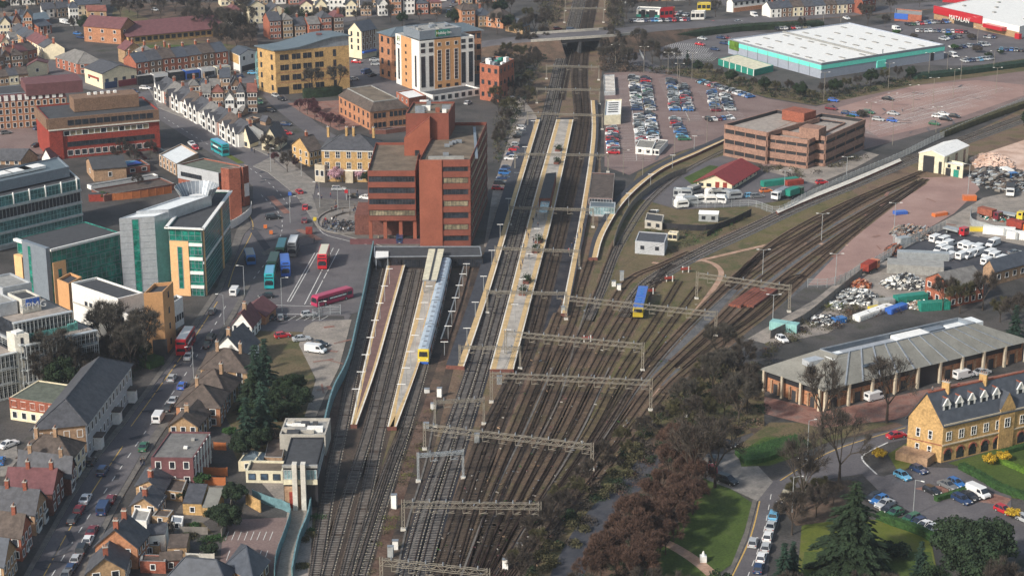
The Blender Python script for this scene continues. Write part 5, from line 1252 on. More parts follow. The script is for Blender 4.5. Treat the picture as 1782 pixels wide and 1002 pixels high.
# ---- long teal glass office at the left edge
FR("M1")
b = Bld("glass_office", "long teal-glazed office with white fins cut by the left edge", "office building", (560, 620), 275, (-300, 459), (430, 182), "frame_silver", "felt", "flat")
z = b.h
for i in range(4):
 z1 = b.h - 1.6 - i * 3.6; b.band("A", z1, 2.7, ("g", "s", "g", "g")[i], .005, .995, 34, 2 if i != 1 else 1); b.strip("A", z1 - 1.95, z1 - 1.4, "frame_silver", 0, 1, .5, "floor_band")
for t in (.03, .16, .29, .42, .55, .68): b.strip("A", b.h - 3.4, b.h + .4, "frame_white", t, t + .006, .5, "fin")
pb = Bld("plant_screen", None, None, quad=subq(b, .05, .95, .25, .95), h=3.0, wall="panel_blue_grey", roof="metal_roof_blue", kind="flat", root=b.root, wname="plant_screen_wall", rname="plant_screen_roof")
for t in (.3, .42, .6): pb.box(t, .5, 7, 4, b.h + 2.8, .8, "roof_white", name="rooflight")
# ---- silver, teal and peach office on the corner
r = None
b = Bld("corner_office", "silver and green glass corner office with peach panels and a fan-shaped roof screen", "office building", (1375, 1062), 612, (1128, 603), (1535, 365), "glass_teal", "felt", "flat", par=.25); r = b.root; CB = b
for i in range(5):
 z = b.h - 1.9 - 3.7 * i
 b.band("A", z, 2.7, "t", .02, .60 if i else .98, 5, 2); b.band("C", z, 2.9, "t", .02, .98, 22, 2)
b.strip("A", 0, b.h - 3.4, "render_peach", .42, .98, .25)
for i in range(4): b.strip("A", b.h - 4.6 - i * 3.8, b.h - 3.8 - i * 3.8, "frame_white", .0, .4, .4, "balcony_band")
put_win(r, b.n, b.a, .68, b.h * .42, "t", 1.2, b.h * .62, 1, 6, b.cen, off=.25)
for t in (.02, .66): b.strip("C", 0, b.h - .8, "render_peach", t, t + .022, .35)
b.strip("C", b.h * .5 - .3, b.h * .5 + .3, "frame_white", 0, 1, .2, "floor_band")
for u, v in ((0, 1),):
 mb = MB(); R_ = [p + up3(b.h) for p in b.ring]
 for i in range(4): x, y = R_[i], R_[(i + 1) % 4]; dd = (y - x).normalized(); oo = Vector((dd.y, -dd.x, 0)); mb.hexa([x - dd * .7, y + dd * .7, y + dd * .7 + oo * .9, x - dd * .7 + oo * .9], [w_ + up3(.35) for w_ in (x - dd * .7, y + dd * .7, y + dd * .7 + oo * .9, x - dd * .7 + oo * .9)], "frame_white", None, True)
 part("roof_edge", mb, r)
# fan screen
q = b.n + (b.a - b.n) * .75 + (b.c - b.n) * .70 + up3(b.h); mb, fr = MB(), MB(); n_ = 22
for k in range(n_):
 a0, a1 = math.pi * (-.25 + 1.5 * k / n_), math.pi * (-.25 + 1.5 * (k + 1) / n_); c0, c1 = Vector((math.cos(a0), math.sin(a0), 0)), Vector((math.cos(a1), math.sin(a1), 0))
 mb.face([q + c0 * 3.6, q + c1 * 3.6, q + c1 * 5.8 + up3(4.4), q + c0 * 5.8 + up3(4.4)], "lead"); fr.bar(q + c0 * 3.5, q + c0 * 5.9 + up3(4.5), .16, "frame_silver")
part("fan_screen", mb, r); part("screen_ribs", fr, r); mb = MB(); mb.cyl(q, q + up3(1.6), 2.6, 2.5, "felt", 14); mb.cyl(q + up3(1.6), q + up3(1.8), 2.5, 1.8, "roof_white", 14); part("rooftop_tank", mb, r)
t_ = Bld("tower", None, None, (1065, 1025), 527, (798, 540), (1290, 440), "panel_silver", "metal_roof_pale", "flat", root=r, par=.3, wname="silver_tower_wall", rname="silver_tower_roof")
put_win(r, t_.n, t_.a, .55, t_.h * .49, "t", 1.7, t_.h * .97, 1, 7, t_.cen)
for k in range(1, 12): t_.strip("A", t_.h * k / 12, t_.h * k / 12 + .09, "panel_blue_grey", 0, .5, .03, "cladding_joint"); t_.strip("A", t_.h * k / 12, t_.h * k / 12 + .09, "panel_blue_grey", .62, 1, .03, "cladding_joint")
q_ = subq(t_, -.02, .9, .35, 1.5, 0); Bld("core", None, None, quad=q_, h=t_.h + .6, wall="panel_silver", roof="metal_roof_pale", kind="flat", root=r, wname="core_wall", rname="core_roof")
w_ = Bld("wing", None, None, (365, 1150), 748, (110, 672), (800, 632), "glass_teal", "felt", "flat", root=r, par=.2, wname="wing_wall", rname="wing_roof")
for i in range(4): z = w_.h - 2.2 - 3.7 * i; w_.band("C", z, 2.8, "t", .02, .98, 14, 2); w_.band("A", z, 2.8, "t", .02, .98, 5, 1)
w_.strip("A", 0, w_.h + .5, "panel_blue_grey", .0, .72, 1.2, "silver_panel"); put_win(r, w_.n, w_.a, .5, w_.h * .5, "t", 1.4, w_.h * .96, 1, 6, w_.cen, off=1.2); w_.strip("A", 0, w_.h - 4, "render_peach", .74, .98, 1.4)
w_.strip("C", 0, w_.h - 3.6, "render_peach", .02, .2, .3); put_win(r, w_.n, w_.c, .11, w_.h * .4, "t", 1.0, w_.h * .5, 1, 5, w_.cen, off=.3); w_.strip("C", w_.h - .5, w_.h + .1, "frame_white", 0, 1, .5, "roof_edge"); w_.strip("A", w_.h - .5, w_.h + .1, "frame_white", .72, 1, 1.0, "roof_edge")
# ---- white and orange block
FR("N1")
b = Bld("telephone_exchange", "windowless white and orange block with stepped flat roofs behind bare trees", "office block", (812, 466), 152, (478, 45), (962, 112), "render_white", "felt", "flat", par=.5); r = b.root
for t in (.44, .55, .65): put_win(r, b.n, b.a, t + .05, b.h * .63, "d", 1.0, 1.4, 1, 1, b.cen)
b.strip("A", b.h * .57, b.h * .6, "concrete", .0, 1, .12, "ledge"); b.strip("A", b.h * .28, b.h * .43, "frame_dark", .45, .72, .05, "louvre_panel")
e = Bld("x", None, None, (878, 487), 262, (795, 232), (1057, 200), "render_white", "felt", "flat", root=r, wname="lower_wall", rname="lower_roof"); put_win(r, e.n, e.a, .6, 6.6, "d", 1, 1.4, 1, 1, e.cen)
lettering(r, e.n, e.c, .76, e.h * .45, "BT", 2.4, "paint_royal_blue", e.cen, .12); e.strip("C", 0, 2.6, "hotel_orange", .3, 1, .2)
for i in range(3): e.strip("C", e.h * (.28 + .12 * i), e.h * (.31 + .12 * i), "paint_light_blue", .66, .86, .06, "sign_stripe")
e = Bld("x", None, None, (1115, 528), 108, (962, 118), (1160, 38), "hotel_orange", "felt", "flat", root=r, par=.8, wname="orange_tower_wall", rname="orange_tower_roof"); e.win("C", 1, 4, .8, 1.4, "d"); e.door("A", .3, 3.4, 4, "frame_dark")
e = Bld("x", None, None, (1172, 362), 178, (1120, 165), (1225, 138), "render_white", "felt", "flat", root=r, wname="side_wall", rname="side_roof"); e.win("C", 4, 1, .7, 1.5, "d", sill=.35)
e = Bld("x", None, None, (480, 330), 52, (382, 22), (548, 6), "hotel_orange", "felt", "flat", root=r, par=.6, wname="rear_tower_wall", rname="rear_tower_roof")
# ---- framed office with the blue sign
b = Bld("framed_office", "concrete-framed glass office with a blue four-letter sign on its roof", "office building", (192, 800), 462, (-208, 272), (642, 360), "glass_dark", "deck", "flat", par=.1); r = b.root
def grid(b, k, nz, nx, m="galv", prou=1.0):
 for i in range(nz + 1): b.strip(k, b.h * i / nz - .2, b.h * i / nz + .12, "frame_silver" if i == nz else m, -.005, 1.005, prou, "floor_band")
 P, Q = b.face(k); d = (Q - P).normalized(); o = Vector((d.y, -d.x, 0)); o = o if ((P + Q) / 2 - b.cen).dot(o) > 0 else -o; mb = MB()
 for i in range(nx + 1): p = P + (Q - P) * i / nx + o * prou * .9; mb.bar(p, p + up3(b.h), .16, m, .16)
 for j in range(nz * 3): z = b.h * (j + .5) / (nz * 3); mb.bar(P + o * prou * .95 + up3(z), Q + o * prou * .95 + up3(z), .07, m)
 part("sunshade_frame", mb, b.root); b.band(k, b.h / 2, b.h * .96, "s", .01, .99, nx * 2, nz * 2)
grid(b, "C", 4, 17); grid(b, "A", 4, 9)
e = Bld("x", None, None, quad=subq(b, .16, 1.0, -.02, .8), h=4.2, wall="glass_dark", roof="deck", kind="flat", root=r, par=.1, wname="upper_wall", rname="upper_roof"); grid(e, "C", 1, 15); e.root = r
mb = MB(); z = up3(b.h + .1); p0, p1 = b.n + (b.a - b.n) * .09 + (b.c - b.n) * .0 + z, b.n + (b.a - b.n) * .09 + (b.c - b.n) * .82 + z; mb.bar(p0 + up3(.7), p1 + up3(.7), .12, "glass_aqua", 1.4); p2 = p1 + (b.a - b.n) * .12; mb.bar(p1 + up3(.9), p2 + up3(.9), .12, "glass_aqua", 1.8); mb.bar(p1 + up3(.9), p1 + (b.n - b.c) * .14 + up3(.9), .12, "glass_aqua", 1.8); part("glass_balustrade", mb, r)
e2_ = Bld("x", None, None, quad=subq(e, .2, .5, .34, .66), h=3.4, wall="concrete_pale", roof="felt", kind="flat", root=r, wname="sign_block_wall", rname="sign_block_roof"); e2_.strip("C", 1.5, 3.2, "paint_royal_blue", .2, .38, .12, "sign_square"); e2_.strip("C", 1.5, 3.2, "paint_royal_blue", .41, .56, .12, "sign_square"); e2_.strip("C", 1.5, 3.2, "paint_royal_blue", .59, .74, .12, "sign_square"); e2_.strip("C", 1.5, 3.2, "paint_royal_blue", .77, .92, .12, "sign_square")
lettering(r, e2_.n, e2_.c, .56, 1.5, "KPMG", 2.3, "frame_white", e2_.cen, .25, 1.05)
e3 = Bld("x", None, None, quad=subq(e, .25, .9, .0, .3), h=3.0, wall="panel_silver", roof="felt_light", kind="flat", root=r, wname="plant_wall", rname="plant_roof"); Bld("x", None, None, quad=subq(e, .55, 1.0, .3, .8), h=4.4, wall="panel_silver", roof="felt_light", kind="flat", root=r, wname="plant_wall", rname="plant_roof")
s_ = Bld("x", None, None, (130, 800), 392, (42, 372), (192, 384), "concrete_pale", "concrete", "flat", root=r, wname="stair_tower_wall", rname="stair_tower_roof"); s_.win("C", 1, 4, .5, 1.6, "d"); s_.box(.5, .5, 2, 2, s_.h - .4, .8, "roof_white")
lw = Bld("x", None, None, (-40, 840), 545, (-240, 450), (105, 505), "glass_dark", "deck", "flat", root=r, wname="end_wall", rname="end_roof"); grid(lw, "C", 3, 6)
# ---- curved-end red brick block with a green roof
FR("M1")
b = Bld("brick_office", "red brick office with a white upper band and a mossy green flat roof", "office building", (1480, 500), 236, (1190, 178), (1640, 190), "brick_rust", "roof_green", "flat", par=.4); r = b.root
b.strip("A", b.h - 4.2, b.h + .1, "render_grey", 0, 1, .2);
for t in (.82, .66, .5): put_win(r, b.n, b.a, t, b.h - 2.6, "d", 3.2, 1.3, 3, 1, b.cen, off=.2)
e = Bld("x", None, None, (1548, 548), 208, (1480, 200), (1610, 200), "brick_rust", "roof_green", "flat", root=r, wname="end_tower_wall", rname="end_tower_roof", par=.2)
e = Bld("x", None, None, (1640, 460), 196, (1600, 190), (1665, 185), "brick_rust", "roof_green", "flat", root=r, wname="end_tower_wall", rname="end_tower_roof", par=.2)
b.win("C", 5, 3, 1.3, 1.5, "d"); e.strip("C", 3, 7, "frame_white", .1, .9, .2, "banner")
FR(); fence([(384, 398), (398, 400), (420, 388), (436, 374), (438, 362)], 2.4, "render_white", "curved white hoarding round the red brick corner office", cat="hoarding", name="hoarding", th=.15)
# ---- left edge offices
FR("T1")
b = Bld("mansard_office", "long four-storey brown brick office with a dark dormered mansard, at the left edge", "office building", (-90, 880), 695, None, (445, 652), "brick_orange", "tile_plum", "mansard", 2.6, depthA=15, over=.1, rise_in=1.0, top="felt"); b.win("C", 13, 4, 1.2, 1.7, "w")
for i in range(11): p = b.n + (b.c - b.n) * ((i + 1.2) / 12) + (b.a - b.n).normalized() * .5; mb = MB(); mb.box((p.x, p.y, b.h + .2), 1.3, 1.4, 1.9, "frame_white", ex=(b.c - b.n).normalized(), mt="felt_light"); o_ = sub("dormer", mb, b.roof, b.root)
b.box(.4, .86, 13, 20, b.h + 1.5, 4.2, "tile_plum"); b.win("C", 0, 1)
b = Bld("banded_office", "low red office with brown top storey and stepped dark window bands", "office building", (340, 1075), 800, None, (1062, 733), "fascia_red", "felt", "flat", depthA=22, par=.5); r = b.root
b.strip("C", b.h - 3.6, b.h + .05, "brick_brown", 0, 1, .5); b.strip("C", b.h - 4.0, b.h - 3.6, "concrete_pale", 0, 1, .8, "ledge")
for i in range(12): put_win(r, b.n, b.c, .2 + i * .065, b.h - 1.8, "d", 2.0, 1.7, 1, 1, b.cen, off=.5)
for i in range(14): put_win(r, b.n, b.c, .16 + i * .055, b.h - 5.4, "k" if i % 3 else "w", 1.9, 1.6, 1, 1, b.cen)
b.band("C", b.h - 9.2, 1.6, "d", .16, .95, 20); b.win("C", 12, 1, 1.8, 1.8, "w", z0=.2, z1=3.4, m0=.15, m1=.9); b.strip("C", 0, b.h - 3.9, "fascia_red", 0, .12, .55); b.strip("A", b.h - 3.6, b.h + .05, "brick_brown", 0, 1, .5); b.box(.55, .58, 8, 22, b.h - .3, 4.4, "brick_brown")
for k in range(5): b.box(.6, .45 + .06 * k, 1, 1, b.h + 4.1, .8, "roof_white")
# ---- victorian hotel and pub by the crossroads
FR("M2")
b = Bld("victorian_hotel", "three-storey yellow brick Victorian inn with white window surrounds", "inn", (505, 292), 78, None, (862, 84), "brick_yellow", "slate", "hip", 3.6, "C", depthA=12, over=.5); b.win("C", 5, 3, 1.4, 2.1, "w", nx=2, nz=2, skip=((2, 0),)); b.chim((.08, .42, .55, .92), "brick_yellow", 1.6, 2.4)
b.strip("C", b.h - .5, b.h, "frame_white", 0, 1, .3, "cornice"); b.strip("C", b.h * .34, b.h * .34 + .4, "frame_white", 0, 1, .25, "cornice"); b.strip("C", 0, 3.6, "stone", .44, .58, 1.4, "porch"); b.win("A", 3, 3, 1.1, 1.8, "w")
b = Bld("bay_wing", "single-storey stone wing at the inn's left end", "wing", (522, 300), 185, (452, 178), (560, 170), "stone", "lead", "flat", par=.5); b.win("A", 2, 1, 1.2, 1.9, "w"); b.win("C", 2, 1, .9, 1.9)
b = house("orange-yellow pub with a steep gable across from the inn", (420, 195), 95, (300, 45), (500, 75), "brick_yellow", "tile_brown", "gable", "C", 3.6, (3, 2), (3, 2), ch=(.5,), name="pub", cat="pub")
# ================= right side
FR("T4")
b = Bld("retail_store", "big grey store with a white roof and a turquoise band", "store", (473, 507), 408, (-118, 252), (1272, 287), "panel_store", "roof_white", "flat", par=.5); r = b.root
b.strip("A", b.h - 2.6, b.h - .9, "panel_teal", 0, 1, .12); b.strip("C", b.h - 2.6, b.h - .9, "panel_teal", 0, 1, .12); b.strip("A", b.h - .5, b.h + .1, "lead", 0, 1, .2, "gutter"); b.strip("C", b.h - .5, b.h + .1, "lead", 0, 1, .2, "gutter"); b.strip("A", b.h - 4, b.h - .3, "hedge_bright", .88, .985, .3, "sign_board")
for i in range(1, 9): b.strip("A", 0, b.h - 1, "lead", i / 9, i / 9 + .004, .18, "downpipe")
b.strip("C", b.h - 5.4, b.h - 2.6, "panel_teal", .44, .51, .4, "sign_board"); b.strip("C", b.h - 7.6, b.h - 5.8, "paint_lime", .49, .52, .2, "sign_board"); b.door("C", .9, 2, 5, "black_trim")
for i in range(7):
 for j in range(6):
  if (i + j) % 7 != 3: b.box((i + .6) / 7.4, (j + .4) / 6.2, 3.4, 1.1, b.h - .48, .25, "felt_light", name="rooflight")
b.box(.02, .5, .4, .4, b.h - .4, 2, "galv")
mb = MB(); x0, x1 = b.n + (b.a - b.n) * .0 + (b.c - b.n) * .44 + up3(b.h - .35), b.f + (b.n - b.a) * .0; p = b.n + (b.c - b.n) * .44; mb.bar(p + up3(b.h), p + (b.a - b.n) + up3(b.h), .8, "felt_light", .4); part("roof_step", mb, r)
g_ = Bld("garden_centre", "cream-roofed garden centre shed with green mesh sides beside the grey store", "garden centre", (44, 492), 451, (-185, 380), (170, 421), "green_panel", "canopy_cream", "flat", par=.1)
for i in range(6): g_.strip("A", 0, g_.h, "frame_white", i / 6, i / 6 + .015, .15, "post")
b = Bld("retail_store", "white store with a bright red front and white lettering", "store", (1748, 250), 172, (1207, 50), (2150, 75), "frame_white", "roof_white", "flat", par=.3); r = b.root; L_ = (b.a - b.n).length
b.strip("A", 2.8, b.h + 1.0, "paint_red", .42, 1.0, .6, "red_fascia"); b.strip("A", 0, 2.8, "brick_buff", .0, 1.0, .1, "brick_base"); b.strip("A", 0, 2.7, "black_trim", .52, .75, .2, "shopfront"); lettering(r, b.n, b.a, .68, b.h - 2.6, "MATALAN", 3.0, "frame_white", b.cen, .8)
b.strip("A", 2.2, b.h - 1.5, "paint_red", .14, .36, 3.0, "entrance_canopy"); b.strip("A", 0, b.h - 3, "paint_red", -.03, .02, 1.5, "end_panel")
for i in range(7): b.box(.15 + i * .12, .3 + (i % 3) * .2, 1.4, 1.4, b.h - .25, .5, "felt_light", name="rooflight")
b = Bld("kiosk_store", "small brick hut with blue and white panels in the retail car park", "hut", (1120, 150), 100, (950, 85), (1128, 70), "brick_red", "felt_light", "flat"); b.strip("A", 1, b.h, "paint_royal_blue", .5, 1, .2)
# ---- multi-storey car park
FR()
pk = empty("multi_storey_car_park", G((1403, 293)), "brown brick multi-storey car park with open dark decks", "car park")
for N_, yt, A_, C_, dA, dC, nm in (((1333, 286), 231, (1262, 217), None, None, 30, "left"), ((1404, 294), 244, (1333, 234), None, None, 30, "mid"), ((1434, 290), 238, None, (1505, 208), 16, None, "right")):
 e = Bld("x", None, None, N_, yt, A_, C_, "black_trim", "deck", "flat", root=pk, depthA=dA, depthC=dC, par=1.0, wname="deck_core", rname="top_deck")  # solid core coloured black to paint the shade inside the open decks
 for k in ("A", "C", "AF", "CF"):
  for i in range(4): z = e.h * i / 3.1; e.strip(k, max(0, z - (1.0 if i else 0)), min(z + 1.0, e.h + .1), "brick_pink", 0, 1, .35, "parapet")
  for t in (0, .25, .5, .75, .985): e.strip(k, 0, e.h, "brick_pink", t, t + .015, .2, "pier")
 if nm == "mid": e.box(.12, .25, 7, 6, e.h - .8, 3.6, "brick_pink", name="stair_head")
 if nm == "left": e.box(.3, .85, 9, 7, e.h - .8, 3.4, "brick_rust", name="stair_head")
 if nm == "right":
  for k in range(7): e.box(.55, .3 + .09 * k, .2, 3.6, e.h - .96, .05, "line_white", name="bay_line")
# ---- red roofed pavilion, engine shed
FR("M3")
b = house("cream hall with a broad maroon roof among the railway sidings", (1593, 352), 308, (1362, 288), (1762, 205), "render_cream", "roof_maroon", "gable", "C", 2.6, None, (6, 1), over=.9, name="hall", cat="hall"); b.door("A", .2, 1.3, 2.3, "fascia_red"); b.door("A", .42, 1.3, 2.3, "fascia_red"); b.win("A", 2, 1, 1.4, 1, "d", m0=.55)
FR("M4")
b = house("pale gabled engine shed with tracks running through its door", (1262, 235), 122, (1108, 98), (1427, 52), "canopy_cream", "roof_white", "gable", "C", 1.4, None, None, over=.2, name="engine_shed", cat="shed"); b.strip("A", 0, 5.4, "black_trim", .38, .82, .04, "doorway"); b.strip("A", 0, 4, "black_trim", .08, .2, .04, "doorway"); b.win("C", 3, 1, 1.4, 4.2, "d")
for t in (.25, .6): b.box(.3, t, 1.2, 5, b.h + .6, .3, "panel_silver", name="rooflight")
b = Bld("shed_annex", "flat cream annex with two dark doors against the engine shed", "annex", (1385, 262), 185, (1272, 160), (1398, 160), "canopy_cream", "roof_white", "flat"); b.win("A", 2, 1, 1, 1, "d", sill=.8); b.door("A", .78, 2, 2.4, "black_trim"); b.door("A", .35, 2, 2.4, "green_panel")
# ---- long grey roofed station-like block
FR("N4")
b = Bld("market_hall", "long brick hall under one sweeping grey metal roof with cream posts", "hall", (480, 862), 724, (130, 602), (1778, 414), "brick_orange", "metal_roof", "mansard", 4.6, over=1.3, rise_in=(5.6, 9.5), top="felt", well=2.2); r = b.root; b.exo = (b.c - b.n).normalized().cross(Vector((0, 0, 1)))
b.strip("C", b.h - 1.7, b.h - .3, "black_trim", .01, .99, .12, "clerestory"); b.strip("A", b.h - 1.7, b.h - .3, "black_trim", .02, .98, .12, "clerestory")
for k, n_ in (("C", 9), ("A", 3)):
 P, Q = b.face(k); d = (Q - P).normalized(); oo = Vector((d.y, -d.x, 0)); oo = oo if ((P + Q) / 2 - b.cen).dot(oo) > 0 else -oo
 for i in range(n_ + 1): p = P + (Q - P) * i / n_ + oo * 1.0; mb = MB(); mb.box((p.x, p.y, 0), .55, .6, b.h + .1, "stone", ex=d); part("post", mb, r)
 for i in range(n_):
  for t in (.3, .7): p = P + (Q - P) * (i + t) / n_ + oo * .2; mb = MB(); mb.box((p.x, p.y, 0), .45, .4, b.h - 2.0, "brick_tan", ex=d); part("pilaster", mb, r)
  b.strip(k, 0, 2.3, "frame_dark", (i + .38) / n_, (i + .62) / n_, .1, "shutter_door")
b.strip("C", 0, b.h - .2, "black_trim", .46, .55, .5, "glazed_entrance")
U = up3(1); ea, ec = (b.a - b.n).normalized(), (b.c - b.n).normalized(); lo0 = b.n - ea * 2.2 - ec * 2.2 + U * (b.h + .06); hi0 = b.hi[0]; mb = MB()
for i in range(1, 12):
 t = i / 12; p = b.n + (b.c - b.n) * t - ea * 1.3 + U * (b.h + .12); q = b.hi[0].lerp(b.hi[1], t) + U * .12; mb.bar(p, q, .35, "lead", .2)
part("roof_seams", mb, r); mb = MB()
for t in (.19, .23):
 c0 = (b.n + (b.c - b.n) * t - ea * 1.3 + U * b.h); c1 = b.hi[0].lerp(b.hi[1], t); m_ = c0.lerp(c1, .45) + U * .2; mb.bar(m_ - ec * 1.2, m_ + ec * 1.2, 1.6, "glass_blue", .2)
part("rooflights", mb, r)
for u, v, su, sv, hz, m_ in ((.52, .3, 2.5, 30, 1.3, "panel_silver"), (.5, .56, 4, 9, 1.9, "roof_white"), (.42, .17, 4, 5, 1.6, "metal_roof_pale"), (.45, .42, 3, 26, 1.2, "lead"), (.6, .85, 4, 10, 1.2, "metal_roof_pale"), (.6, .7, 3, 5, 1.6, "panel_blue_grey")):
 b.box(u, v, su, sv, b.h + 2.4, hz, m_)
# ---- yellow brick convent-like block
FR("B4")
b = Bld("arcaded_building", "yellow stone institution with ground-floor arches and white dormers in its dark roof", "institution", (1246, 240), -6, (1040, -58), (1960, -165), "brick_yellow", "slate_blue", "gable", 6.0, "C", over=.4); r = b.root
P, Q = b.face("C"); L_ = (Q - P).length; d = (Q - P).normalized(); oo = Vector((d.y, -d.x, 0)); oo = oo if ((P + Q) / 2 - b.cen).dot(oo) > 0 else -oo; n_ = int(L_ / 3.3)
for i in range(n_):
 c0 = P + d * (i + .5) * 3.3 + oo * .02; mb = MB(); w, hh = 1.0, 1.9
 ar = [(-w, .3), (w, .3), (w, hh)] + [(w * math.cos(a), hh + w * math.sin(a)) for a in (.4, .8, 1.2, 1.57, 1.95, 2.35, 2.75)] + [(-w, hh)]
 mb.face([c0 + d * x + up3(z) + oo * .02 for x, z in ar], "glass_dark")
 A_ = ar[2:]
 for j in range(len(A_) - 1): mb.bar(c0 + d * A_[j][0] + up3(A_[j][1]), c0 + d * A_[j + 1][0] + up3(A_[j + 1][1]), .3, "brick_rust")
 part("arched_window", mb, r); put_win(r, P, Q, (i + .5) * 3.3 / L_, 5.6, "w", 1.3, 1.9, 2, 2, b.cen)
 if abs(i - 5) > .5:
  sl_ = b.rise / b.half; m_ = c0 - oo * 1.3; mb = MB(); m_.z = b.h + 1.3 * sl_ - .1; q = [m_ - d, m_ + d, m_ + d + up3(1.5), m_ + up3(3.0), m_ - d + up3(1.5)]; bk = [x - oo * 3 for x in q]
  mb.face(q, "frame_white"); mb.face([q[2], q[3], bk[3], bk[2]], "slate_blue"); mb.face([q[3], q[4], bk[4], bk[3]], "slate_blue"); mb.face([q[1], q[2], bk[2], bk[1]], "slate_blue"); mb.face([q[0], q[4], bk[4], bk[0]], "slate_blue"); g = [m_ + oo * .03 + d * x + up3(z) for x, z in ((-.5, .3), (.5, .3), (.5, 1.4), (-.5, 1.4))]; mb.face(g, "glass_dark")
  for x, y in ((q[2], q[3]), (q[3], q[4])): mb.bar(x + oo * .05, y + oo * .05, .25, "frame_white")
  mb.bar(q[3], bk[3], .22, "brick_rust")
  sub("dormer", mb, b.roof, r)
b.strip("C", 3.7, 3.95, "stone", 0, 1, .25, "string_course"); b.strip("C", b.h - .3, b.h, "stone", 0, 1, .3, "cornice"); b.strip("A", 3.7, 3.9, "brick_rust", 0, 1, .05, "string_course")
for z in (2.2, 5.6): put_win(r, b.n, b.a, .35, z, "w", .8, 1.8, 1, 2, b.cen); put_win(r, b.n, b.a, .7, z, "w", .8, 1.8, 1, 2, b.cen)
b.chim((.16, .5), "brick_yellow", 1.6, 1.6); mb = MB(); mb.bar(b.m1 + up3(b.ridge + .15), b.m2 + up3(b.ridge + .15), .4, "brick_rust", .25); sub("ridge_tiles", mb, b.roof, r)
c0 = P + d * 17 + oo * .0; mb = MB(); q = [c0 - d * 2 + oo * .3 + up3(0), c0 + d * 2 + oo * .3, c0 + d * 2 + oo * .3 + up3(b.h + .5), c0 + oo * .3 + up3(b.h + 4), c0 - d * 2 + oo * .3 + up3(b.h + .5)]; bk = [x - oo * 6 for x in q]; mb.face(q, "brick_yellow")
for i in range(5): mb.face([q[i], q[(i + 1) % 5], bk[(i + 1) % 5], bk[i]], "slate_blue" if i in (2, 3) else "brick_yellow")
part("cross_gable", mb, r); put_win(r, c0 - d, c0 + d, .5, 5.8, "w", 1.4, 2, 2, 2, b.cen, off=.35)
mb = MB(); e = b.n + (b.a - b.n) * .5; q = (b.n - b.c).normalized(); mb.box((e + q * 2.2), 7, 4, 1.9, "brick_tan", ex=ea if 0 else (b.a - b.n).normalized()); solo("yard_wall", mb, "low brick bin enclosure against the yellow institution's end wall", "enclosure", loc=e + q * 2.2)
# ---- brick works and yard buildings at the right
FR("N4")
b = house("red brick workshop with arched windows and a brown tiled roof beside the scrap yard", (1302, 205), 76, (1150, 12), (1527, 32), "brick_red", "tile_grey", "gable", "C", 2.6, (3, 2), (5, 2), st="w", name="workshop", cat="workshop")
b = house("blue slate shed roof behind the van yard at the right edge", (1590, 60), -30, (1520, -60), (1900, -110), "brick_tan", "slate_blue", "gable", "C", 2.4, None, (6, 1), name="shed", cat="shed")
# ============================================================ HOUSES AND SMALL BUILDINGS
# ---- terrace with hipped slate roof on the main street
FR()
b = Bld("terrace_block", "long white-fronted terrace under one dark slate roof with two porches", "terrace", (154, 797), 738, (57, 747), (228, 634), "render_grey", "slate", "hip", 4.2, "C", over=.5); b.win("C", 13, 2, 1.2, 1.8, "w"); b.win("A", 4, 2, 1.1, 1.6, "w")
b.strip("A", 0, b.h - .2, "brick_tan", .02, .98, .04, "brick_end")
for t in (.12, .52, .88): b.strip("C", 0, 3, "frame_white", t, t + .06, 1.6, "porch"); b.strip("C", 3, 3.2, "tile_brown", t - .01, t + .07, 2.0, "porch_roof")
FR("N1")
b = Bld("apartment_block", "small block with a red upper floor over cream behind the long slate terrace", "apartment block", (385, 1010), 862, (60, 815), (565, 742), "render_cream", "roof_green", "flat", par=.2); b.strip("A", b.h * .52, b.h + .1, "brick_rust", 0, 1, .08); b.win("A", 5, 2, 1.2, 1.5, "w")
# ---- houses on the west side, bottom left
FR("B1")
house("cream detached house with a hipped brown roof, next below the long slate terrace", (490, 385), 225, (118, 215), (562, 118), "render_cream", "tile_brown", "hip", "A", 3.4, (4, 2), (3, 2), ch=(.4, .75), cm="brick_tan")
house("brick house with slate roof, second below the long slate terrace", (475, 470), 345, (120, 300), (500, 262), "brick_dark", "slate", "gable", "A", 3.0, None, (2, 2), ch=(.2, .8), cm="brick_tan")
house("brick house with a maroon tiled roof, third below the long slate terrace", (355, 600), 450, (30, 440), (420, 320), "brick_dark", "tile_plum", "gable", "A", 3.0, None, (3, 2), ch=(.1, .6), cm="brick_rust")
house("brick house with black slate roof and tan end wall, fourth below the long slate terrace", (240, 735), 590, (-70, 560), (305, 480), "brick_tan", "slate", "gable", "A", 3.2, (3, 2), (3, 2), ch=(.3, .7), cm="brick_rust")
house("red brick house with brown roof and white bays, fifth below the long slate terrace", (150, 905), 745, (-90, 715), (205, 640), "brick_red", "tile_brown", "gable", "A", 3.0, (3, 2), (3, 2), ch=(.3,), cm="brick_rust")
house("slate-roofed house cut by the bottom left corner", (35, 1090), 935, (-220, 900), (105, 810), "brick_buff", "slate_blue", "gable", "A", 3.4, (3, 2), (4, 2), ch=())
for i, (x, y) in enumerate([(520, 330), (560, 265), (475, 440), (300, 640), (255, 700), (180, 830)]):
 g = G((x, y)); r = empty("bay_window", g, "white two-storey bay window, %s down the left pavement" % nth(i), "bay window", "white bays facing the street"); mb = MB(); ex = (G((600, 200)) - G((200, 900))).normalized(); mb.box(g, 2.2, 1.0, 2.4, "frame_white", ex=ex, mt="felt_light"); part("bay", mb, r)
 mb = MB(); mb.box((g.x, g.y, .9), 1.9, 1.1, 1.1, "glass_dark", ex=ex); part("glazing", mb, r)
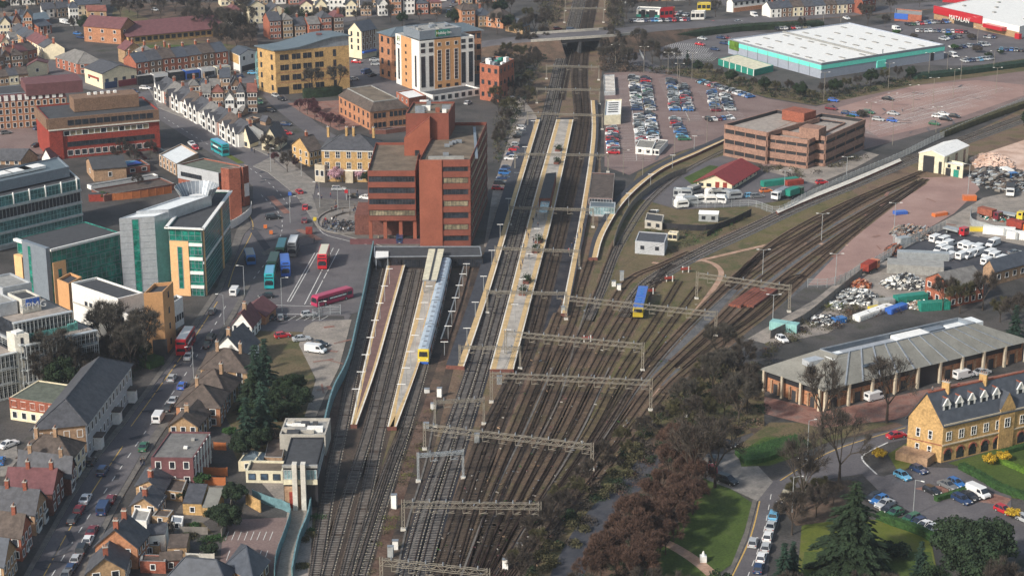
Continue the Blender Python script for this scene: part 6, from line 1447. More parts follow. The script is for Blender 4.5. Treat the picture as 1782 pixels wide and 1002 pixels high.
# ---- east side, bottom left
b = Bld("flats", "dark plum block with a flat grey-green roof and black and white striped side", "flats", (1295, 415), 218, (1003, 214), (1402, 42), "tile_plum", "tile_grey", "flat", par=.25); b.win("A", 3, 2, 1.1, 1.5, "w"); b.win("C", 6, 2, 1.4, 1.5, "w")
for t in (.08, .24, .4, .56, .72, .88): b.strip("C", 0, b.h, "frame_white", t, t + .04, .15, "stripe")
b.box(.35, .4, .8, .8, b.h - .2, .4, "roof_white"); b.box(.3, .7, .7, .7, b.h - .2, .5, "felt_light")
E = [("tan gabled house with slate roof and white verge, next below the dark plum flats", (1088, 520), 445, (903, 402), (1152, 330), "brick_buff", "slate", "C", 1.8),
  ("dark slate roofed house with a white verge, second below the dark plum flats", (1052, 620), 548, (872, 530), (1100, 470), "brick_buff", "slate", "C", 1.8),
  ("wide gabled house, half orange and half tan brick, with tall orange chimneys", (922, 955), 812, (632, 802), (990, 715), "brick_orange", "slate", "C", 3.4),
  ("dark-roofed house cut by the bottom edge beside a parked dark blue car", (838, 1065), 955, (575, 985), (860, 850), "brick_buff", "slate", "C", 2.6)]
for l, n_, yt, A, C, w, rf, ax, rs in E: b = house(l, n_, yt, A, C, w, rf, "gable", ax, rs, (2, 2), (3, 2), ch=(.12, .8) if "tall" in l else (.2,), cm="brick_rust");
b = Bld("shop_building", "flat pale grey roofed shop squeezed between slate-roofed houses", "shop", (978, 700), 637, (865, 628), (1008, 553), "render_white", "felt_light", "flat")
EX = [("tan brick rear extension with a flat dark roof by the dark plum flats", (1215, 510), 445, (1090, 430), (1245, 360), "brick_buff", "tile_brown", "flat"), ("long tan outbuilding with a black lean-to roof, middle of the back yards", (1345, 600), 525, (1215, 520), (1385, 425), "brick_yellow", "slate", "mono"),
  ("tan outbuilding with a ribbed grey roof and white side near the bushes", (1445, 612), 552, (1345, 548), (1490, 452), "brick_yellow", "metal_roof", "mono"), ("small flat-roofed brick extension above the white one", (1120, 665), 610, (1010, 600), (1155, 560), "brick_buff", "tile_brown", "flat"),
  ("white rear extension with a slate lean-to roof", (1105, 835), 725, (965, 740), (1118, 680), "render_white", "slate", "mono"), ("tan rear extension against the wide gabled house", (1065, 865), 800, (930, 795), (1070, 755), "brick_buff", "tile_brown", "flat"),
  ("brown-roofed outbuilding beside the white rear extension", (1245, 875), 815, (1112, 820), (1262, 755), "brick_buff", "tile_brown", "mono"), ("red brick rear wing at the bottom edge", (1105, 985), 905, (930, 900), (1110, 860), "brick_rust", "tile_brown", "flat"),
  ("white shed with a teal roof beside the low brick walls", (1215, 690), 650, (1135, 645), (1222, 600), "render_white", "lead", "flat"), ("pale green-roofed garage near the orange fences", (1700, 300), 235, (1585, 240), (1740, 175), "render_cream", "metal_roof_blue", "flat"),
  ("brown-tiled rear wing at the bottom edge beside the fence", (1210, 960), 890, (1065, 900), (1215, 850), "brick_dark", "tile_brown", "gable")]
for l, n_, yt, A, C, w, rf, kd in EX: b = Bld("outbuilding", l, "outbuilding", n_, yt, A, C, w, rf, kd, 1.0, "A", over=.2, par=.2); b.win("A", 1, 1, .9, 1.1)
house("slate-roofed bungalow at the bottom edge beside the small car park", (1690, 1120), 1040, (1500, 930), (1790, 900), "brick_buff", "slate_blue", "hip", "C", 3.4, (2, 1), (3, 1))
house("long slate-roofed house cut by the bottom edge below the back yards", (1500, 1120), 1040, (1120, 1010), (1560, 960), "brick_buff", "slate_blue", "hip", "A", 3.0, (5, 2), None)
FR("N1")
for l, n_, yt, A, C, w, rf, kd, ax, rs, ch in [
 ("white house with a maroon roof, nearest the bus station on the street's east side", (1690, 425), 340, (1555, 325), (1745, 270), "render_white", "tile_plum", "gable", "C", 3.2, (.4,)),
 ("dark slate roofed house with a broad white gable facing the street", (1640, 640), 528, (1425, 500), (1735, 440), "render_white", "slate", "gable", "C", 4.0, (.1,)),
 ("tan house with a hipped brown roof, third below the bus station", (1660, 730), 650, (1345, 622), (1700, 545), "brick_buff", "tile_brown", "hip", "A", 3.6, (.2, .7)),
 ("tan house with a spreading brown hipped roof, fourth below the bus station", (1522, 905), 812, (1252, 765), (1620, 690), "brick_buff", "tile_brown", "hip", "A", 3.8, (.3,)),
 ("orange brick house with a hipped brown roof, fifth below the bus station", (1480, 1010), 885, (1180, 872), (1530, 775), "brick_orange", "tile_brown", "hip", "A", 3.4, (.6,)),
 ("small brown gabled house just above the dark plum flats", (1330, 1110), 1010, (1130, 1005), (1420, 900), "brick_buff", "tile_brown", "gable", "C", 2.2, (.3,))]:
 b = house(l, n_, yt, A, C, w, rf, kd, ax, rs, (3, 2), (3, 2), ch=ch, cm="brick_tan")
house("small red-roofed cottage behind the bus station kerb", (1780, 330), 270, (1600, 255), (1850, 205), "brick_orange", "tile_plum", "gable", "C", 2.4, (2, 1), None)
# ---- signal box
FR("B2")
b = Bld("signal_box", "concrete signal box with a grey flat roof, glazed upper floor and two tall fins", "signal box", (475, 545), 262, (238, 262), (512, 78), "black_trim", "felt", "flat", par=.2); r = b.root
b.band("A", b.h - 2.0, 1.9, "p", .02, .98, 10, 1); b.strip("A", b.h - .4, b.h + .1, "felt_light", -.02, 1.02, .6, "eave"); b.strip("A", b.h * .55, b.h * .66, "canopy_cream", 0, 1, .3); b.strip("A", 0, b.h * .5, "brick_tan", .5, .98, .2); b.strip("A", 0, b.h * .38, "fascia_red", .66, .84, .3, "red_door"); b.band("C", b.h - 2.0, 1.9, "p", .02, .98, 12, 1)
for t in (.33, .58): b.strip("A", 0, b.h + .7, "concrete_pale", t, t + .14, 1.5, "concrete_fin")
b = Bld("relay_room", "low cream building with tan flat roof left of the signal box", "relay room", (240, 385), 305, (-10, 300), (262, 235), "canopy_cream", "felt_brown", "flat"); b.win("A", 3, 1, 1.4, 1.3, "b")
b = Bld("equipment_room", "rough pale-roofed block behind the signal box", "equipment room", (525, 200), 60, (215, 60), (555, -50), "concrete", "felt_light", "flat", par=.6)
for k in range(9): b.box(R.uniform(.1, .9), R.uniform(.1, .9), R.uniform(1, 4), R.uniform(.6, 2), b.h - .5, R.uniform(.3, 1), R.choice(["roof_white", "concrete", "felt"]))
b = Bld("lean_to", "brown lean-to roof beside the signal box", "lean-to", (235, 260), 215, (115, 210), (262, 75), "brick_tan", "tile_brown", "flat", par=.1)
b = Bld("garage", "blue-grey hipped garage among bushes left of the signal box", "garage", (95, 290), 245, (-30, 225), (110, 185), "render_cream", "metal_roof_blue", "hip", 1.2, "A")
# ---- white gabled houses along the diagonal road
FR("Z6")
WL = ["render_white", "render_white", "brick_red", "render_white", "render_white", "render_white", "render_white", "brick_red"]
WR = terrace((1040, 860), 715, (125, 195), None, "A", 9, WL, ["slate", "tile_brown", "slate", "tile_grey"], lambda i: "%s house of the white row, counting up from the black and white shops" % nth(i), "white houses on the diagonal road", False, 3.2, dC=9, wA=(3, 2), ch=(.03,), st="s")
for i, b in enumerate(WR):
 P, Q = b.face("A"); d = (Q - P).normalized(); oo = Vector((d.y, -d.x, 0)); oo = oo if ((P + Q) / 2 - b.cen).dot(oo) > 0 else -oo; w = (Q - P).length
 for t in ((.3,) if i % 2 else (.26, .74)):
  c0 = P + (Q - P) * t + oo * .9; k = w * (.2 if i % 2 else .17); q = [c0 - d * k, c0 + d * k, c0 + d * k + up3(b.h - .2), c0 + up3(b.h + 2.2), c0 - d * k + up3(b.h - .2)]; bk = [x - oo * 3.4 for x in q]; mb = MB(); mb.face(q, "render_white" if i != 7 else "half_timber")
  for j in range(5): mb.face([q[j], q[(j + 1) % 5], bk[(j + 1) % 5], bk[j]], "slate" if j in (2, 3) else "render_white")
  part("gabled_bay", mb, b.root)
  for z in (1.6, 4.2): put_win(b.root, c0 - d, c0 + d, .5, z, "d", k * 1.1, 1.5, 3, 1, b.cen)
for l, n_, yt, A, C, w, rf in [("cream-gabled dark-roofed shop at the end of the white row", (1160, 870), 800, (1070, 775), (1260, 760), "render_cream", "slate"), ("second cream-gabled shop, beside the parked red car", (1470, 890), 800, (1285, 800), (1560, 730), "render_cream", "slate")]:
 house(l, n_, yt, A, C, w, rf, "gable", "C", 5.0, (1, 1), None, st="d", name="shop", cat="shop")
# rear roofs between the white row and the yard
for i, (x, y, w, h_, rf) in enumerate([(560, 230, 130, 60, "slate_blue"), (700, 310, 110, 50, "tile_brown"), (640, 250, 90, 40, "felt_light"), (830, 330, 120, 55, "slate"), (960, 420, 110, 50, "slate"), (1080, 470, 130, 50, "tile_grey"), (1190, 560, 150, 60, "tile_brown"), (1010, 500, 90, 45, "felt_light"), (1330, 580, 120, 50, "slate"), (900, 300, 90, 40, "timber_orange")]):
 b = Bld("outbuilding", "%s %s-roofed outbuilding from the road junction behind the white row" % (nth(i), {"slate_blue": "blue", "tile_brown": "brown", "felt_light": "pale", "slate": "dark", "tile_grey": "grey", "timber_orange": "orange"}[rf]), "outbuilding", (x, y + 40), y, (x - w * .5, y - h_ * .3), (x + w * .5, y - h_ * .45), "brick_tan", rf, "gable" if i % 3 else "flat", 1.6, "A", group="outbuildings behind the white row", over=.2)
# ---- shops and terraces round the top left crossroads
FR("T1")
terrace((920, 560), 425, None, (1528, 345), "C", 7, ["brick_red", "brick_brown", "brick_red", "brick_red", "brick_orange", "brick_brown", "brick_red"], ["slate_blue", "slate", "tile_brown"], lambda i: "%s brick shop of the terrace facing the crossroads, from its left end" % nth(i), "brick shops facing the crossroads", False, 3.0, dA=11, wC=(2, 3), ch=(.02,), name="terraced_shop")
P, Q = G((920, 575)), G((1555, 500))
for i, (c, m_) in enumerate([("black", "paint_black"), ("white", "paint_white"), ("black", "paint_black"), ("blue", "paint_royal_blue"), ("white", "paint_white"), ("cream", "paint_cream")]):
 a, b_ = P.lerp(Q, i / 6 + .01), P.lerp(Q, (i + 1) / 6 - .01); d = (b_ - a).normalized(); oo = Vector((d.y, -d.x, 0)); r = empty("shop_unit", a.lerp(b_, .5), "%s single-storey shop front, %s along the brick terrace" % (c, nth(i)), "shop front", "shop fronts at the crossroads")
 mb = MB(); mb.hexa([a, b_, b_ - oo * 4, a - oo * 4], [x + up3(3.6) for x in (a, b_, b_ - oo * 4, a - oo * 4)], m_, "felt_light"); part("fascia", mb, r); put_win(r, a, b_, .5, 1.3, "d", (b_ - a).length * .85, 2.0, 4, 1, a.lerp(b_, .5) - oo * 3)
b = house("cream shop with dark roof at the corner, red lettering on its end", (692, 600), 497, (565, 455), (915, 466), "render_cream", "slate", "gable", "A", 2.4, (2, 1), (4, 1), st="b", name="corner_shop", cat="shop"); b.strip("C", .2, 2.6, "paint_dark_blue", .05, .4, .4, "shop_sign"); b.strip("C", .2, 2.6, "paint_maroon", .45, .97, .4, "shop_sign"); b.strip("A", 3.2, 4, "fascia_red", .2, .8, .1, "shop_sign")
b = Bld("corner_shop", "white flat-fronted shop with a blue slate roof across from the brick terrace", "shop", (1612, 492), 375, (1540, 345), (1718, 345), "render_white", "slate_blue", "gable", 1.4, "A", over=.1); b.win("C", 2, 1, 1.1, 1.4, "d", z0=4); b.strip("C", .3, 2.6, "black_trim", .1, .9, .15, "shop_window"); b.strip("A", 3.4, b.h - .2, "brick_yellow", .1, 1, .1)
house("hipped grey-roofed house with black and white front in the shopping street", (525, 500), 430, (372, 385), (705, 425), "brick_red", "tile_grey", "hip", "A", 4.0, (4, 2), (3, 2), name="corner_shop", cat="shop")
house("cream gable-ended shop beside a magenta sign at the left", (320, 500), 425, (180, 445), (322, 410), "render_cream", "tile_plum", "gable", "C", 1.6, (1, 1), None, name="shop", cat="shop")
terrace((300, 400), 325, (62, 205), (432, 325), "A", 6, ["render_cream", "render_cream", "brick_orange", "brick_red", "brick_yellow", "brick_red"], ["slate", "tile_plum", "tile_plum", "slate", "slate_blue", "slate"], lambda i: "%s house of the short coloured terrace running up from the cream gable end" % nth(i), "coloured terrace near the left edge", False, 2.8, wA=(2, 2), ch=(.02,))
b = Bld("school_building", "long low tan brick building under a very long plum roof", "brick building", (862, 300), 245, None, (1500, 185), "brick_yellow", "tile_plum", "gable", 3.8, "C", depthA=26, over=1.0); b.win("C", 16, 1, 1.8, 1.6, "d")
b = house("orange gabled block with two plum roofs joined to the long plum-roofed building", (815, 300), 195, (560, 175), (905, 160), "brick_orange", "tile_plum", "gable", "A", 3.5, (3, 2), (2, 2), name="brick_building", cat="building")
house("big cream house with a slate roof and small square windows at the top left", (520, 110), 38, (465, 5), (670, 25), "render_cream", "slate_blue", "gable", "C", 3.0, (1, 2), (4, 2))
house("small pink-tan gabled house in front of the big cream house", (590, 122), 75, (575, 60), (712, 75), "brick_buff", "tile_red", "gable", "C", 2.0, None, (2, 1))
house("white-fronted house with a green shed roof left of the big cream house", (288, 125), 68, (270, 45), (362, 60), "render_white", "slate", "gable", "C", 2.2, None, (2, 2))
house("tan brick house between the white one and the big cream house", (385, 120), 60, (375, 40), (462, 50), "brick_tan", "slate", "gable", "C", 2.4, None, (3, 2), ch=(.5,))
house("red brick house with two white windows by the blue metal roof", (262, 235), 180, (150, 165), (345, 170), "brick_red", "slate_blue", "gable", "C", 2.2, None, (2, 2))
Bld("warehouse", "long low blue-grey metal roofed shed near the top left corner", "warehouse", (10, 210), 175, (-40, 140), (330, 130), "brick_red", "metal_roof_blue", "gable", 2.0, "C")
house("brown gabled house at the left edge with white bargeboards", (60, 170), 130, (-60, 125), (120, 120), "brick_orange", "tile_brown", "gable", "A", 2.6, None, (2, 1))
house("dark-roofed bungalow beside the brown gabled house", (130, 140), 105, (90, 85), (190, 95), "brick_tan", "slate", "hip", "C", 2.0, None, (3, 1))
terrace((0, 470), 390, None, (250, 330), "C", 4, ["brick_brown", "render_cream", "brick_tan", "brick_red"], ["tile_brown", "tile_red", "tile_plum"], lambda i: "%s plum-roofed house of the dark row at the left edge above the dormered office" % nth(i), "plum-roofed row at the left edge", False, 2.6, dA=10, wC=(2, 1))
terrace((0, 580), 520, None, (190, 500), "C", 3, ["brick_tan", "render_cream", "brick_brown"], ["tile_brown", "slate"], lambda i: "%s low roof directly behind the dormered office at the left edge" % nth(i), "low roofs behind the dormered office", False, 2.2, dA=9, wC=(2, 1))
# middle left yard buildings
FR("M1")
b = house("tan brick warehouse with a plain grey roof behind the silver office", (632, 295), 212, (577, 150), (846, 195), "brick_tan", "felt", "gable", "C", 2.2, (1, 1), None, name="warehouse", cat="warehouse"); b.win("C", 1, 1)
b = Bld("workshop", "red workshop with a blue tarpaulin on its roof behind the silver office", "workshop", (852, 248), 200, None, (1005, 180), "brick_rust", "felt", "flat", depthA=9); b.win("C", 2, 1, 1.6, 1.2, "w"); mb = MB(); q = subq(b, .2, .8, .02, .75); mb.face([x + up3(.35 if i % 2 else .1) for i, x in enumerate(q)], "paint_royal_blue"); mb.face([q[0] + up3(.36), q[2] + up3(.12), q[1] + up3(.5)], "paint_light_blue"); part("tarpaulin", mb, b.root)
b = Bld("office_building", "tan brick office with a pale blue flat roof beside the road", "office", (1185, 255), 175, (1065, 110), (1330, 100), "brick_tan", "metal_roof_pale", "flat"); b.win("A", 5, 2, 1.2, 1.5, "w")
Bld("yard_wall", "long white-painted yard building behind the silver office", "yard building", (612, 350), 325, None, (1060, 250), "render_white", "felt", "flat", depthA=3)
Bld("warehouse", "long dark flat-roofed store below the white yard building", "warehouse", (700, 430), 385, None, (1170, 305), "brick_dark", "tile_brown", "flat", depthA=9)
FR(); fence([(185, 350), (240, 345), (305, 335)], 2.2, "timber_orange", "orange timber fence behind the silver office")
FR("M1"); mb = MB(); g = G((660, 420)); r = empty("container", g, "red skip container behind the silver office", "container"); mb.box(g, 5.5, 2.4, 2.2, "fascia_red", rz=.1); part("body", mb, r); mb = MB(); mb.box((g.x, g.y, 2.2), 5.2, 2.1, .1, "felt", rz=.1); part("lid", mb, r)
house("plum-roofed cottage with a white gable at the left edge", (345, 165), 140, (280, 130), (415, 115), "render_white", "tile_plum", "gable", "C", 3.0, None, (2, 1))
house("slate-roofed cottages behind the glass office at the left edge", (140, 180), 150, (-40, 150), (250, 120), "brick_tan", "slate", "gable", "A", 3.0, (3, 1), None)
# ---- small things among the sidings
FR("M3")
for l, n_, yt, A, C, w, rf, kd in [("grey-roofed brick hut, larger of two between the curves", (1140, 790), 705, (945, 690), (1165, 640), "render_grey", "slate", "flat"), ("smaller flat-roofed hut just behind the larger hut", (1125, 620), 565, (1010, 550), (1140, 515), "concrete", "felt", "flat"),
  ("low white store at the tip of the caravans", (1085, 505), 490, (1035, 490), (1105, 480), "roof_white", "roof_white", "flat"), ("white metal tank house on the grass", (1500, 565), 515, (1372, 510), (1510, 500), "galv", "metal_roof_pale", "gable"), ("silver box container by the caravans", (1270, 400), 345, (1202, 340), (1280, 335), "galv", "metal_roof_pale", "flat"),
  ("cream signal hut beside the larger hut", (1225, 690), 640, (1165, 635), (1240, 625), "render_cream", "concrete", "flat"), ("long portable office with a dark striped roof, first of two in the car park", (1060, 118), 70, (948, 60), (1085, 20), "render_white", "felt", "flat"), ("long portable office with a dark striped roof, second of two in the car park", (1105, 120), 80, (1050, 75), (1165, 15), "render_white", "felt", "flat")]:
 b = Bld("hut", l, "hut", n_, yt, A, C, w, rf, kd, .6, "A", over=.1, par=.2); b.win("A", 2, 1, 1, 1, "d")
 if "striped" in l:
  for k in range(7): b.box(.5, .08 + .14 * k, (b.a - b.n).length * .9, .25, b.h - .18, .15, "felt_light", name="roof_rib")
for i, (x, y) in enumerate([(1290, 395), (1340, 375), (1460, 395), (1500, 398), (1560, 400), (1610, 410), (1250, 440), (1310, 450), (1380, 440), (1450, 440), (1520, 440), (1255, 470)]):
 g = G((x, y)); r = empty("caravan", g, "white caravan or trailer, %s across the compound below the maroon roof" % nth(i), "caravan", "white caravans in the compound"); z = R.uniform(-.4, .5) + (1.2 if i in (1, 6) else 0)
 mb = MB(); ex = Vector((math.cos(z), math.sin(z), 0)); ey = Vector((-ex.y, ex.x, 0)); l_ = R.uniform(1.7, 2.6); pr = [(-l_, .5), (-l_, 2.3), (-l_ + .5, 2.7), (l_ - .6, 2.7), (l_, 1.7), (l_ - .2, .5)]
 A_ = [g + ex * x + ey * 1.1 + up3(zz) for x, zz in pr]; B_ = [g + ex * x - ey * 1.1 + up3(zz) for x, zz in pr]; mb.hexa(A_, B_, R.choice(["roof_white", "felt_light", "render_white", "galv"]), None, True); part("body", mb, r); mb = MB(); mb.box((g.x, g.y, 1.4), l_ * 1.5, 2.26, .6, "glass_dark", ex=ex); part("window_strip", mb, r)
 for s in (-1, 1): mb = MB(); q = g + ey * s * 1.0; mb.cyl(q + up3(.35) - ey * .1, q + up3(.35) + ey * .1, .35, .35, "tyre", 8); part("wheel", mb, r)
FR("T3")
b = Bld("site_office", "cream stacked site office with dark roof slots beside the slow lines", "site office", (848, 835), 770, (738, 775), (855, 665), "canopy_cream", "roof_white", "flat");
for k in range(5): b.box(.5, .25 + .14 * k, (b.a - b.n).length * .6, .5, b.h - .3, .2, "felt", name="roof_slot")
b = Bld("walkway_roof", "long glazed walkway roof north of the cream site office", "walkway", (812, 640), 615, (738, 618), (805, 500), "frame_silver", "deck", "flat");
for k in range(12): b.box(.5, .06 + .08 * k, (b.a - b.n).length * .96, .35, b.h - .4, .2, "roof_white", name="roof_rib")
# shops along the main road at the top
for l, n_, yt, A, C, w, rf, nm in [("white garage with green base and dark doorways beyond the main road", (1108, 120), 68, (955, 62), (1120, 50), "render_white", "felt_light", "garage"), ("bright red and pink shop beside the white and green garage", (1198, 122), 52, (1114, 58), (1212, 45), "paint_red", "felt", "shop"),
  ("white car showroom sign building beyond the main road", (1408, 132), 78, (1320, 80), (1420, 68), "render_white", "felt_light", "showroom"), ("bright yellow fronted shop behind the car showroom", (1450, 70), 25, (1362, 25), (1455, 15), "paint_yellow", "felt_light", "shop"),
  ("long white pub with orange brick base at the corner of the main road", (1600, 85), 15, (1560, 10), (1900, -20), "render_white", "slate", "pub")]:
 b = Bld(nm, l, nm, n_, yt, A, C, w, rf, "flat" if nm != "pub" else "gable", 2.2, "C"); b.win("A", 3, 1, 1.6, 1.6, "d") if nm != "pub" else b.win("C", 8, 2, 1.3, 1.2, "d")
 if nm == "garage": b.strip("A", 0, 1.2, "green_panel", 0, 1, .15); b.strip("A", 0, 3.4, "black_trim", .2, .45, .2, "doorway"); b.strip("A", 0, 3.4, "black_trim", .62, .8, .2, "doorway")
 if nm == "pub": b.strip("C", 0, b.h * .4, "brick_orange", .02, 1, .2)
house("brick house with blue slate roof and white shop front left of the road bridge", (190, 235), 185, (75, 160), (240, 165), "brick_buff", "slate_blue", "hip", "A", 2.6, (2, 1), (2, 1), name="shop", cat="shop")
house("brown-roofed house at the edge of the top left trees by the bridge", (60, 195), 125, (-60, 110), (130, 105), "brick_orange", "tile_brown", "hip", "A", 3.4, (2, 2), (2, 2))
FR("T2")
b = Bld("brick_office", "red brick office with plant-covered roof between hotel and railway", "office building", (1690, 690), 445, (1560, 425), (1790, 395), "brick_red", "felt", "flat", par=.6); b.win("A", 3, 3, 1.2, 1.6, "d"); b.win("C", 4, 3, 1.2, 1.6, "d")
for k in range(12): b.box(R.uniform(.1, .9), R.uniform(.1, .9), R.uniform(.8, 2.4), R.uniform(.8, 2), b.h - .5, R.uniform(.6, 2.2), R.choice(["roof_white", "lead", "green_panel", "felt"]))
Bld("shed", "grey-roofed sheds between the mansard office and the Victorian inn", "shed", (930, 900), 870, (820, 870), (1080, 850), "brick_dark", "felt", "flat")
FR("T4")
terrace((150, 120), 60, None, (720, 25), "C", 8, ["render_white", "brick_brown", "render_cream", "brick_dark"], ["slate", "slate_blue", "tile_brown"], lambda i: "%s narrow terraced house beyond the main road, from the white pub" % nth(i), "terraced houses beyond the main road", False, 2.6, dA=9, wC=(2, 2))
house("red brick house ending the terrace beyond the main road", (740, 100), 10, (690, -5), (830, -15), "brick_rust", "slate", "gable", "C", 2.4, None, (3, 2))
Bld("warehouse", "pale blue roofed warehouse behind the red-fronted store", "warehouse", (1480, 30), -10, (1260, -20), (2000, -60), "paint_red", "metal_roof_pale", "flat")
# ---- the far town: separate houses street by street
FR()
def far_row(p, q, n, where, seed, walls=None, d=9):
 rr = random.Random(seed); a, b = G(p), G(q); e = (b - a); L_ = e.length; e.normalize(); s = Vector((-e.y, e.x, 0))
 if s.y < 0: s = -s
 for i in range(n):
  t = (i + .5) / n; w = L_ / n * rr.uniform(.62, .97); dd = d * rr.uniform(.85, 1.2); h = rr.choice([5.2, 5.6, 5.8, 8.2]); o = a + e * (L_ * t - w / 2) + s * rr.uniform(-1.5, 1.5)
  w_ = rr.choice(walls or ["render_white", "brick_red", "brick_buff", "render_cream", "brick_brown", "brick_tan", "render_white", "brick_orange"]); rf = rr.choice(["slate", "tile_brown", "tile_red", "slate_blue", "tile_grey", "tile_plum"])
  wn = {"render_white": "white", "brick_red": "red brick", "brick_buff": "buff brick", "render_cream": "cream", "brick_brown": "brown brick", "brick_tan": "tan brick", "brick_orange": "orange brick"}[w_]
  kd = rr.choice(["gable", "gable", "hip"]); ax = rr.choice(["A", "C"])
  b_ = Bld("house", "%s %s-roofed house, %s from left %s" % (wn, {"slate": "dark", "slate_blue": "blue", "tile_brown": "brown", "tile_red": "red", "tile_grey": "grey", "tile_plum": "plum"}[rf], nth(i), where), "house", quad=(o, o + s * dd, o + s * dd + e * w, o + e * w), h=h, wall=w_, roof=rf, kind=kd, axis=ax, rise=rr.uniform(2, 3.2), group="houses " + where, over=.3)
  b_.win("C", 3, 2 if h < 7 else 3, 1.0, 1.3, "w"); b_.chim((rr.choice([.1, .5, .9]),), rr.choice(["brick_red", "brick_tan"]))
far_row((-10, 12), (110, 6), 5, "at the very top left", 1)
far_row((175, 25), (400, 22), 0, "behind the plum roof", 2)
far_row((395, 45), (500, 38), 3, "above the white corner shop", 3, ["render_cream", "render_white", "render_cream"], 10)
far_row((380, 12), (500, 6), 4, "at the top edge near the cream villas", 4, ["render_cream", "render_white", "brick_buff"])
far_row((520, 30), (650, 28), 5, "behind the wave-roofed office", 5)
far_row((470, 70), (600, 60), 6, "peeping over the wave-roofed office", 6, ["brick_red", "brick_brown", "brick_tan", "brick_buff"])
far_row((500, 8), (640, 2), 6, "at the top edge above the wave-roofed office", 7)
far_row((655, 28), (770, 24), 5, "behind the hotel", 8)
far_row((650, 6), (780, 2), 6, "at the top edge above the hotel", 9)
far_row((800, 8), (870, 4), 3, "at the top edge by the railway trees", 10, ["brick_orange", "brick_buff", "brick_red"])
far_row((800, 50), (860, 46), 2, "right of the hotel", 11, ["brick_orange", "brick_buff"])
far_row((1080, 6), (1240, -2), 7, "at the top edge above the garages", 12)
far_row((1300, -4), (1500, -14), 8, "beyond the white pub", 13)
far_row((1500, 2), (1640, -8), 5, "at the top edge near the red store", 14)
far_row((0, 62), (60, 60), 3, "at the left edge near the shopping street", 15)
far_row((120, 45), (140, 44), 1, "beside the orange gabled block", 16)
for k in range(7): far_row((-120 + k * 300, -14 - (k % 2) * 6), (150 + k * 300, -16 - (k % 2) * 6), 9, "just past the top edge, block %s" % nth(k), 30 + k)
far_row((250, 118), (300, 112), 2, "behind the brick shop terrace", 41, ["brick_tan", "render_cream"]); far_row((215, 112), (250, 108), 1, "above the hipped shop", 42)
far_row((150, 20), (180, 16), 2, "at the top left", 43); far_row((0, 95), (36, 92), 2, "below the shopping street's top", 44); far_row((0, 120), (40, 116), 2, "at the left edge above the dark row", 45, ["brick_brown", "brick_tan"])
far_row((330, 175), (420, 172), 5, "behind the white row", 46, ["brick_tan", "brick_brown"], 6); far_row((350, 200), (450, 198), 5, "behind the white row's lower half", 47, ["brick_tan", "render_white", "brick_brown"], 6)
far_row((540, 10), (660, 14), 7, "in the upper gardens", 48); far_row((660, 70), (690, 70), 0, "", 49)
# ============================================================ VEHICLES
FR("T3"); CP = "cars in the station car park"
for p, q, n, w in [((932, 520), (958, 748), 21, "far west file"), ((1012, 528), (1046, 748), 21, "far second file"), ((965, 778), (985, 962), 15, "near west file"), ((1042, 772), (1072, 950), 15, "near second file"),
     ((1183, 545), (1212, 750), 19, "far third file"), ((1262, 578), (1302, 752), 16, "far fourth file"), ((1455, 618), (1490, 755), 12, "far fifth file"), ((1545, 640), (1580, 748), 10, "far sixth file"), ((785, 860), (802, 1040), 13, "file beside the station building"), ((1205, 798), (1275, 950), 10, "angled file near the portable offices")]:
 carrow(p, q, n, None, "{c} {k}, {n} down the " + w + ", station car park", CP, skip=(3,) if n > 14 else ())
carrow((1375, 552), (1728, 660), 17, None, "{c} {k}, {n} from the left along the car park's grassy bank", "cars along the grassy bank")
carrow((1425, 812), (1600, 798), 6, None, "{c} {k}, {n} from the left behind the car park's planted strip", "cars behind the planted strip")
carrow((905, 150), (1310, 142), 17, None, "{c} {k}, {n} from the left on the garage forecourt by the main road", "cars for sale by the main road")
carrow((1215, 100), (1310, 110), 5, None, "{c} {k}, {n} from the left behind the forecourt row", "cars behind the forecourt row")
cars([(1395, 268, "silver", "s"), (1380, 306, "red", "s"), (1480, 340, "dark blue", "h"), (1520, 262, "dark blue", "h"), (1560, 262, "maroon", "h"), (1545, 300, "dark blue", "e")], "{c} {k} near the grey store's far corner, {n} listed from its left", "cars at the store's corner", False, ((1380, 300), (1460, 312)))
cars([(425, 200, "maroon", "h"), (1470, 160, "red", "s"), (1640, 155, "silver", "s"), (1090, 188, "dark blue", "s")], "{c} {k} driving on the main road", "cars on the main road", False, ((1100, 190), (1500, 160)))
a = G((520, 212), 6.1); vehicle(a, .05, "people carrier", "dark blue", "dark blue people carrier crossing the road bridge").location.z = 6.12
FR("T4")
cars([(905, 645, "black", "s"), (640, 738, "dark blue", "h"), (695, 748, "blue", "h"), (738, 742, "lime", "h"), (782, 732, "green", "e"), (940, 740, "silver", "s"), (845, 778, "silver", "e"), (935, 785, "royal blue", "h"), (1225, 758, "white", "h"), (1262, 744, "white", "s"), (1335, 758, "black", "h"), (1278, 776, "black", "s"), (1205, 805, "green", "h"), (542, 708, "maroon", "p"), (555, 655, "royal blue", "h")],
  "{c} {k} alone in the half-empty pink car park, {n} listed from its left", "cars scattered over the pink car park", False, ((905, 645), (960, 652)))
for r_, (p, q, n) in enumerate([((1020, 165), (1340, 145), 12), ((1080, 205), (1420, 215), 12), ((1250, 262), (1370, 245), 5), ((1520, 245), (1600, 250), 3), ((1310, 315), (1560, 295), 8), ((1380, 400), (1580, 385), 8), ((1620, 325), (1780, 335), 5), ((180, 195), (400, 180), 9)]):
 carrow(p, q, n, None, "{c} {k}, {n} along the %s row of the retail car park" % nth(r_), "cars in the retail car park", jit=.8)
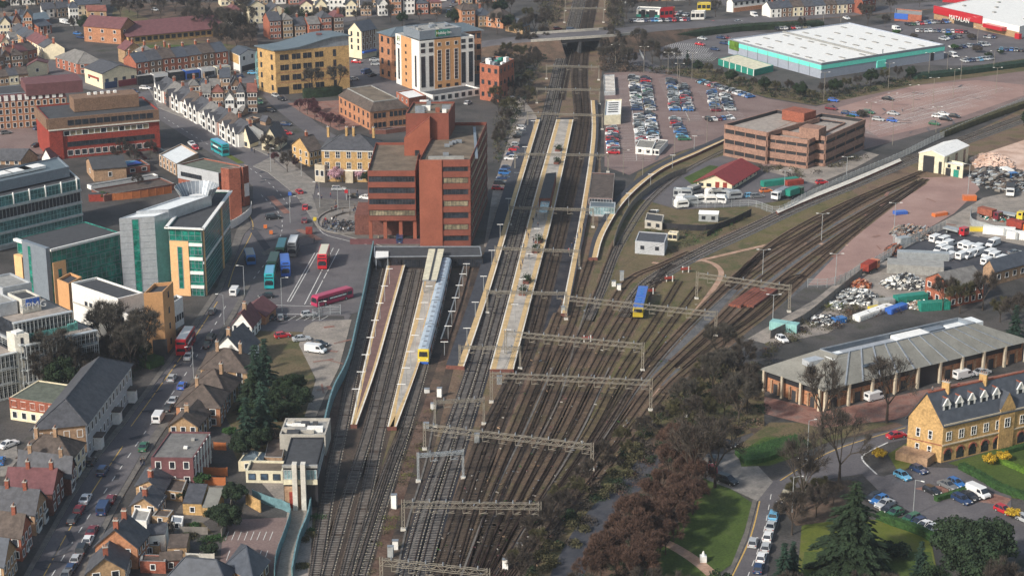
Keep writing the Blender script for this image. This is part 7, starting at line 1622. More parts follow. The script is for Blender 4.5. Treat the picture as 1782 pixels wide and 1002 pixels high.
cars([(1325, 368, "white", "v"), (45, 108, "white", "v"), (135, 96, "cream", "v"), (640, 126, "white", "s"), (960, 198, "white", "v")], "{c} {k} in the retail area, {n} from the store's loading corner", "vans round the retail area", False, ((1290, 350), (1350, 372)))
FR("M4")
for i, (x, y) in enumerate([(1215, 665), (1258, 680), (1300, 700), (1245, 735), (1280, 752), (1312, 778), (1400, 708), (1432, 722), (1490, 725), (1478, 755), (1385, 775), (1428, 770), (1555, 765), (1600, 775), (1548, 812), (1645, 800), (1582, 695)]):
 vehicle(G((x, y)), dirang((1380, 780), (1440, 755)) + R.choice([0, math.pi]), "van", "white", "white van parked in the dark yard, %s from its fenced corner" % nth(i), "white vans in the dark yard")
cars([(1725, 750, "grey", "s"), (480, 296, "red", "h"), (120, 350, "orange", "h"), (62, 385, "grey", "e"), (22, 382, "light blue", "h")], "{c} {k} in the yards right of the maroon hall", "cars in the yards", True, ((60, 385), (120, 380)))
FR("B1"); rd = ((480, 970), (720, 500))
cars([(570, 505, "white", "s"), (528, 575, "red", "h"), (490, 640, "black", "e")], "{c} {k} driving down the street past the brick houses", "cars driving down the street", True, rd)
cars([(690, 572, "dark blue", "v"), (740, 508, "maroon", "h"), (615, 718, "maroon", "s"), (588, 778, "white", "h"), (548, 840, "black", "p"), (510, 904, "silver", "h"), (475, 964, "dark blue", "h"), (445, 1008, "grey", "s")], "{c} {k}, {n} in the parked line by the gabled houses", "cars parked down the east kerb", True, rd)
cars([(685, 318, "dark blue", "p"), (958, 156, "green", "s"), (605, 256, "black", "h")], "{c} {k} near the dark plum flats, {n} of those scattered there", "cars near the plum flats", True, rd)
cars([(60, 140, "white", "s", (110, 120)), (5, 250, "blue", "h", (30, 180))], "{c} {k} on the yard behind the cream detached house", "cars behind the cream house")
FR("N1"); rd = ((1065, 960), (1575, 115))
cars([(1575, 122, "white", "v"), (1425, 250, "grey", "h"), (1415, 430, "black", "p"), (1392, 476, "black", "h"), (1265, 552, "silver", "s"), (1155, 698, "silver", "h"), (1222, 750, "royal blue", "h"), (1162, 850, "silver", "s"), (1132, 898, "black", "e"), (1065, 968, "white", "v")], "{c} {k}, {n} down the street from the junction to the slate terrace", "cars on the middle of the street", True, rd)
FR("M2")
cars([(350, 372, "red", "h", (310, 330)), (390, 476, "red", "s", (400, 400)), (385, 565, "maroon", "h", (400, 500)), (175, 545, "black", "p", (230, 540)), (615, 352, "silver", "e", (660, 352)), (725, 404, "black", "s", (780, 408)), (802, 412, "white", "s", (850, 418)), (970, 700, "black", "h", (980, 640)), (1025, 698, "dark blue", "v", (1035, 640)), (265, 895, "red", "h", (260, 880)), (128, 1075, "black", "h", (80, 1080))],
  "{c} {k} on the junction by the round plaza, {n} counting from the inn", "cars round the junction")
bus((516, 848), (498, 905), "bus red", "red double-decker bus with a cream roof standing alone in the bus station"); bus((312, 775), (290, 835), "grey", "white-topped dark double-decker bus beside the teal single-decker", 2, "white", 8.6); bus((232, 770), (215, 825), "green", "dark green single-decker bus left of the white-topped double-decker", 1, "teal")
bus((256, 905), (262, 950), "royal blue", "royal blue double-decker bus in the bus station", 2, "royal blue", 8.6); bus((178, 865), (160, 920), "green", "green and teal single-decker bus left of the blue double-decker", 1, "green"); bus((155, 985), (145, 1040), "teal", "bright teal double-decker bus near the bus station's lower kerb", 2, "light blue", 8.6); bus((20, 830), (30, 860), "blue", "blue single-decker bus waiting at the bus station's left edge", 1, "grey", 8)
FR("N2"); bus((572, 176), (470, 205), "magenta", "long magenta-roofed single-decker bus turning at the teal fence", 1, "magenta", 12)
cars([(100, 292, "blue", "h", (104, 260)), (158, 290, "black", "h", (162, 262)), (225, 290, "grey", "h", (228, 262)), (415, 270, "silver", "h", (430, 268)), (365, 434, "silver", "s", (400, 430)), (460, 512, "white", "v", (520, 520)), (485, 470, "black", "s", (540, 476)), (238, 412, "red", "h", (270, 408))], "{c} {k} on the yard below the bus station, {n} from the left", "cars below the bus station")
FR("N1"); bus((1248, 492), (1320, 380), "bus red", "red double-decker bus with a white roof driving up the street by the orange tower", 2, "white")
FR("Z6"); bus((835, 925), (905, 965), "teal", "turquoise double-decker bus below the row of white gables", 2, "light blue")
cars([(525, 835, "white", "s", (570, 870)), (565, 878, "red", "h", (610, 910)), (1190, 262, "silver", "h", (1230, 270)), (1440, 308, "silver", "h", (1470, 320)), (1505, 345, "black", "e", (1540, 360)), (1545, 715, "red", "s", (1600, 715)), (755, 105, "black", "s", (700, 108)), (840, 125, "black", "h", (780, 128)), (1030, 100, "dark blue", "e", (970, 104)), (20, 225, "white", "e", (70, 228)), (1190, 60, "light blue", "h", (1240, 62)), (180, 920, "black", "p", (230, 920)), (1270, 380, "green", "p", (1300, 420)), (1380, 470, "black", "h", (1420, 480))],
  "{c} {k} near the white gabled row, {n} counting from the turquoise bus", "cars around the white gabled row", False)
FR("T2")
cars([(735, 425, "red", "s", (780, 428)), (855, 412, "silver", "s", (900, 412)), (862, 440, "silver", "h", (905, 440)), (800, 495, "dark blue", "v", (850, 480)), (840, 515, "black", "h", (880, 505)), (715, 540, "silver", "h", (750, 535)), (1385, 20, "dark blue", "h", (1400, 0)), (1365, 50, "grey", "h", (1375, 30)), (1350, 85, "blue", "h", (1360, 60)), (1345, 115, "silver", "h", (1352, 95)), (265, 905, "red", "h", (300, 905)), (260, 845, "dark blue", "h", (300, 848)), (1480, 700, "silver", "h", (1500, 690))],
  "{c} {k} near the yellow office, {n} counting from the crossroads", "cars near the yellow office", False)
FR("T1")
cars([(285, 850, "black", "v", (330, 845)), (300, 890, "silver", "s", (340, 880)), (260, 870, "dark blue", "h", (300, 862)), (250, 985, "black", "s", (290, 975)), (40, 900, "grey", "h", (80, 895)), (545, 260, "dark blue", "p", (580, 265)), (520, 235, "blue", "h", (560, 240)), (455, 165, "silver", "v", (480, 170)), (430, 160, "white", "v", (450, 165)), (15, 325, "white", "h", (40, 340)), (1040, 75, "silver", "h", (1070, 80)), (900, 625, "dark blue", "h", (940, 640))],
  "{c} {k} in the upper left yards, {n} counting from the dormered office", "cars in the upper left yards", False)
FR("B4")
cars([(960, 78, "red", "s", (1020, 66)), (362, 230, "black", "s", (300, 260)), (38, 768, "silver", "h", (60, 700))], "{c} {k} driving on the loop road by the park", "cars driving on the loop road")
for i, (x, y, c, k) in enumerate([(250, 464, "beige", "saloon"), (200, 538, "black", "hatchback"), (172, 596, "light blue", "people carrier"), (152, 664, "silver", "saloon"), (133, 730, "white", "hatchback"), (120, 800, "silver", "hatchback"), (92, 866, "white", "hatchback"), (74, 934, "dark blue", "hatchback")]):
 vehicle(G((x, y)), dirang((92, 866), (152, 664)), k, c, "%s %s, %s from the top of the kerbside line by the park" % (c, k, nth(i)), "cars parked along the park kerb")
pd = ((1000, 335), (1050, 360))
cars([(1000, 340, "light blue", "h"), (1105, 300, "dark blue", "h"), (1290, 400, "grey", "s"), (1345, 386, "blue", "h"), (1190, 436, "black", "h"), (1380, 492, "dark blue", "e"), (1430, 470, "black", "s"), (1485, 450, "white", "v"), (1650, 560, "red", "h"), (1790, 620, "silver", "h")], "{c} {k} in the car park of the arcaded yellow building, {n} from its gate", "cars by the arcaded building", True, pd)
cars([(812, 478, "black", "h"), (850, 494, "blue", "h"), (885, 520, "silver", "s"), (912, 552, "black", "h"), (948, 580, "green", "h"), (1050, 616, "green", "e"), (1095, 640, "dark blue", "h"), (1138, 660, "white", "s"), (1182, 682, "white", "h")], "{c} {k}, {n} along the hedge beside the big conifer", "cars along the hedge", True, ((1050, 612), (1005, 630)))
FR("B3"); cars([(1550, 382, "black", "p", (1600, 400)), (1455, 300, "red", "h", (1450, 250)), (1452, 240, "black", "h", (1448, 200)), (1548, 140, "black", "s", (1600, 150))], "{c} {k} on the paved drive by the lawn", "cars on the paved drive")
FR("N4"); cars([(1390, 655, "white", "v", (1450, 640)), (1510, 632, "silver", "s", (1560, 622)), (822, 795, "white", "v", (880, 780)), (225, 420, "white", "h", (260, 440))], "{c} {k} parked at the long grey-roofed hall, {n} from its entrance", "vehicles at the long hall")
# lorries and plant in the yards
def lorry(p, q, cab, load, label, L=7.5):
 g = G(p); a = dirang(p, q); r = empty("lorry", (g.x, g.y, .02), label, "lorry"); r.rotation_euler = (0, 0, a)
 mb = MB(); mb.box((L / 2 - .9, 0, .6), 1.8, 2.4, 2.1, MP(cab)); link("cab", mb.mesh("cab"), r); mb = MB(); mb.box((L / 2 + .01, 0, 1.7), .06, 2.1, .8, "glass_dark"); mb.box((L / 2 - .8, 0, 1.75), .9, 2.44, .7, "glass_dark"); link("windscreen", mb.mesh("windscreen"), r)
 mb = MB(); mb.box((-1.1, 0, 1.1), L - 2.3, 2.4, 1.9 if load != "galv" else .5, load if load in MATS else MP(load)); link("load_box", mb.mesh("load_box"), r); mb = MB(); mb.box((0, 0, .6), L - .4, 1.2, .45, "black_trim"); link("chassis", mb.mesh("chassis"), r)
 for x in (-L * .3, L * .34):
  for s in (-1, 1): link("wheel", wheel_mesh(.48, .28), r, (x, s * 1.05, .48))
FR("M4")
for p, q, c, l, lb in [((1690, 365), (1690, 390), "white", "frame_dark", "white-cabbed lorry facing the viewer by the dark heaps"), ((300, 380), (360, 360), "green", "green_panel", "green covered lorry by the black fence"), ((215, 390), (190, 400), "white", "lead", "white tipper lorry behind the green one"), ((1680, 260), (1720, 280), "blue", "frame_white", "blue lorry near the sand heap"), ((1340, 620), (1420, 640), "red", "galv", "red-cabbed flatbed above the white vans"),
  ((790, 860), (840, 830), "orange", "fascia_red", "orange and red lorry by the palisade fence"), ((1750, 600), (1790, 610), "orange", "fascia_red", "orange skip lorry at the right edge"), ((1560, 520), (1600, 530), "maroon", "brick_rust", "rusty lorry in the contractor's compound"), ((1700, 520), (1760, 530), "yellow", "galv", "yellow flatbed in the contractor's compound")]: lorry(p, q, c, l, lb)
# ============================================================ TREES, HEDGES, SMALL THINGS
FR()
def trees(key, pts, where, group, hs=1.0, var=.18):
 for i, p in enumerate(pts):
  bh = SIZE[key if isinstance(key, str) else key[i % len(key)]][0]; k = key if isinstance(key, str) else key[i % len(key)]
  tree(k, p, where % nth(i) if "%s" in where else where, bh * hs * R.uniform(1 - var, 1 + var), group)
# russet trees between the lane and the lawn
trees(["bare3", "bare4"], [(1205, 800), (1178, 812), (1215, 825), (1165, 838), (1195, 850), (1212, 868), (1150, 868), (1180, 885), (1205, 895), (1130, 893), (1162, 908), (1190, 918), (1112, 915), (1145, 932), (1172, 942), (1095, 940), (1128, 955), (1158, 965), (1078, 962), (1110, 975), (1140, 988), (1060, 985), (1092, 998), (1125, 1008), (1045, 1008), (1075, 1022), (1108, 1035), (1030, 1030), (1190, 785), (1160, 800)],
  "russet bare tree in the grove beside the lawn, %s from its top", "russet trees beside the lawn", .72)
trees(["bare1", "bare5", "bare6"], [(1120, 770), (1090, 795), (1060, 822), (1030, 845), (1003, 870), (978, 895), (960, 925), (935, 955), (918, 980), (905, 1012), (1082, 778), (1046, 812), (1015, 845), (972, 885), (945, 925), (1150, 745), (1132, 752), (955, 905), (925, 945), (895, 990)], "scrubby bare tree on the bank between tracks and lane, %s from the top", "bank trees beside the tracks", .45)
trees(["bare2", "bare5", "bare6", "bare1"], [(1250, 640), (1225, 665), (1275, 660), (1300, 680), (1240, 690), (1210, 705), (1270, 700), (1300, 715), (1190, 725), (1230, 735), (1260, 730), (1205, 750), (1285, 740), (1240, 765), (1215, 690), (1290, 650), (1260, 675), (1180, 750)], "dark bare tree in the copse left of the long hall, %s from the top", "copse left of the long hall", .66)
trees("bareopen", [(1244, 848), (1206, 865), (1460, 845), (1543, 736), (1430, 760), (1395, 890)], "tall open-branched bare tree, %s among those round the loop road", "tall bare trees round the loop road", 1.05, .1)
trees(["bare6", "bare5"], [(1400, 855), (1425, 870), (1450, 880), (1385, 880), (1420, 900)], "low bare tree in the soil bed beside the loop road, %s from the left", "low trees in the soil bed", .55)
tree("con1", (1480, 992), "huge dark cedar-like conifer on the lawn, tallest tree at the bottom", 18, w=6.3)
trees("ev2", [(1672, 1000), (1712, 996), (1690, 1030)], "broad dark evergreen at the bottom right corner, %s of three", "dark evergreens at the bottom right", 1.0, .08)
trees("con2", [(1378, 1008), (1362, 1020), (1600, 1006)], "narrow dark conifer at the bottom edge, %s from the kerbside", "narrow conifers at the bottom edge", .75)
tree("bush4", (1558, 968), "round black-green bush on the olive lawn", 2.4, cat="bush", w=2.9)
tree("bare1", (1378, 930), "pale-stemmed birch by the parked cars", 9)
for i, (p, l) in enumerate([((1530, 798), "bright yellow shrub at the road corner"), ((1745, 803), "round golden shrub in the hedged garden"), ((1722, 808), "smaller golden shrub in the hedged garden"), ((1762, 902), "yellow-green shrub beside the red car")]): tree("bush3", p, l, 2.2, cat="shrub")
hedge("hedge", [(1528, 902), (1560, 915), (1600, 928), (1632, 948)], 1.6, 1.6, "hedge_green", "clipped hedge running between the parked cars and the olive lawn")
hedge("hedge", [(1672, 815), (1710, 835), (1745, 855), (1800, 872)], 1.8, 1.4, "hedge_green", "thick hedge along the garden of the arcaded building"); hedge("hedge", [(1735, 802), (1765, 815), (1800, 830)], 1.2, 1.0, "hedge_bright", "bright low hedge inside the garden")
hedge("hedge", [(1745, 790), (1800, 775)], 1.2, 1.0, "hedge_green", "low hedge at the right edge by the arcade"); hedge("hedge", [(1628, 872), (1660, 862), (1700, 848)], 1.2, 1.0, "hedge_green", "short hedge between two car bays")
hedge("hedge", [(1288, 800), (1320, 795), (1360, 780), (1400, 772)], 7, 1.2, "hedge_green", "wide dark shrub bed on the bank above the loop road"); hedge("hedge", [(252, 640), (278, 630)], 4.5, 2.0, "hedge_green", "dark evergreen hedge block below the orange tower")
scrub("undergrowth", [(905, 1015), (1010, 870), (1120, 750), (1200, 680), (1235, 690), (1130, 800), (1040, 890), (960, 1020)], ["twigs", "twigs_olive", "needles"], 26000, .6, 2.2, .3, "tangled brown undergrowth on the bank beside the tracks")
scrub("undergrowth", [(1160, 690), (1240, 620), (1330, 640), (1330, 740), (1270, 760), (1190, 790)], ["twigs", "twigs_olive", "needles", "soil"], 14000, .5, 1.8, .3, "dark undergrowth beneath the copse", seed=6)
scrub("undergrowth", [(1120, 780), (1215, 790), (1200, 880), (1140, 960), (1120, 1030), (1000, 1030), (1060, 900)], ["twigs_rust", "twigs", "needles"], 12000, .3, 1.0, .25, "brown undergrowth under the russet trees", seed=7)
# along the railway and retail park
trees(["bare1", "bare6", "bare5"], [(912, 195), (906, 165), (920, 150), (914, 130), (928, 112), (938, 95), (925, 90), (945, 75), (905, 110), (895, 140), (890, 170), (882, 100), (948, 40), (940, 20), (930, 5), (950, 58), (960, 10), (918, 40), (868, 200), (880, 225), (862, 180), (900, 125), (908, 90), (890, 120), (875, 130), (915, 62), (900, 70), (930, 60), (895, 185), (885, 205), (875, 245), (868, 265), (920, 180), (932, 130), (950, 85)], "bare tree on the west side of the railway cutting, %s from the islands upward", "bare trees west of the railway", .72)
trees(["bare2", "bare6"], [(1050, 120), (1062, 108), (1075, 118), (1052, 95), (1068, 88), (1060, 76), (1090, 122), (1078, 100), (1066, 45), (1072, 25), (1078, 8), (1100, 122), (1112, 92), (1122, 100), (1135, 112), (1150, 118), (1170, 122)], "bare tree east of the road bridge, %s in its clump", "bare trees east of the bridge", .68)
trees(["bare6", "ev1", "bare5"], [(1195, 122), (1215, 128), (1232, 132), (1252, 140), (1272, 146), (1290, 150), (1310, 155), (1330, 160), (1350, 163), (1372, 168), (1392, 172), (1410, 176), (1432, 172), (1452, 166), (1472, 160), (1492, 155), (1515, 150), (1540, 145), (1562, 140), (1585, 138)], "dark tree in the belt below the grey store, %s from the left", "tree belt below the grey store", .5)
trees(["con2"], [(1196, 112), (1580, 136)], "dark conifer at one end of the tree belt, %s from the left", "conifers by the retail car park", .5)
hedge("hedge", [(1140, 72), (1190, 66), (1250, 58), (1310, 52), (1400, 48), (1430, 46)], 6, 2.6, "needles", "long dark hedge below the main road"); hedge("hedge", [(1590, 138), (1680, 128), (1800, 112)], 5, 2, "needles_blue", "hedge running right from the grey store")
hedge("hedge", [(1640, 238), (1700, 215), (1800, 180)], 2.4, 2.0, "twigs_olive", "ragged hedge between the pink car park and the curving tracks")
scrub("undergrowth", [(1100, 118), (1200, 120), (1340, 150), (1420, 165), (1600, 130), (1610, 142), (1420, 183), (1330, 168), (1230, 142)], ["twigs", "needles", "twigs_olive"], 9000, .5, 1.8, .5, "rough shrubs on the bank above the station car park", seed=8)
scrub("undergrowth", [(1100, 430), (1140, 380), (1230, 400), (1300, 380), (1290, 395), (1150, 450)], ["twigs_olive", "hedge_green", "twigs"], 3000, .2, .9, .3, "scrubby growth round the huts", seed=9)
scrub("undergrowth", [(1260, 285), (1340, 290), (1420, 300), (1500, 268), (1510, 275), (1400, 312), (1290, 300)], ["twigs", "twigs_olive"], 2500, .4, 1.6, .4, "scrub at the foot of the multi-storey car park", seed=10)
scrub("undergrowth", [(1330, 600), (1440, 540), (1520, 520), (1620, 530), (1400, 590), (1330, 640)], ["twigs", "twigs_olive", "twigs_rust"], 7000, .5, 1.8, .3, "scrub between the scrap yard and the long hall", seed=11)
scrub("undergrowth", [(545, 905), (562, 850), (548, 940), (520, 1010), (505, 1010), (525, 950)], ["twigs_olive", "hedge_green"], 2500, .2, .8, .25, "weedy verge beside the signal box ramp", seed=12)
scrub("weeds", [(700, 745), (760, 700), (740, 790), (690, 900), (650, 1000), (630, 1000), (670, 860)], ["twigs_olive", "twigs", "lawn_olive"], 3500, .1, .5, .2, "weeds on the rusty strip beside the bay tracks", seed=13)
trees(["bare6", "bare5"], [(1640, 540), (1670, 545), (1710, 540), (1740, 560), (1765, 575)], "bare tree behind the long hall's right end, %s from the left", "bare trees behind the long hall", .8)
trees("con2", [(1765, 590)], "dark evergreen at the right edge behind the long hall", None, .7)
# the left side
trees("con2", [(462, 668), (446, 692), (430, 775), (458, 762)], "tall dark spruce behind the street houses, %s from the top", "spruces behind the houses", 1.05, .1)
trees(["ev1", "con1", "ev2"], [(502, 700), (480, 725), (455, 735), (515, 690), (440, 715), (495, 740)], "dense dark evergreen beside the spruces, %s of the clump", "evergreens beside the spruces", .55, .2)
trees("ev2", [(410, 880), (395, 925), (425, 800), (456, 780), (380, 915), (520, 715)], "dark bush-like evergreen in the back gardens, %s from the car park", "evergreens in the back gardens", .5)
trees(["bare1", "bare6", "bare2"], [(150, 640), (175, 650), (190, 630), (205, 655), (165, 668), (135, 660), (220, 640), (120, 675), (95, 680), (215, 615), (190, 600), (230, 655), (75, 690), (145, 690), (255, 640)], "bare tree in the strip before the white and orange block, %s of it", "bare trees before the white block", .85)
trees("ev1", [(108, 690), (238, 640)], "ivy-dark tree in the strip before the white block, %s of two", "ivy-dark trees before the white block", .75)
scrub("undergrowth", [(40, 690), (100, 640), (200, 610), (250, 630), (240, 665), (180, 690), (100, 710)], ["needles", "twigs", "hedge_green"], 9000, .8, 2.6, .35, "dark shrubs at the foot of the framed office", seed=14)
trees(["bareplum"], [(535, 200), (548, 208), (560, 216), (575, 222), (522, 195), (590, 226), (545, 195)], "plum-coloured shrub by the mansard office's yard, %s from the left", "plum shrubs by the brick yard", .8)
hedge("hedge", [(528, 170), (560, 168), (592, 164)], 5, 3.2, "needles", "tall dark hedge at the foot of the yellow wave-roofed office")
trees("bare2", [(588, 165), (545, 170)], "bare tree before the yellow wave-roofed office, %s from the right", "bare trees before the yellow office", .7)
trees("blossom", [(585, 318), (628, 316)], "pink blossom tree in front of the inn, %s from the left", "blossom trees before the inn", 1.0, .05)
tree("ev1", (640, 322), "round dark bush beside the red office wing", 4.5)
trees(["bare6", "bare1", "bareplum"], [(212, 268), (225, 275), (240, 280), (200, 262), (465, 265), (478, 285), (490, 270), (500, 300), (515, 292), (90, 350), (240, 330), (250, 285), (262, 278), (232, 290), (272, 272), (205, 285)], "small bare tree near the diagonal road, %s by distance from the red office", "small bare trees near the diagonal road", .5)
trees(["bare1", "bare2", "bare6"], [(205, 18), (225, 22), (245, 15), (265, 24), (285, 18), (305, 25), (240, 32), (280, 34), (325, 22), (210, 34), (345, 28), (360, 40), (375, 55), (390, 62), (405, 60), (420, 68), (432, 58), (410, 45), (425, 80), (395, 80), (380, 72), (440, 72), (415, 32), (365, 20), (330, 48), (350, 60), (372, 66), (388, 48), (402, 72), (415, 58), (436, 80), (428, 40), (385, 88), (412, 86), (340, 42), (362, 54)], "dark bare tree behind the long plum roof, %s in the wood", "trees behind the plum roof", .78)
trees(["bare2", "ev1", "bare6"], [(515, 45), (530, 50), (545, 45), (560, 52), (498, 38), (575, 40), (590, 50), (5, 22), (22, 16), (40, 20), (55, 12), (620, 40), (640, 34), (152, 60), (130, 58), (680, 40), (700, 45), (730, 38), (760, 42), (790, 46), (815, 40), (845, 35), (870, 30), (888, 25), (865, 60), (885, 55), (900, 60)], "tree among the far gardens, %s scattered along the top", "trees in the far gardens", .6)
trees(["bare2", "bare6"], [(1130, 20), (1160, 14), (1200, 10), (1100, 22), (1245, 30), (1500, 30), (1420, 12), (1330, 12), (1550, 26), (1600, 14), (1090, 34), (1395, 52), (1510, 44), (1540, 48)], "bare tree by the main road and its shops, %s from the left", "bare trees by the main road", .6)
trees(["bush1", "bush2", "bush4"], [(1560, 62), (1590, 68), (1620, 78), (1660, 88), (1700, 92), (1740, 95), (1650, 66), (1690, 70), (1720, 100), (1480, 212), (1500, 205), (1340, 215), (1420, 232), (320, 590), (388, 610), (400, 760), (470, 265), (120, 345), (180, 348), (95, 380), (320, 870), (350, 845), (290, 930), (365, 965), (430, 725), (470, 770)], "low shrub in a bed, %s of the scattered ones", "scattered low shrubs", .9)
# ---- walls, fences, gardens behind the east houses
FR("B1")
fence([(1345, 330), (1460, 335), (1580, 335)], 1.8, "timber_orange", "upper orange board fence behind the dark plum flats", k=1); fence([(1330, 395), (1430, 400), (1530, 400)], 1.8, "timber_orange", "lower orange board fence behind the dark plum flats", k=1); fence([(1425, 160), (1490, 165), (1550, 165)], 1.7, "timber_orange", "short orange board fence beside the flats' striped side", k=1)
fence([(1240, 900), (1340, 905), (1440, 905)], 1.6, "concrete_pale", "pale board fence near the bottom back gardens", k=1); fence([(1545, 520), (1530, 600), (1500, 700), (1470, 760)], 1.8, "timber_grey", "grey board fence along the small car park's hedge"); fence([(1200, 720), (1420, 725)], 1.5, "timber_grey", "low grey fence across the middle back garden", k=1)
fence([(1640, 520), (1700, 560), (1760, 590)], 2.4, "brick_yellow", "orange brick wall stepping down by the small car park", k=1, cat="wall", name="brick_wall", th=.3)
scrub("garden_growth", [(1230, 660), (1340, 655), (1420, 690), (1500, 740), (1400, 850), (1250, 740)], ["twigs", "hedge_green", "twigs_olive"], 3000, .2, .9, .25, "weedy growth in the back gardens", seed=15)
for nm, pts, m_ in (("garden", [(1230, 650), (1345, 645), (1420, 720), (1220, 720)], "rough_grass"), ("garden", [(1310, 925), (1420, 920), (1425, 960), (1300, 960)], "lawn"), ("garden", [(1550, 170), (1700, 60), (1760, 120), (1580, 230)], "rough_grass"), ("back_yard", [(1100, 430), (1230, 350), (1420, 330), (1540, 400), (1400, 620), (1240, 720), (1250, 900), (1080, 960), (1000, 700)], "paving_dark"), ("back_yard", [(0, 100), (110, 95), (120, 230), (30, 340), (0, 340)], "paving")): flat(nm, pts, m_, 1 if m_ == "paving_dark" else 3)
FR(); flat("garden", [(430, 560), (540, 575), (550, 690), (520, 760), (430, 800), (380, 700)], "rough_grass", 1); flat("garden", [(180, 70), (330, 90), (450, 85), (440, 30), (200, 10)], "rough_grass", 1); flat("shrub_bed", [(240, 80), (330, 78), (400, 72), (400, 80), (250, 88)], "lawn", 2); flat("wood_floor", [(200, 5), (440, 5), (450, 85), (330, 70)], "soil", 2)
flat("grove_floor", [(1130, 760), (1220, 780), (1225, 840), (1180, 900), (1130, 960), (1110, 1040), (970, 1040), (1060, 900)], "soil", 2); flat("bank", [(900, 1020), (1010, 870), (1130, 740), (1240, 630), (1330, 640), (1330, 745), (1230, 780), (1140, 780), (1000, 950), (960, 1030)], "rough_grass", 1.5)
flat("garden", [(1340, 735), (1560, 735), (1440, 770), (1360, 800), (1290, 810), (1280, 780)], "rough_grass", 2)
# ---- heaps in the yards: broken-up white goods, scrap and rubble nobody could count
def heap(pts, h, mats, n, label, seed, size=.7):
 rr = random.Random(seed); P = [G(p) for p in pts]; x0, x1 = min(p.x for p in P), max(p.x for p in P); y0, y1 = min(p.y for p in P), max(p.y for p in P); c = sum(P, Vector()) / len(P); mb = MB()
 for _ in range(n):
  a, q = rr.uniform(0, 6.283), rr.random() ** .6; x = c.x + math.cos(a) * q * (x1 - x0) / 2; y = c.y + math.sin(a) * q * (y1 - y0) / 2; z = h * (1 - q * q) * rr.uniform(.3, 1)
  s = size * rr.uniform(.4, 1.5); mb.bar((x - s / 2, y, z + rr.uniform(-.2, .2)), (x + s / 2, y + rr.uniform(-s, s), z + rr.uniform(0, .6)), s * rr.uniform(.4, .9), rr.choice(mats), s * rr.uniform(.1, .5))
 solo("scrap_heap", mb, label, None, loc=c, kind="stuff")
FR("N4")
heap([(600, 200), (700, 100), (830, 110), (700, 180)], 2.4, ["roof_white", "galv", "felt_light", "black_trim"], 420, "jumbled heap of white scrap metal", 1); heap([(860, 60), (1130, 20), (1130, 70), (900, 90)], 3, ["galv", "roof_white", "felt", "concrete_pale", "black_trim"], 520, "grey and white scrap heap by the brick workshop", 2)
heap([(500, 200), (590, 180), (600, 215)], 1, ["galv", "lawn_olive", "roof_white"], 160, "low strewn scrap", 3); heap([(380, 290), (600, 260), (640, 300), (420, 320)], 1.2, ["galv", "black_trim", "roof_white", "felt"], 260, "dark scattered scrap along the fence", 4); heap([(650, 60), (780, 50), (760, 90)], 1.8, ["brick_rust", "sand", "timber_orange"], 160, "rusty orange scrap heap", 5)
heap([(1000, 200), (1160, 170), (1150, 215)], 1.2, ["footpath", "roof_white", "concrete_yard"], 160, "timber and rubble on a green container", 6)
def crate(p, L, W, H, m, rz, label, name="container"):
 g = G(p); r = empty(name, g, label, name.replace("_", " ")); mb = MB(); mb.box(g, L, W, H, m, rz=rz); part("body", mb, r); mb = MB()
 ex = Vector((math.cos(rz), math.sin(rz), 0)); ey = Vector((-ex.y, ex.x, 0))
 for i in range(int(L / .6)):
  for s in (-1, 1): q = g + ex * (i * .6 - L / 2 + .3) + ey * s * (W / 2 + .03); mb.bar(q + up3(.1), q + up3(H - .1), .12, m, .08)
 part("ribs", mb, r); mb = MB(); mb.box(g + ex * (L / 2 + .03), .06, W * .9, H * .92, "lead", ex=ex); part("doors", mb, r)
for a_ in [((1050, 175), 9, 2.4, 2.4, "green_panel", .35, "long green container between the heaps"), ((1200, 215), 8, 2.4, 2.2, "green_panel", .2, "green container with orange waste on top"), ((810, 250), 14, 2.2, 1.4, "roof_white", .75, "long white bundle on the scrap yard floor"), ((960, 225), 7, 2, 1.4, "paint_royal_blue", .75, "blue-sheeted bundle on the scrap yard floor"), ((590, 300), 3.5, 2, 1.4, "paint_blue", .5, "small blue skip among the scrap"), ((820, 225), 3, 2, 1.2, "paint_yellow", .5, "small yellow skip among the scrap"),
   ((240, 350), 7, 2.6, 2.2, "frame_teal", -.45, "turquoise container near the tracks"), ((880, 200), 5, 2.4, 2.2, "felt_light", .3, "grey skip beside the yellow one")]: crate(*a_)
FR("M4")
for a_ in [((300, 300), 6, 2.4, 1.6, "fascia_red", .4, "red skip along the dark green netting"), ((210, 300), 13, 2.2, 1.8, "green_panel", .42, "long dark green container by the hall"), ((1130, 780), 14, 2.6, 2.2, "galv", -.15, "long silver container at the van yard's lower edge"), ((1620, 620), 9, 2.4, 2.2, "roof_white", -.3, "white container in the contractor's compound"), ((1760, 650), 8, 2.4, 2.2, "roof_white", -.3, "second white container at the right edge"),
   ((1500, 600), 6, 1.6, 1.2, "paint_yellow", -.1, "yellow machine frame above the vans"), ((1000, 680), 4, 2.4, 2, "galv", .6, "white tarpaulined crate by the tall floodlight"), ((1430, 400), 4, 2, 1.6, "paint_orange", 0, "orange skip on the pink yard's far side"), ((1080, 860), 15, 6, 2.6, "felt_light", -.2, "long grey store with an orange edge beside the scrap"), ((1240, 500), 5, 1.6, 1, "paint_orange", .5, "row of orange barriers by the palisade"), ((985, 490), 4, 2, 1, "paint_royal_blue", .3, "blue and white bundle on the pink yard")]: crate(*a_)
heap([(1120, 580), (1180, 560), (1000, 660), (950, 660)], 1.6, ["galv", "timber_grey", "footpath", "black_trim"], 260, "timber and pipe stacks along the palisade", 7); heap([(900, 740), (990, 700), (980, 760)], 2, ["brick_rust", "timber", "black_trim"], 200, "rusty heap beside the tall floodlight", 8)
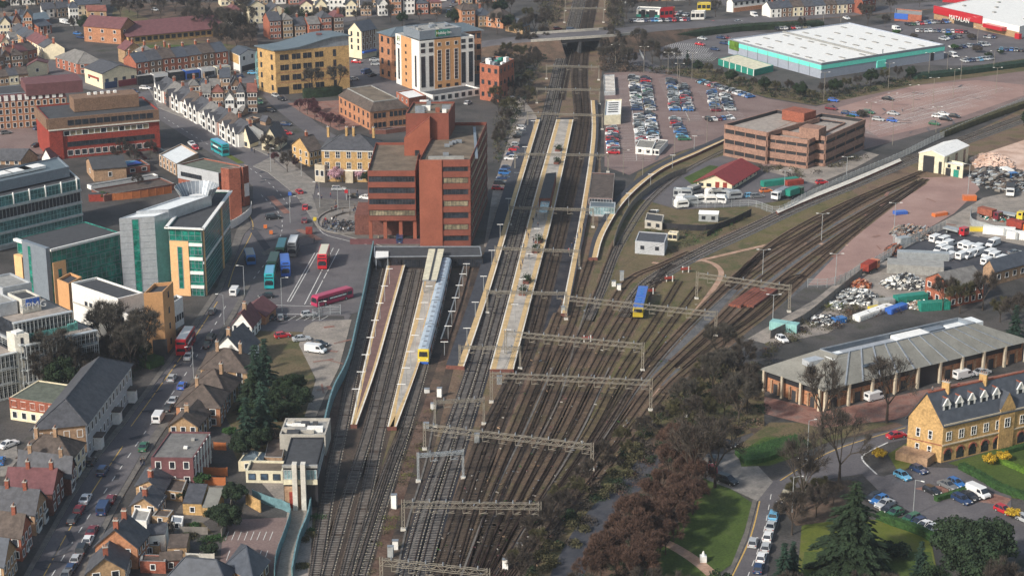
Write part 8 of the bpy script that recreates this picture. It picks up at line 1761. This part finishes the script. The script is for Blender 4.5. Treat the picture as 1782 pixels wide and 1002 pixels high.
heap([(1500, 330), (1600, 260), (1782, 180), (1782, 260), (1600, 340)], 2.4, ["timber_grey", "black_trim", "tile_brown", "galv"], 700, "dark heaps of track parts behind the sand", 9, 1.1); heap([(1480, 150), (1640, 110), (1700, 200), (1480, 200)], 2.6, ["sand"], 700, "pale pink sand heap", 10, 1.3)
heap([(1540, 500), (1640, 480), (1660, 530), (1540, 540)], 1.6, ["brick_rust", "galv", "roof_white", "green_panel"], 260, "assorted plant parts in the contractor's compound", 11)
FR("M2"); heap([(500, 560), (640, 600), (800, 590), (660, 640)], .7, ["frame_dark", "lead", "black_trim"], 380, "mass of parked bicycles on the plaza", 12, .5)
# ---- people round the plaza and streets
people([(500 + R.uniform(0, 40), 560 + R.uniform(0, 50)) for _ in range(9)] + [(R.uniform(560, 800), R.uniform(560, 640)) for _ in range(12)] + [(R.uniform(540, 800), R.uniform(450, 560)) for _ in range(12)], "walking over the round plaza", "people on the plaza")
people([(470, 340), (480, 400), (500, 420), (560, 400), (450, 700), (880, 690), (900, 640), (640, 300), (740, 380)], "on the pavement near the inn", "people near the inn"); FR("B1"); people([(940, 268), (958, 264)], "by the dark plum flats", "people by the plum flats")
FR("N4"); people([(1360, 728), (1192, 752), (620, 760)], "walking in front of the long hall", "people by the long hall"); FR("Z6"); people([(1180, 900), (1330, 900), (1360, 960), (1380, 970), (1420, 980), (1210, 920)], "outside the cream-gabled shops", "people outside the gabled shops")
# ---- lamp columns
FR("T3")
for i, (x, y, h) in enumerate([(1003, 497, 11), (1165, 502, 9), (1228, 545, 11), (1325, 540, 11), (1570, 562, 10), (813, 432, 8), (1240, 600, 10), (1300, 820, 6), (1485, 790, 7), (1425, 960, 9), (1208, 1072, 11), (995, 1195, 9), (865, 1172, 8)]): lamp((x, y), (x + 50, y), h, "%s pale lighting column across the station car park" % nth(i), "lighting columns in the station car park", "mast", arms=2)
FR("T4")
for i, (x, y, h) in enumerate([(493, 652, 11), (908, 572, 10), (1167, 502, 10), (1285, 482, 9), (1375, 512, 9), (1600, 602, 10), (1325, 630, 11), (1195, 672, 10), (1065, 722, 10), (933, 705, 6), (790, 822, 9), (1215, 852, 9), (935, 935, 8), (1480, 292, 8), (1585, 455, 8), (603, 145, 6), (490, 175, 6)]): lamp((x, y), (x + 50, y), h, "%s pale lighting column over the pink car park and store edge" % nth(i), "lighting columns over the pink car park", "mast", arms=2)
FR("M4")
for i, (x, y, h) in enumerate([(940, 682, 12), (1420, 372, 10), (478, 662, 8), (568, 932, 8), (240, 330, 6), (640, 240, 6), (165 , 1180, 7), (100, 880, 7)]): lamp((x, y), (x + 50, y), h, "%s tall floodlight column in the yards by the curving tracks" % nth(i), "floodlights in the yards", arms=2)
FR("B4")
for i, (p, q) in enumerate([((388, 185), (430, 180)), ((375, 440), (330, 440)), ((1068, 580), (1100, 590)), ((290, 560), (320, 560))]): lamp(p, q, 7.5, "%s street lamp along the loop road" % nth(i), "street lamps along the loop road")
FR("N1")
for i, (p, q) in enumerate([((1505, 330), (1450, 330)), ((1640, 130), (1590, 130)), ((1300, 690), (1260, 700))]): lamp(p, q, 8, "%s street lamp down the east kerb" % nth(i), "street lamps on the east kerb")
FR("M2")
for i, (p, q) in enumerate([((160, 230), (200, 240)), ((365, 260), (400, 260)), ((488, 470), (450, 470)), ((610, 490), (560, 500)), ((290, 570), (330, 570)), ((690, 520), (640, 520))]): lamp(p, q, 8, "%s street lamp round the junction and plaza" % nth(i), "street lamps round the junction")
FR("N2"); lamp((235, 240), (290, 240), 9, "lone lamp column on the bus station's lower kerb"); lamp((485, 300), (520, 300), 5, "short dark column at the steel gate")
FR("B3"); g = G((1390, 905)); r = empty("statue", g, "white pedestal monument beside the footpath on the lawn", "monument"); mb = MB(); mb.box(g, 1.2, 1.2, 1.2, "roof_white"); part("plinth", mb, r); mb = MB(); mb.cyl(g + up3(1.2), g + up3(2.1), .4, .12, "roof_white"); part("urn", mb, r)
FR(); c = G((608, 385)); mb = MB(); rr_ = MB()
for k in range(40):
 a0, a1 = 6.2832 * k / 40, 6.2832 * (k + 1) / 40
 for r0, m_ in ((9.5, "paving"), (5.5, "paving_dark")):
  p, q = (Vector((math.cos(t) * r0, math.sin(t) * r0 * 1.5, 0)) + c for t in (a0, a1)); mb.bar(p + up3(.38), q + up3(.38), .5, m_, .4)
solo("plaza_seating_ring", mb, "double ring of low pale walls in the middle of the round plaza", "low wall", loc=c)
mb = MB(); mb.face([Vector((math.cos(6.2832 * k / 40) * 9.2, math.sin(6.2832 * k / 40) * 13.8, .17)) + c for k in range(40)], "paving"); o = solo("plaza_circle", mb, None, None, loc=c); o["kind"] = "structure"
FR(); scrub("undergrowth", [(905, 205), (870, 290), (855, 290), (870, 180), (900, 80), (950, 60), (952, 100), (925, 150)], ["twigs", "twigs_olive", "needles"], 9000, .8, 3.2, .5, "dark thicket on the west side of the cutting", seed=21)
scrub("undergrowth", [(1045, 125), (1042, 100), (1050, 62), (1075, 60), (1095, 118), (1190, 132), (1100, 126)], ["twigs", "twigs", "soil"], 8000, .8, 3.0, .5, "brown thicket east of the road bridge", seed=22)
scrub("undergrowth", [(940, 58), (975, 40), (985, -20), (930, -20)], ["twigs", "twigs_olive"], 4000, .8, 3.5, .6, "thicket beside the line beyond the bridge", seed=23); scrub("undergrowth", [(1055, 55), (1060, -20), (1085, -20), (1085, 50)], ["twigs", "twigs_olive"], 4000, .8, 3.5, .6, "thicket right of the line beyond the bridge", seed=24)
# ---- service troughs and small clutter in the yard
for s_ in ([(1028, 512), (1000, 600), (975, 690), (925, 790)], [(962, 640), (915, 745), (850, 880), (800, 1010)], [(1060, 640), (1020, 735), (950, 860), (862, 1000)], [(812, 700), (770, 800), (728, 920), (700, 1010)], [(760, 700), (742, 800), (712, 900), (690, 1000)], [(1300, 480), (1200, 572), (1118, 668), (1050, 765)]): path("cable_trough", s_, .4, "paving_dark", 18)
rr = random.Random(3); mb = MB()
for k in range(420):
 t = rr.random(); y = 500 + 510 * t ** .8; xl = 985 - (y - 500) * .50; xr = 1290 - (y - 500) * .72; g = G((rr.uniform(max(xl, 620), max(xr, xl + 60)), y)); s = rr.uniform(.12, .4)
 mb.bar(g + up3(.2), g + Vector((rr.uniform(-1, 1) * s * 2, rr.uniform(-1, 1) * s * 2, .25)), s * .5, rr.choice(["concrete", "lead", "tile_plum", "black_trim", "timber_grey", "hedge_green", "paving_dark", "brick_tan"]), s * .5)
solo("trackside_litter", mb, "small pale boxes and oddments strewn between the yard tracks", None, loc=(0, 0, 0), kind="stuff")
mb = MB()
for x0, y0, x1, y1, n, m_ in ((470, 440, 640, 535, 26, "asphalt"), (410, 300, 540, 430, 22, "asphalt_dark"), (60, 560, 420, 1000, 30, "asphalt_dark"), (1330, 740, 1560, 1000, 14, "asphalt_dark"), (1060, 130, 1320, 280, 18, "asphalt"), (1450, 320, 1660, 480, 16, "red_paving"), (1500, 150, 1760, 240, 18, "asphalt"), (560, 560, 600, 680, 8, "red_paving"), (1580, 420, 1780, 470, 8, "asphalt")):
 for _ in range(n):
  x, y = rr.uniform(x0, x1), rr.uniform(y0, y1)
  if (x0, y0) == (60, 560): x = 420 - (y - 500) * .66 + rr.uniform(-26, 22) - 15
  if x0 == 1330 and not (y > 850 and x < 1350): continue
  g = G((x, y)); a = rr.uniform(0, 3.1); w, l = rr.uniform(.3, 1.3), rr.uniform(1.5, 6); e = Vector((math.cos(a), math.sin(a), 0)); f = Vector((-e.y, e.x, 0)); z = up3(.125 + len(mb.f) * .00005)
  mb.face([g - e * l / 2 - f * w / 2 + z, g + e * l / 2 - f * w / 2 + z, g + e * l / 2 + f * w / 2 + z, g - e * l / 2 + f * w / 2 + z], m_)
o = solo("road_patches", mb, None, None, loc=(0, 0, 0)); o["kind"] = "structure"
FR(); carrow((912, 222), (866, 335), 14, None, "{c} {k}, {n} down the service lane behind the red tower", "cars on the lane behind the tower", skip=(3, 8)); carrow((885, 178), (893, 150), 4, None, "{c} {k}, {n} up the lane by the plant-roofed office", "cars on the upper lane")
flat("service_lane", [(925, 190), (935, 205), (900, 330), (865, 430), (842, 430), (858, 330), (895, 210), (870, 150), (885, 145)], "concrete_yard", 3)
for i, (a, b_, m_) in enumerate((((470, 342), (500, 372), "red_paving"), ((440, 400), (470, 440), "asphalt_dark"), ((375, 258), (420, 285), "lawn_olive"), ((520, 400), (556, 418), "red_paving"))): path("coloured_lane", [a, ((a[0] + b_[0]) / 2, (a[1] + b_[1]) / 2), b_], 2.2, m_, 13)
for i, p in enumerate([(538, 408), (462, 398), (472, 408), (505, 352), (548, 385), (603, 348)]):
 g = G(p, .1); r = empty("traffic_sign", g, ["red advertising cube on the kerb above the bus station", "first orange traffic cone cluster on the junction island", "second orange traffic cone cluster on the junction island", "blue keep-left sign on the junction", "yellow post at the plaza kerb", "red and white round sign by the plaza"][i], "sign"); c_ = ["fascia_red", "paint_orange", "paint_orange", "paint_royal_blue", "paint_yellow", "paint_red"][i]
 mb = MB(); mb.box(g, .2, .2, 2.2 if i in (3, 5) else .3, "galv"); part("base", mb, r); mb = MB(); mb.box(g + up3(2.2 if i in (3, 5) else .2), 1.9 if i == 0 else 1.0, .9 if i == 0 else .5, 2.0 if i == 0 else 1.0, c_); part("face", mb, r)
flat("railway_ground", [(470, 1030), (900, 1030), (800, 1200), (380, 1200)], "ballast_yard", 1.2); flat("rough_ground", [(900, 1030), (1800, 1040), (1800, 700), (2050, 700), (2000, 1250), (800, 1250)], "lawn", 1); flat("road", [(20, 1035), (132, 1035), (60, 1160), (-80, 1160)], "asphalt", 5); flat("road", [(1250, 1035), (1330, 1035), (1300, 1180), (1200, 1180)], "asphalt", 5)
trees(["bare1", "ev1", "bare6"], [(1800, 60 + 45 * k) for k in range(6)] + [(1830, 520 + 40 * k) for k in range(12)] + [(1000 + 62 * k, 1075 + 20 * (k % 2)) for k in range(14)], "tree just past the frame's edge, %s along it", "trees past the frame", .8)
flush_cars()
# ------------------------------------------------------------ haze: one closed box of thin, even air
m = bpy.data.materials.new("haze"); m.use_nodes = True; nt = m.node_tree; nt.nodes.remove(nt.nodes["Principled BSDF"])
v = nt.nodes.new("ShaderNodeVolumePrincipled"); v.inputs["Color"].default_value = (.78, .86, 1.0, 1); v.inputs["Density"].default_value = HAZE; v.inputs["Anisotropy"].default_value = .2
nt.links.new(v.outputs[0], nt.nodes["Material Output"].inputs["Volume"])
MATS["haze"] = m; mb = MB(); mb.hexa([(-1000, -60, -1.5), (1200, -60, -1.5), (1200, 2700, -1.5), (-1000, 2700, -1.5)], [(-1000, -60, 160), (1200, -60, 160), (1200, 2700, 160), (-1000, 2700, 160)], "haze", None, True)
o = link("haze", mb.mesh("haze"), None); o["kind"] = "stuff"; o["label"] = "thin pale bluish air over the whole town"
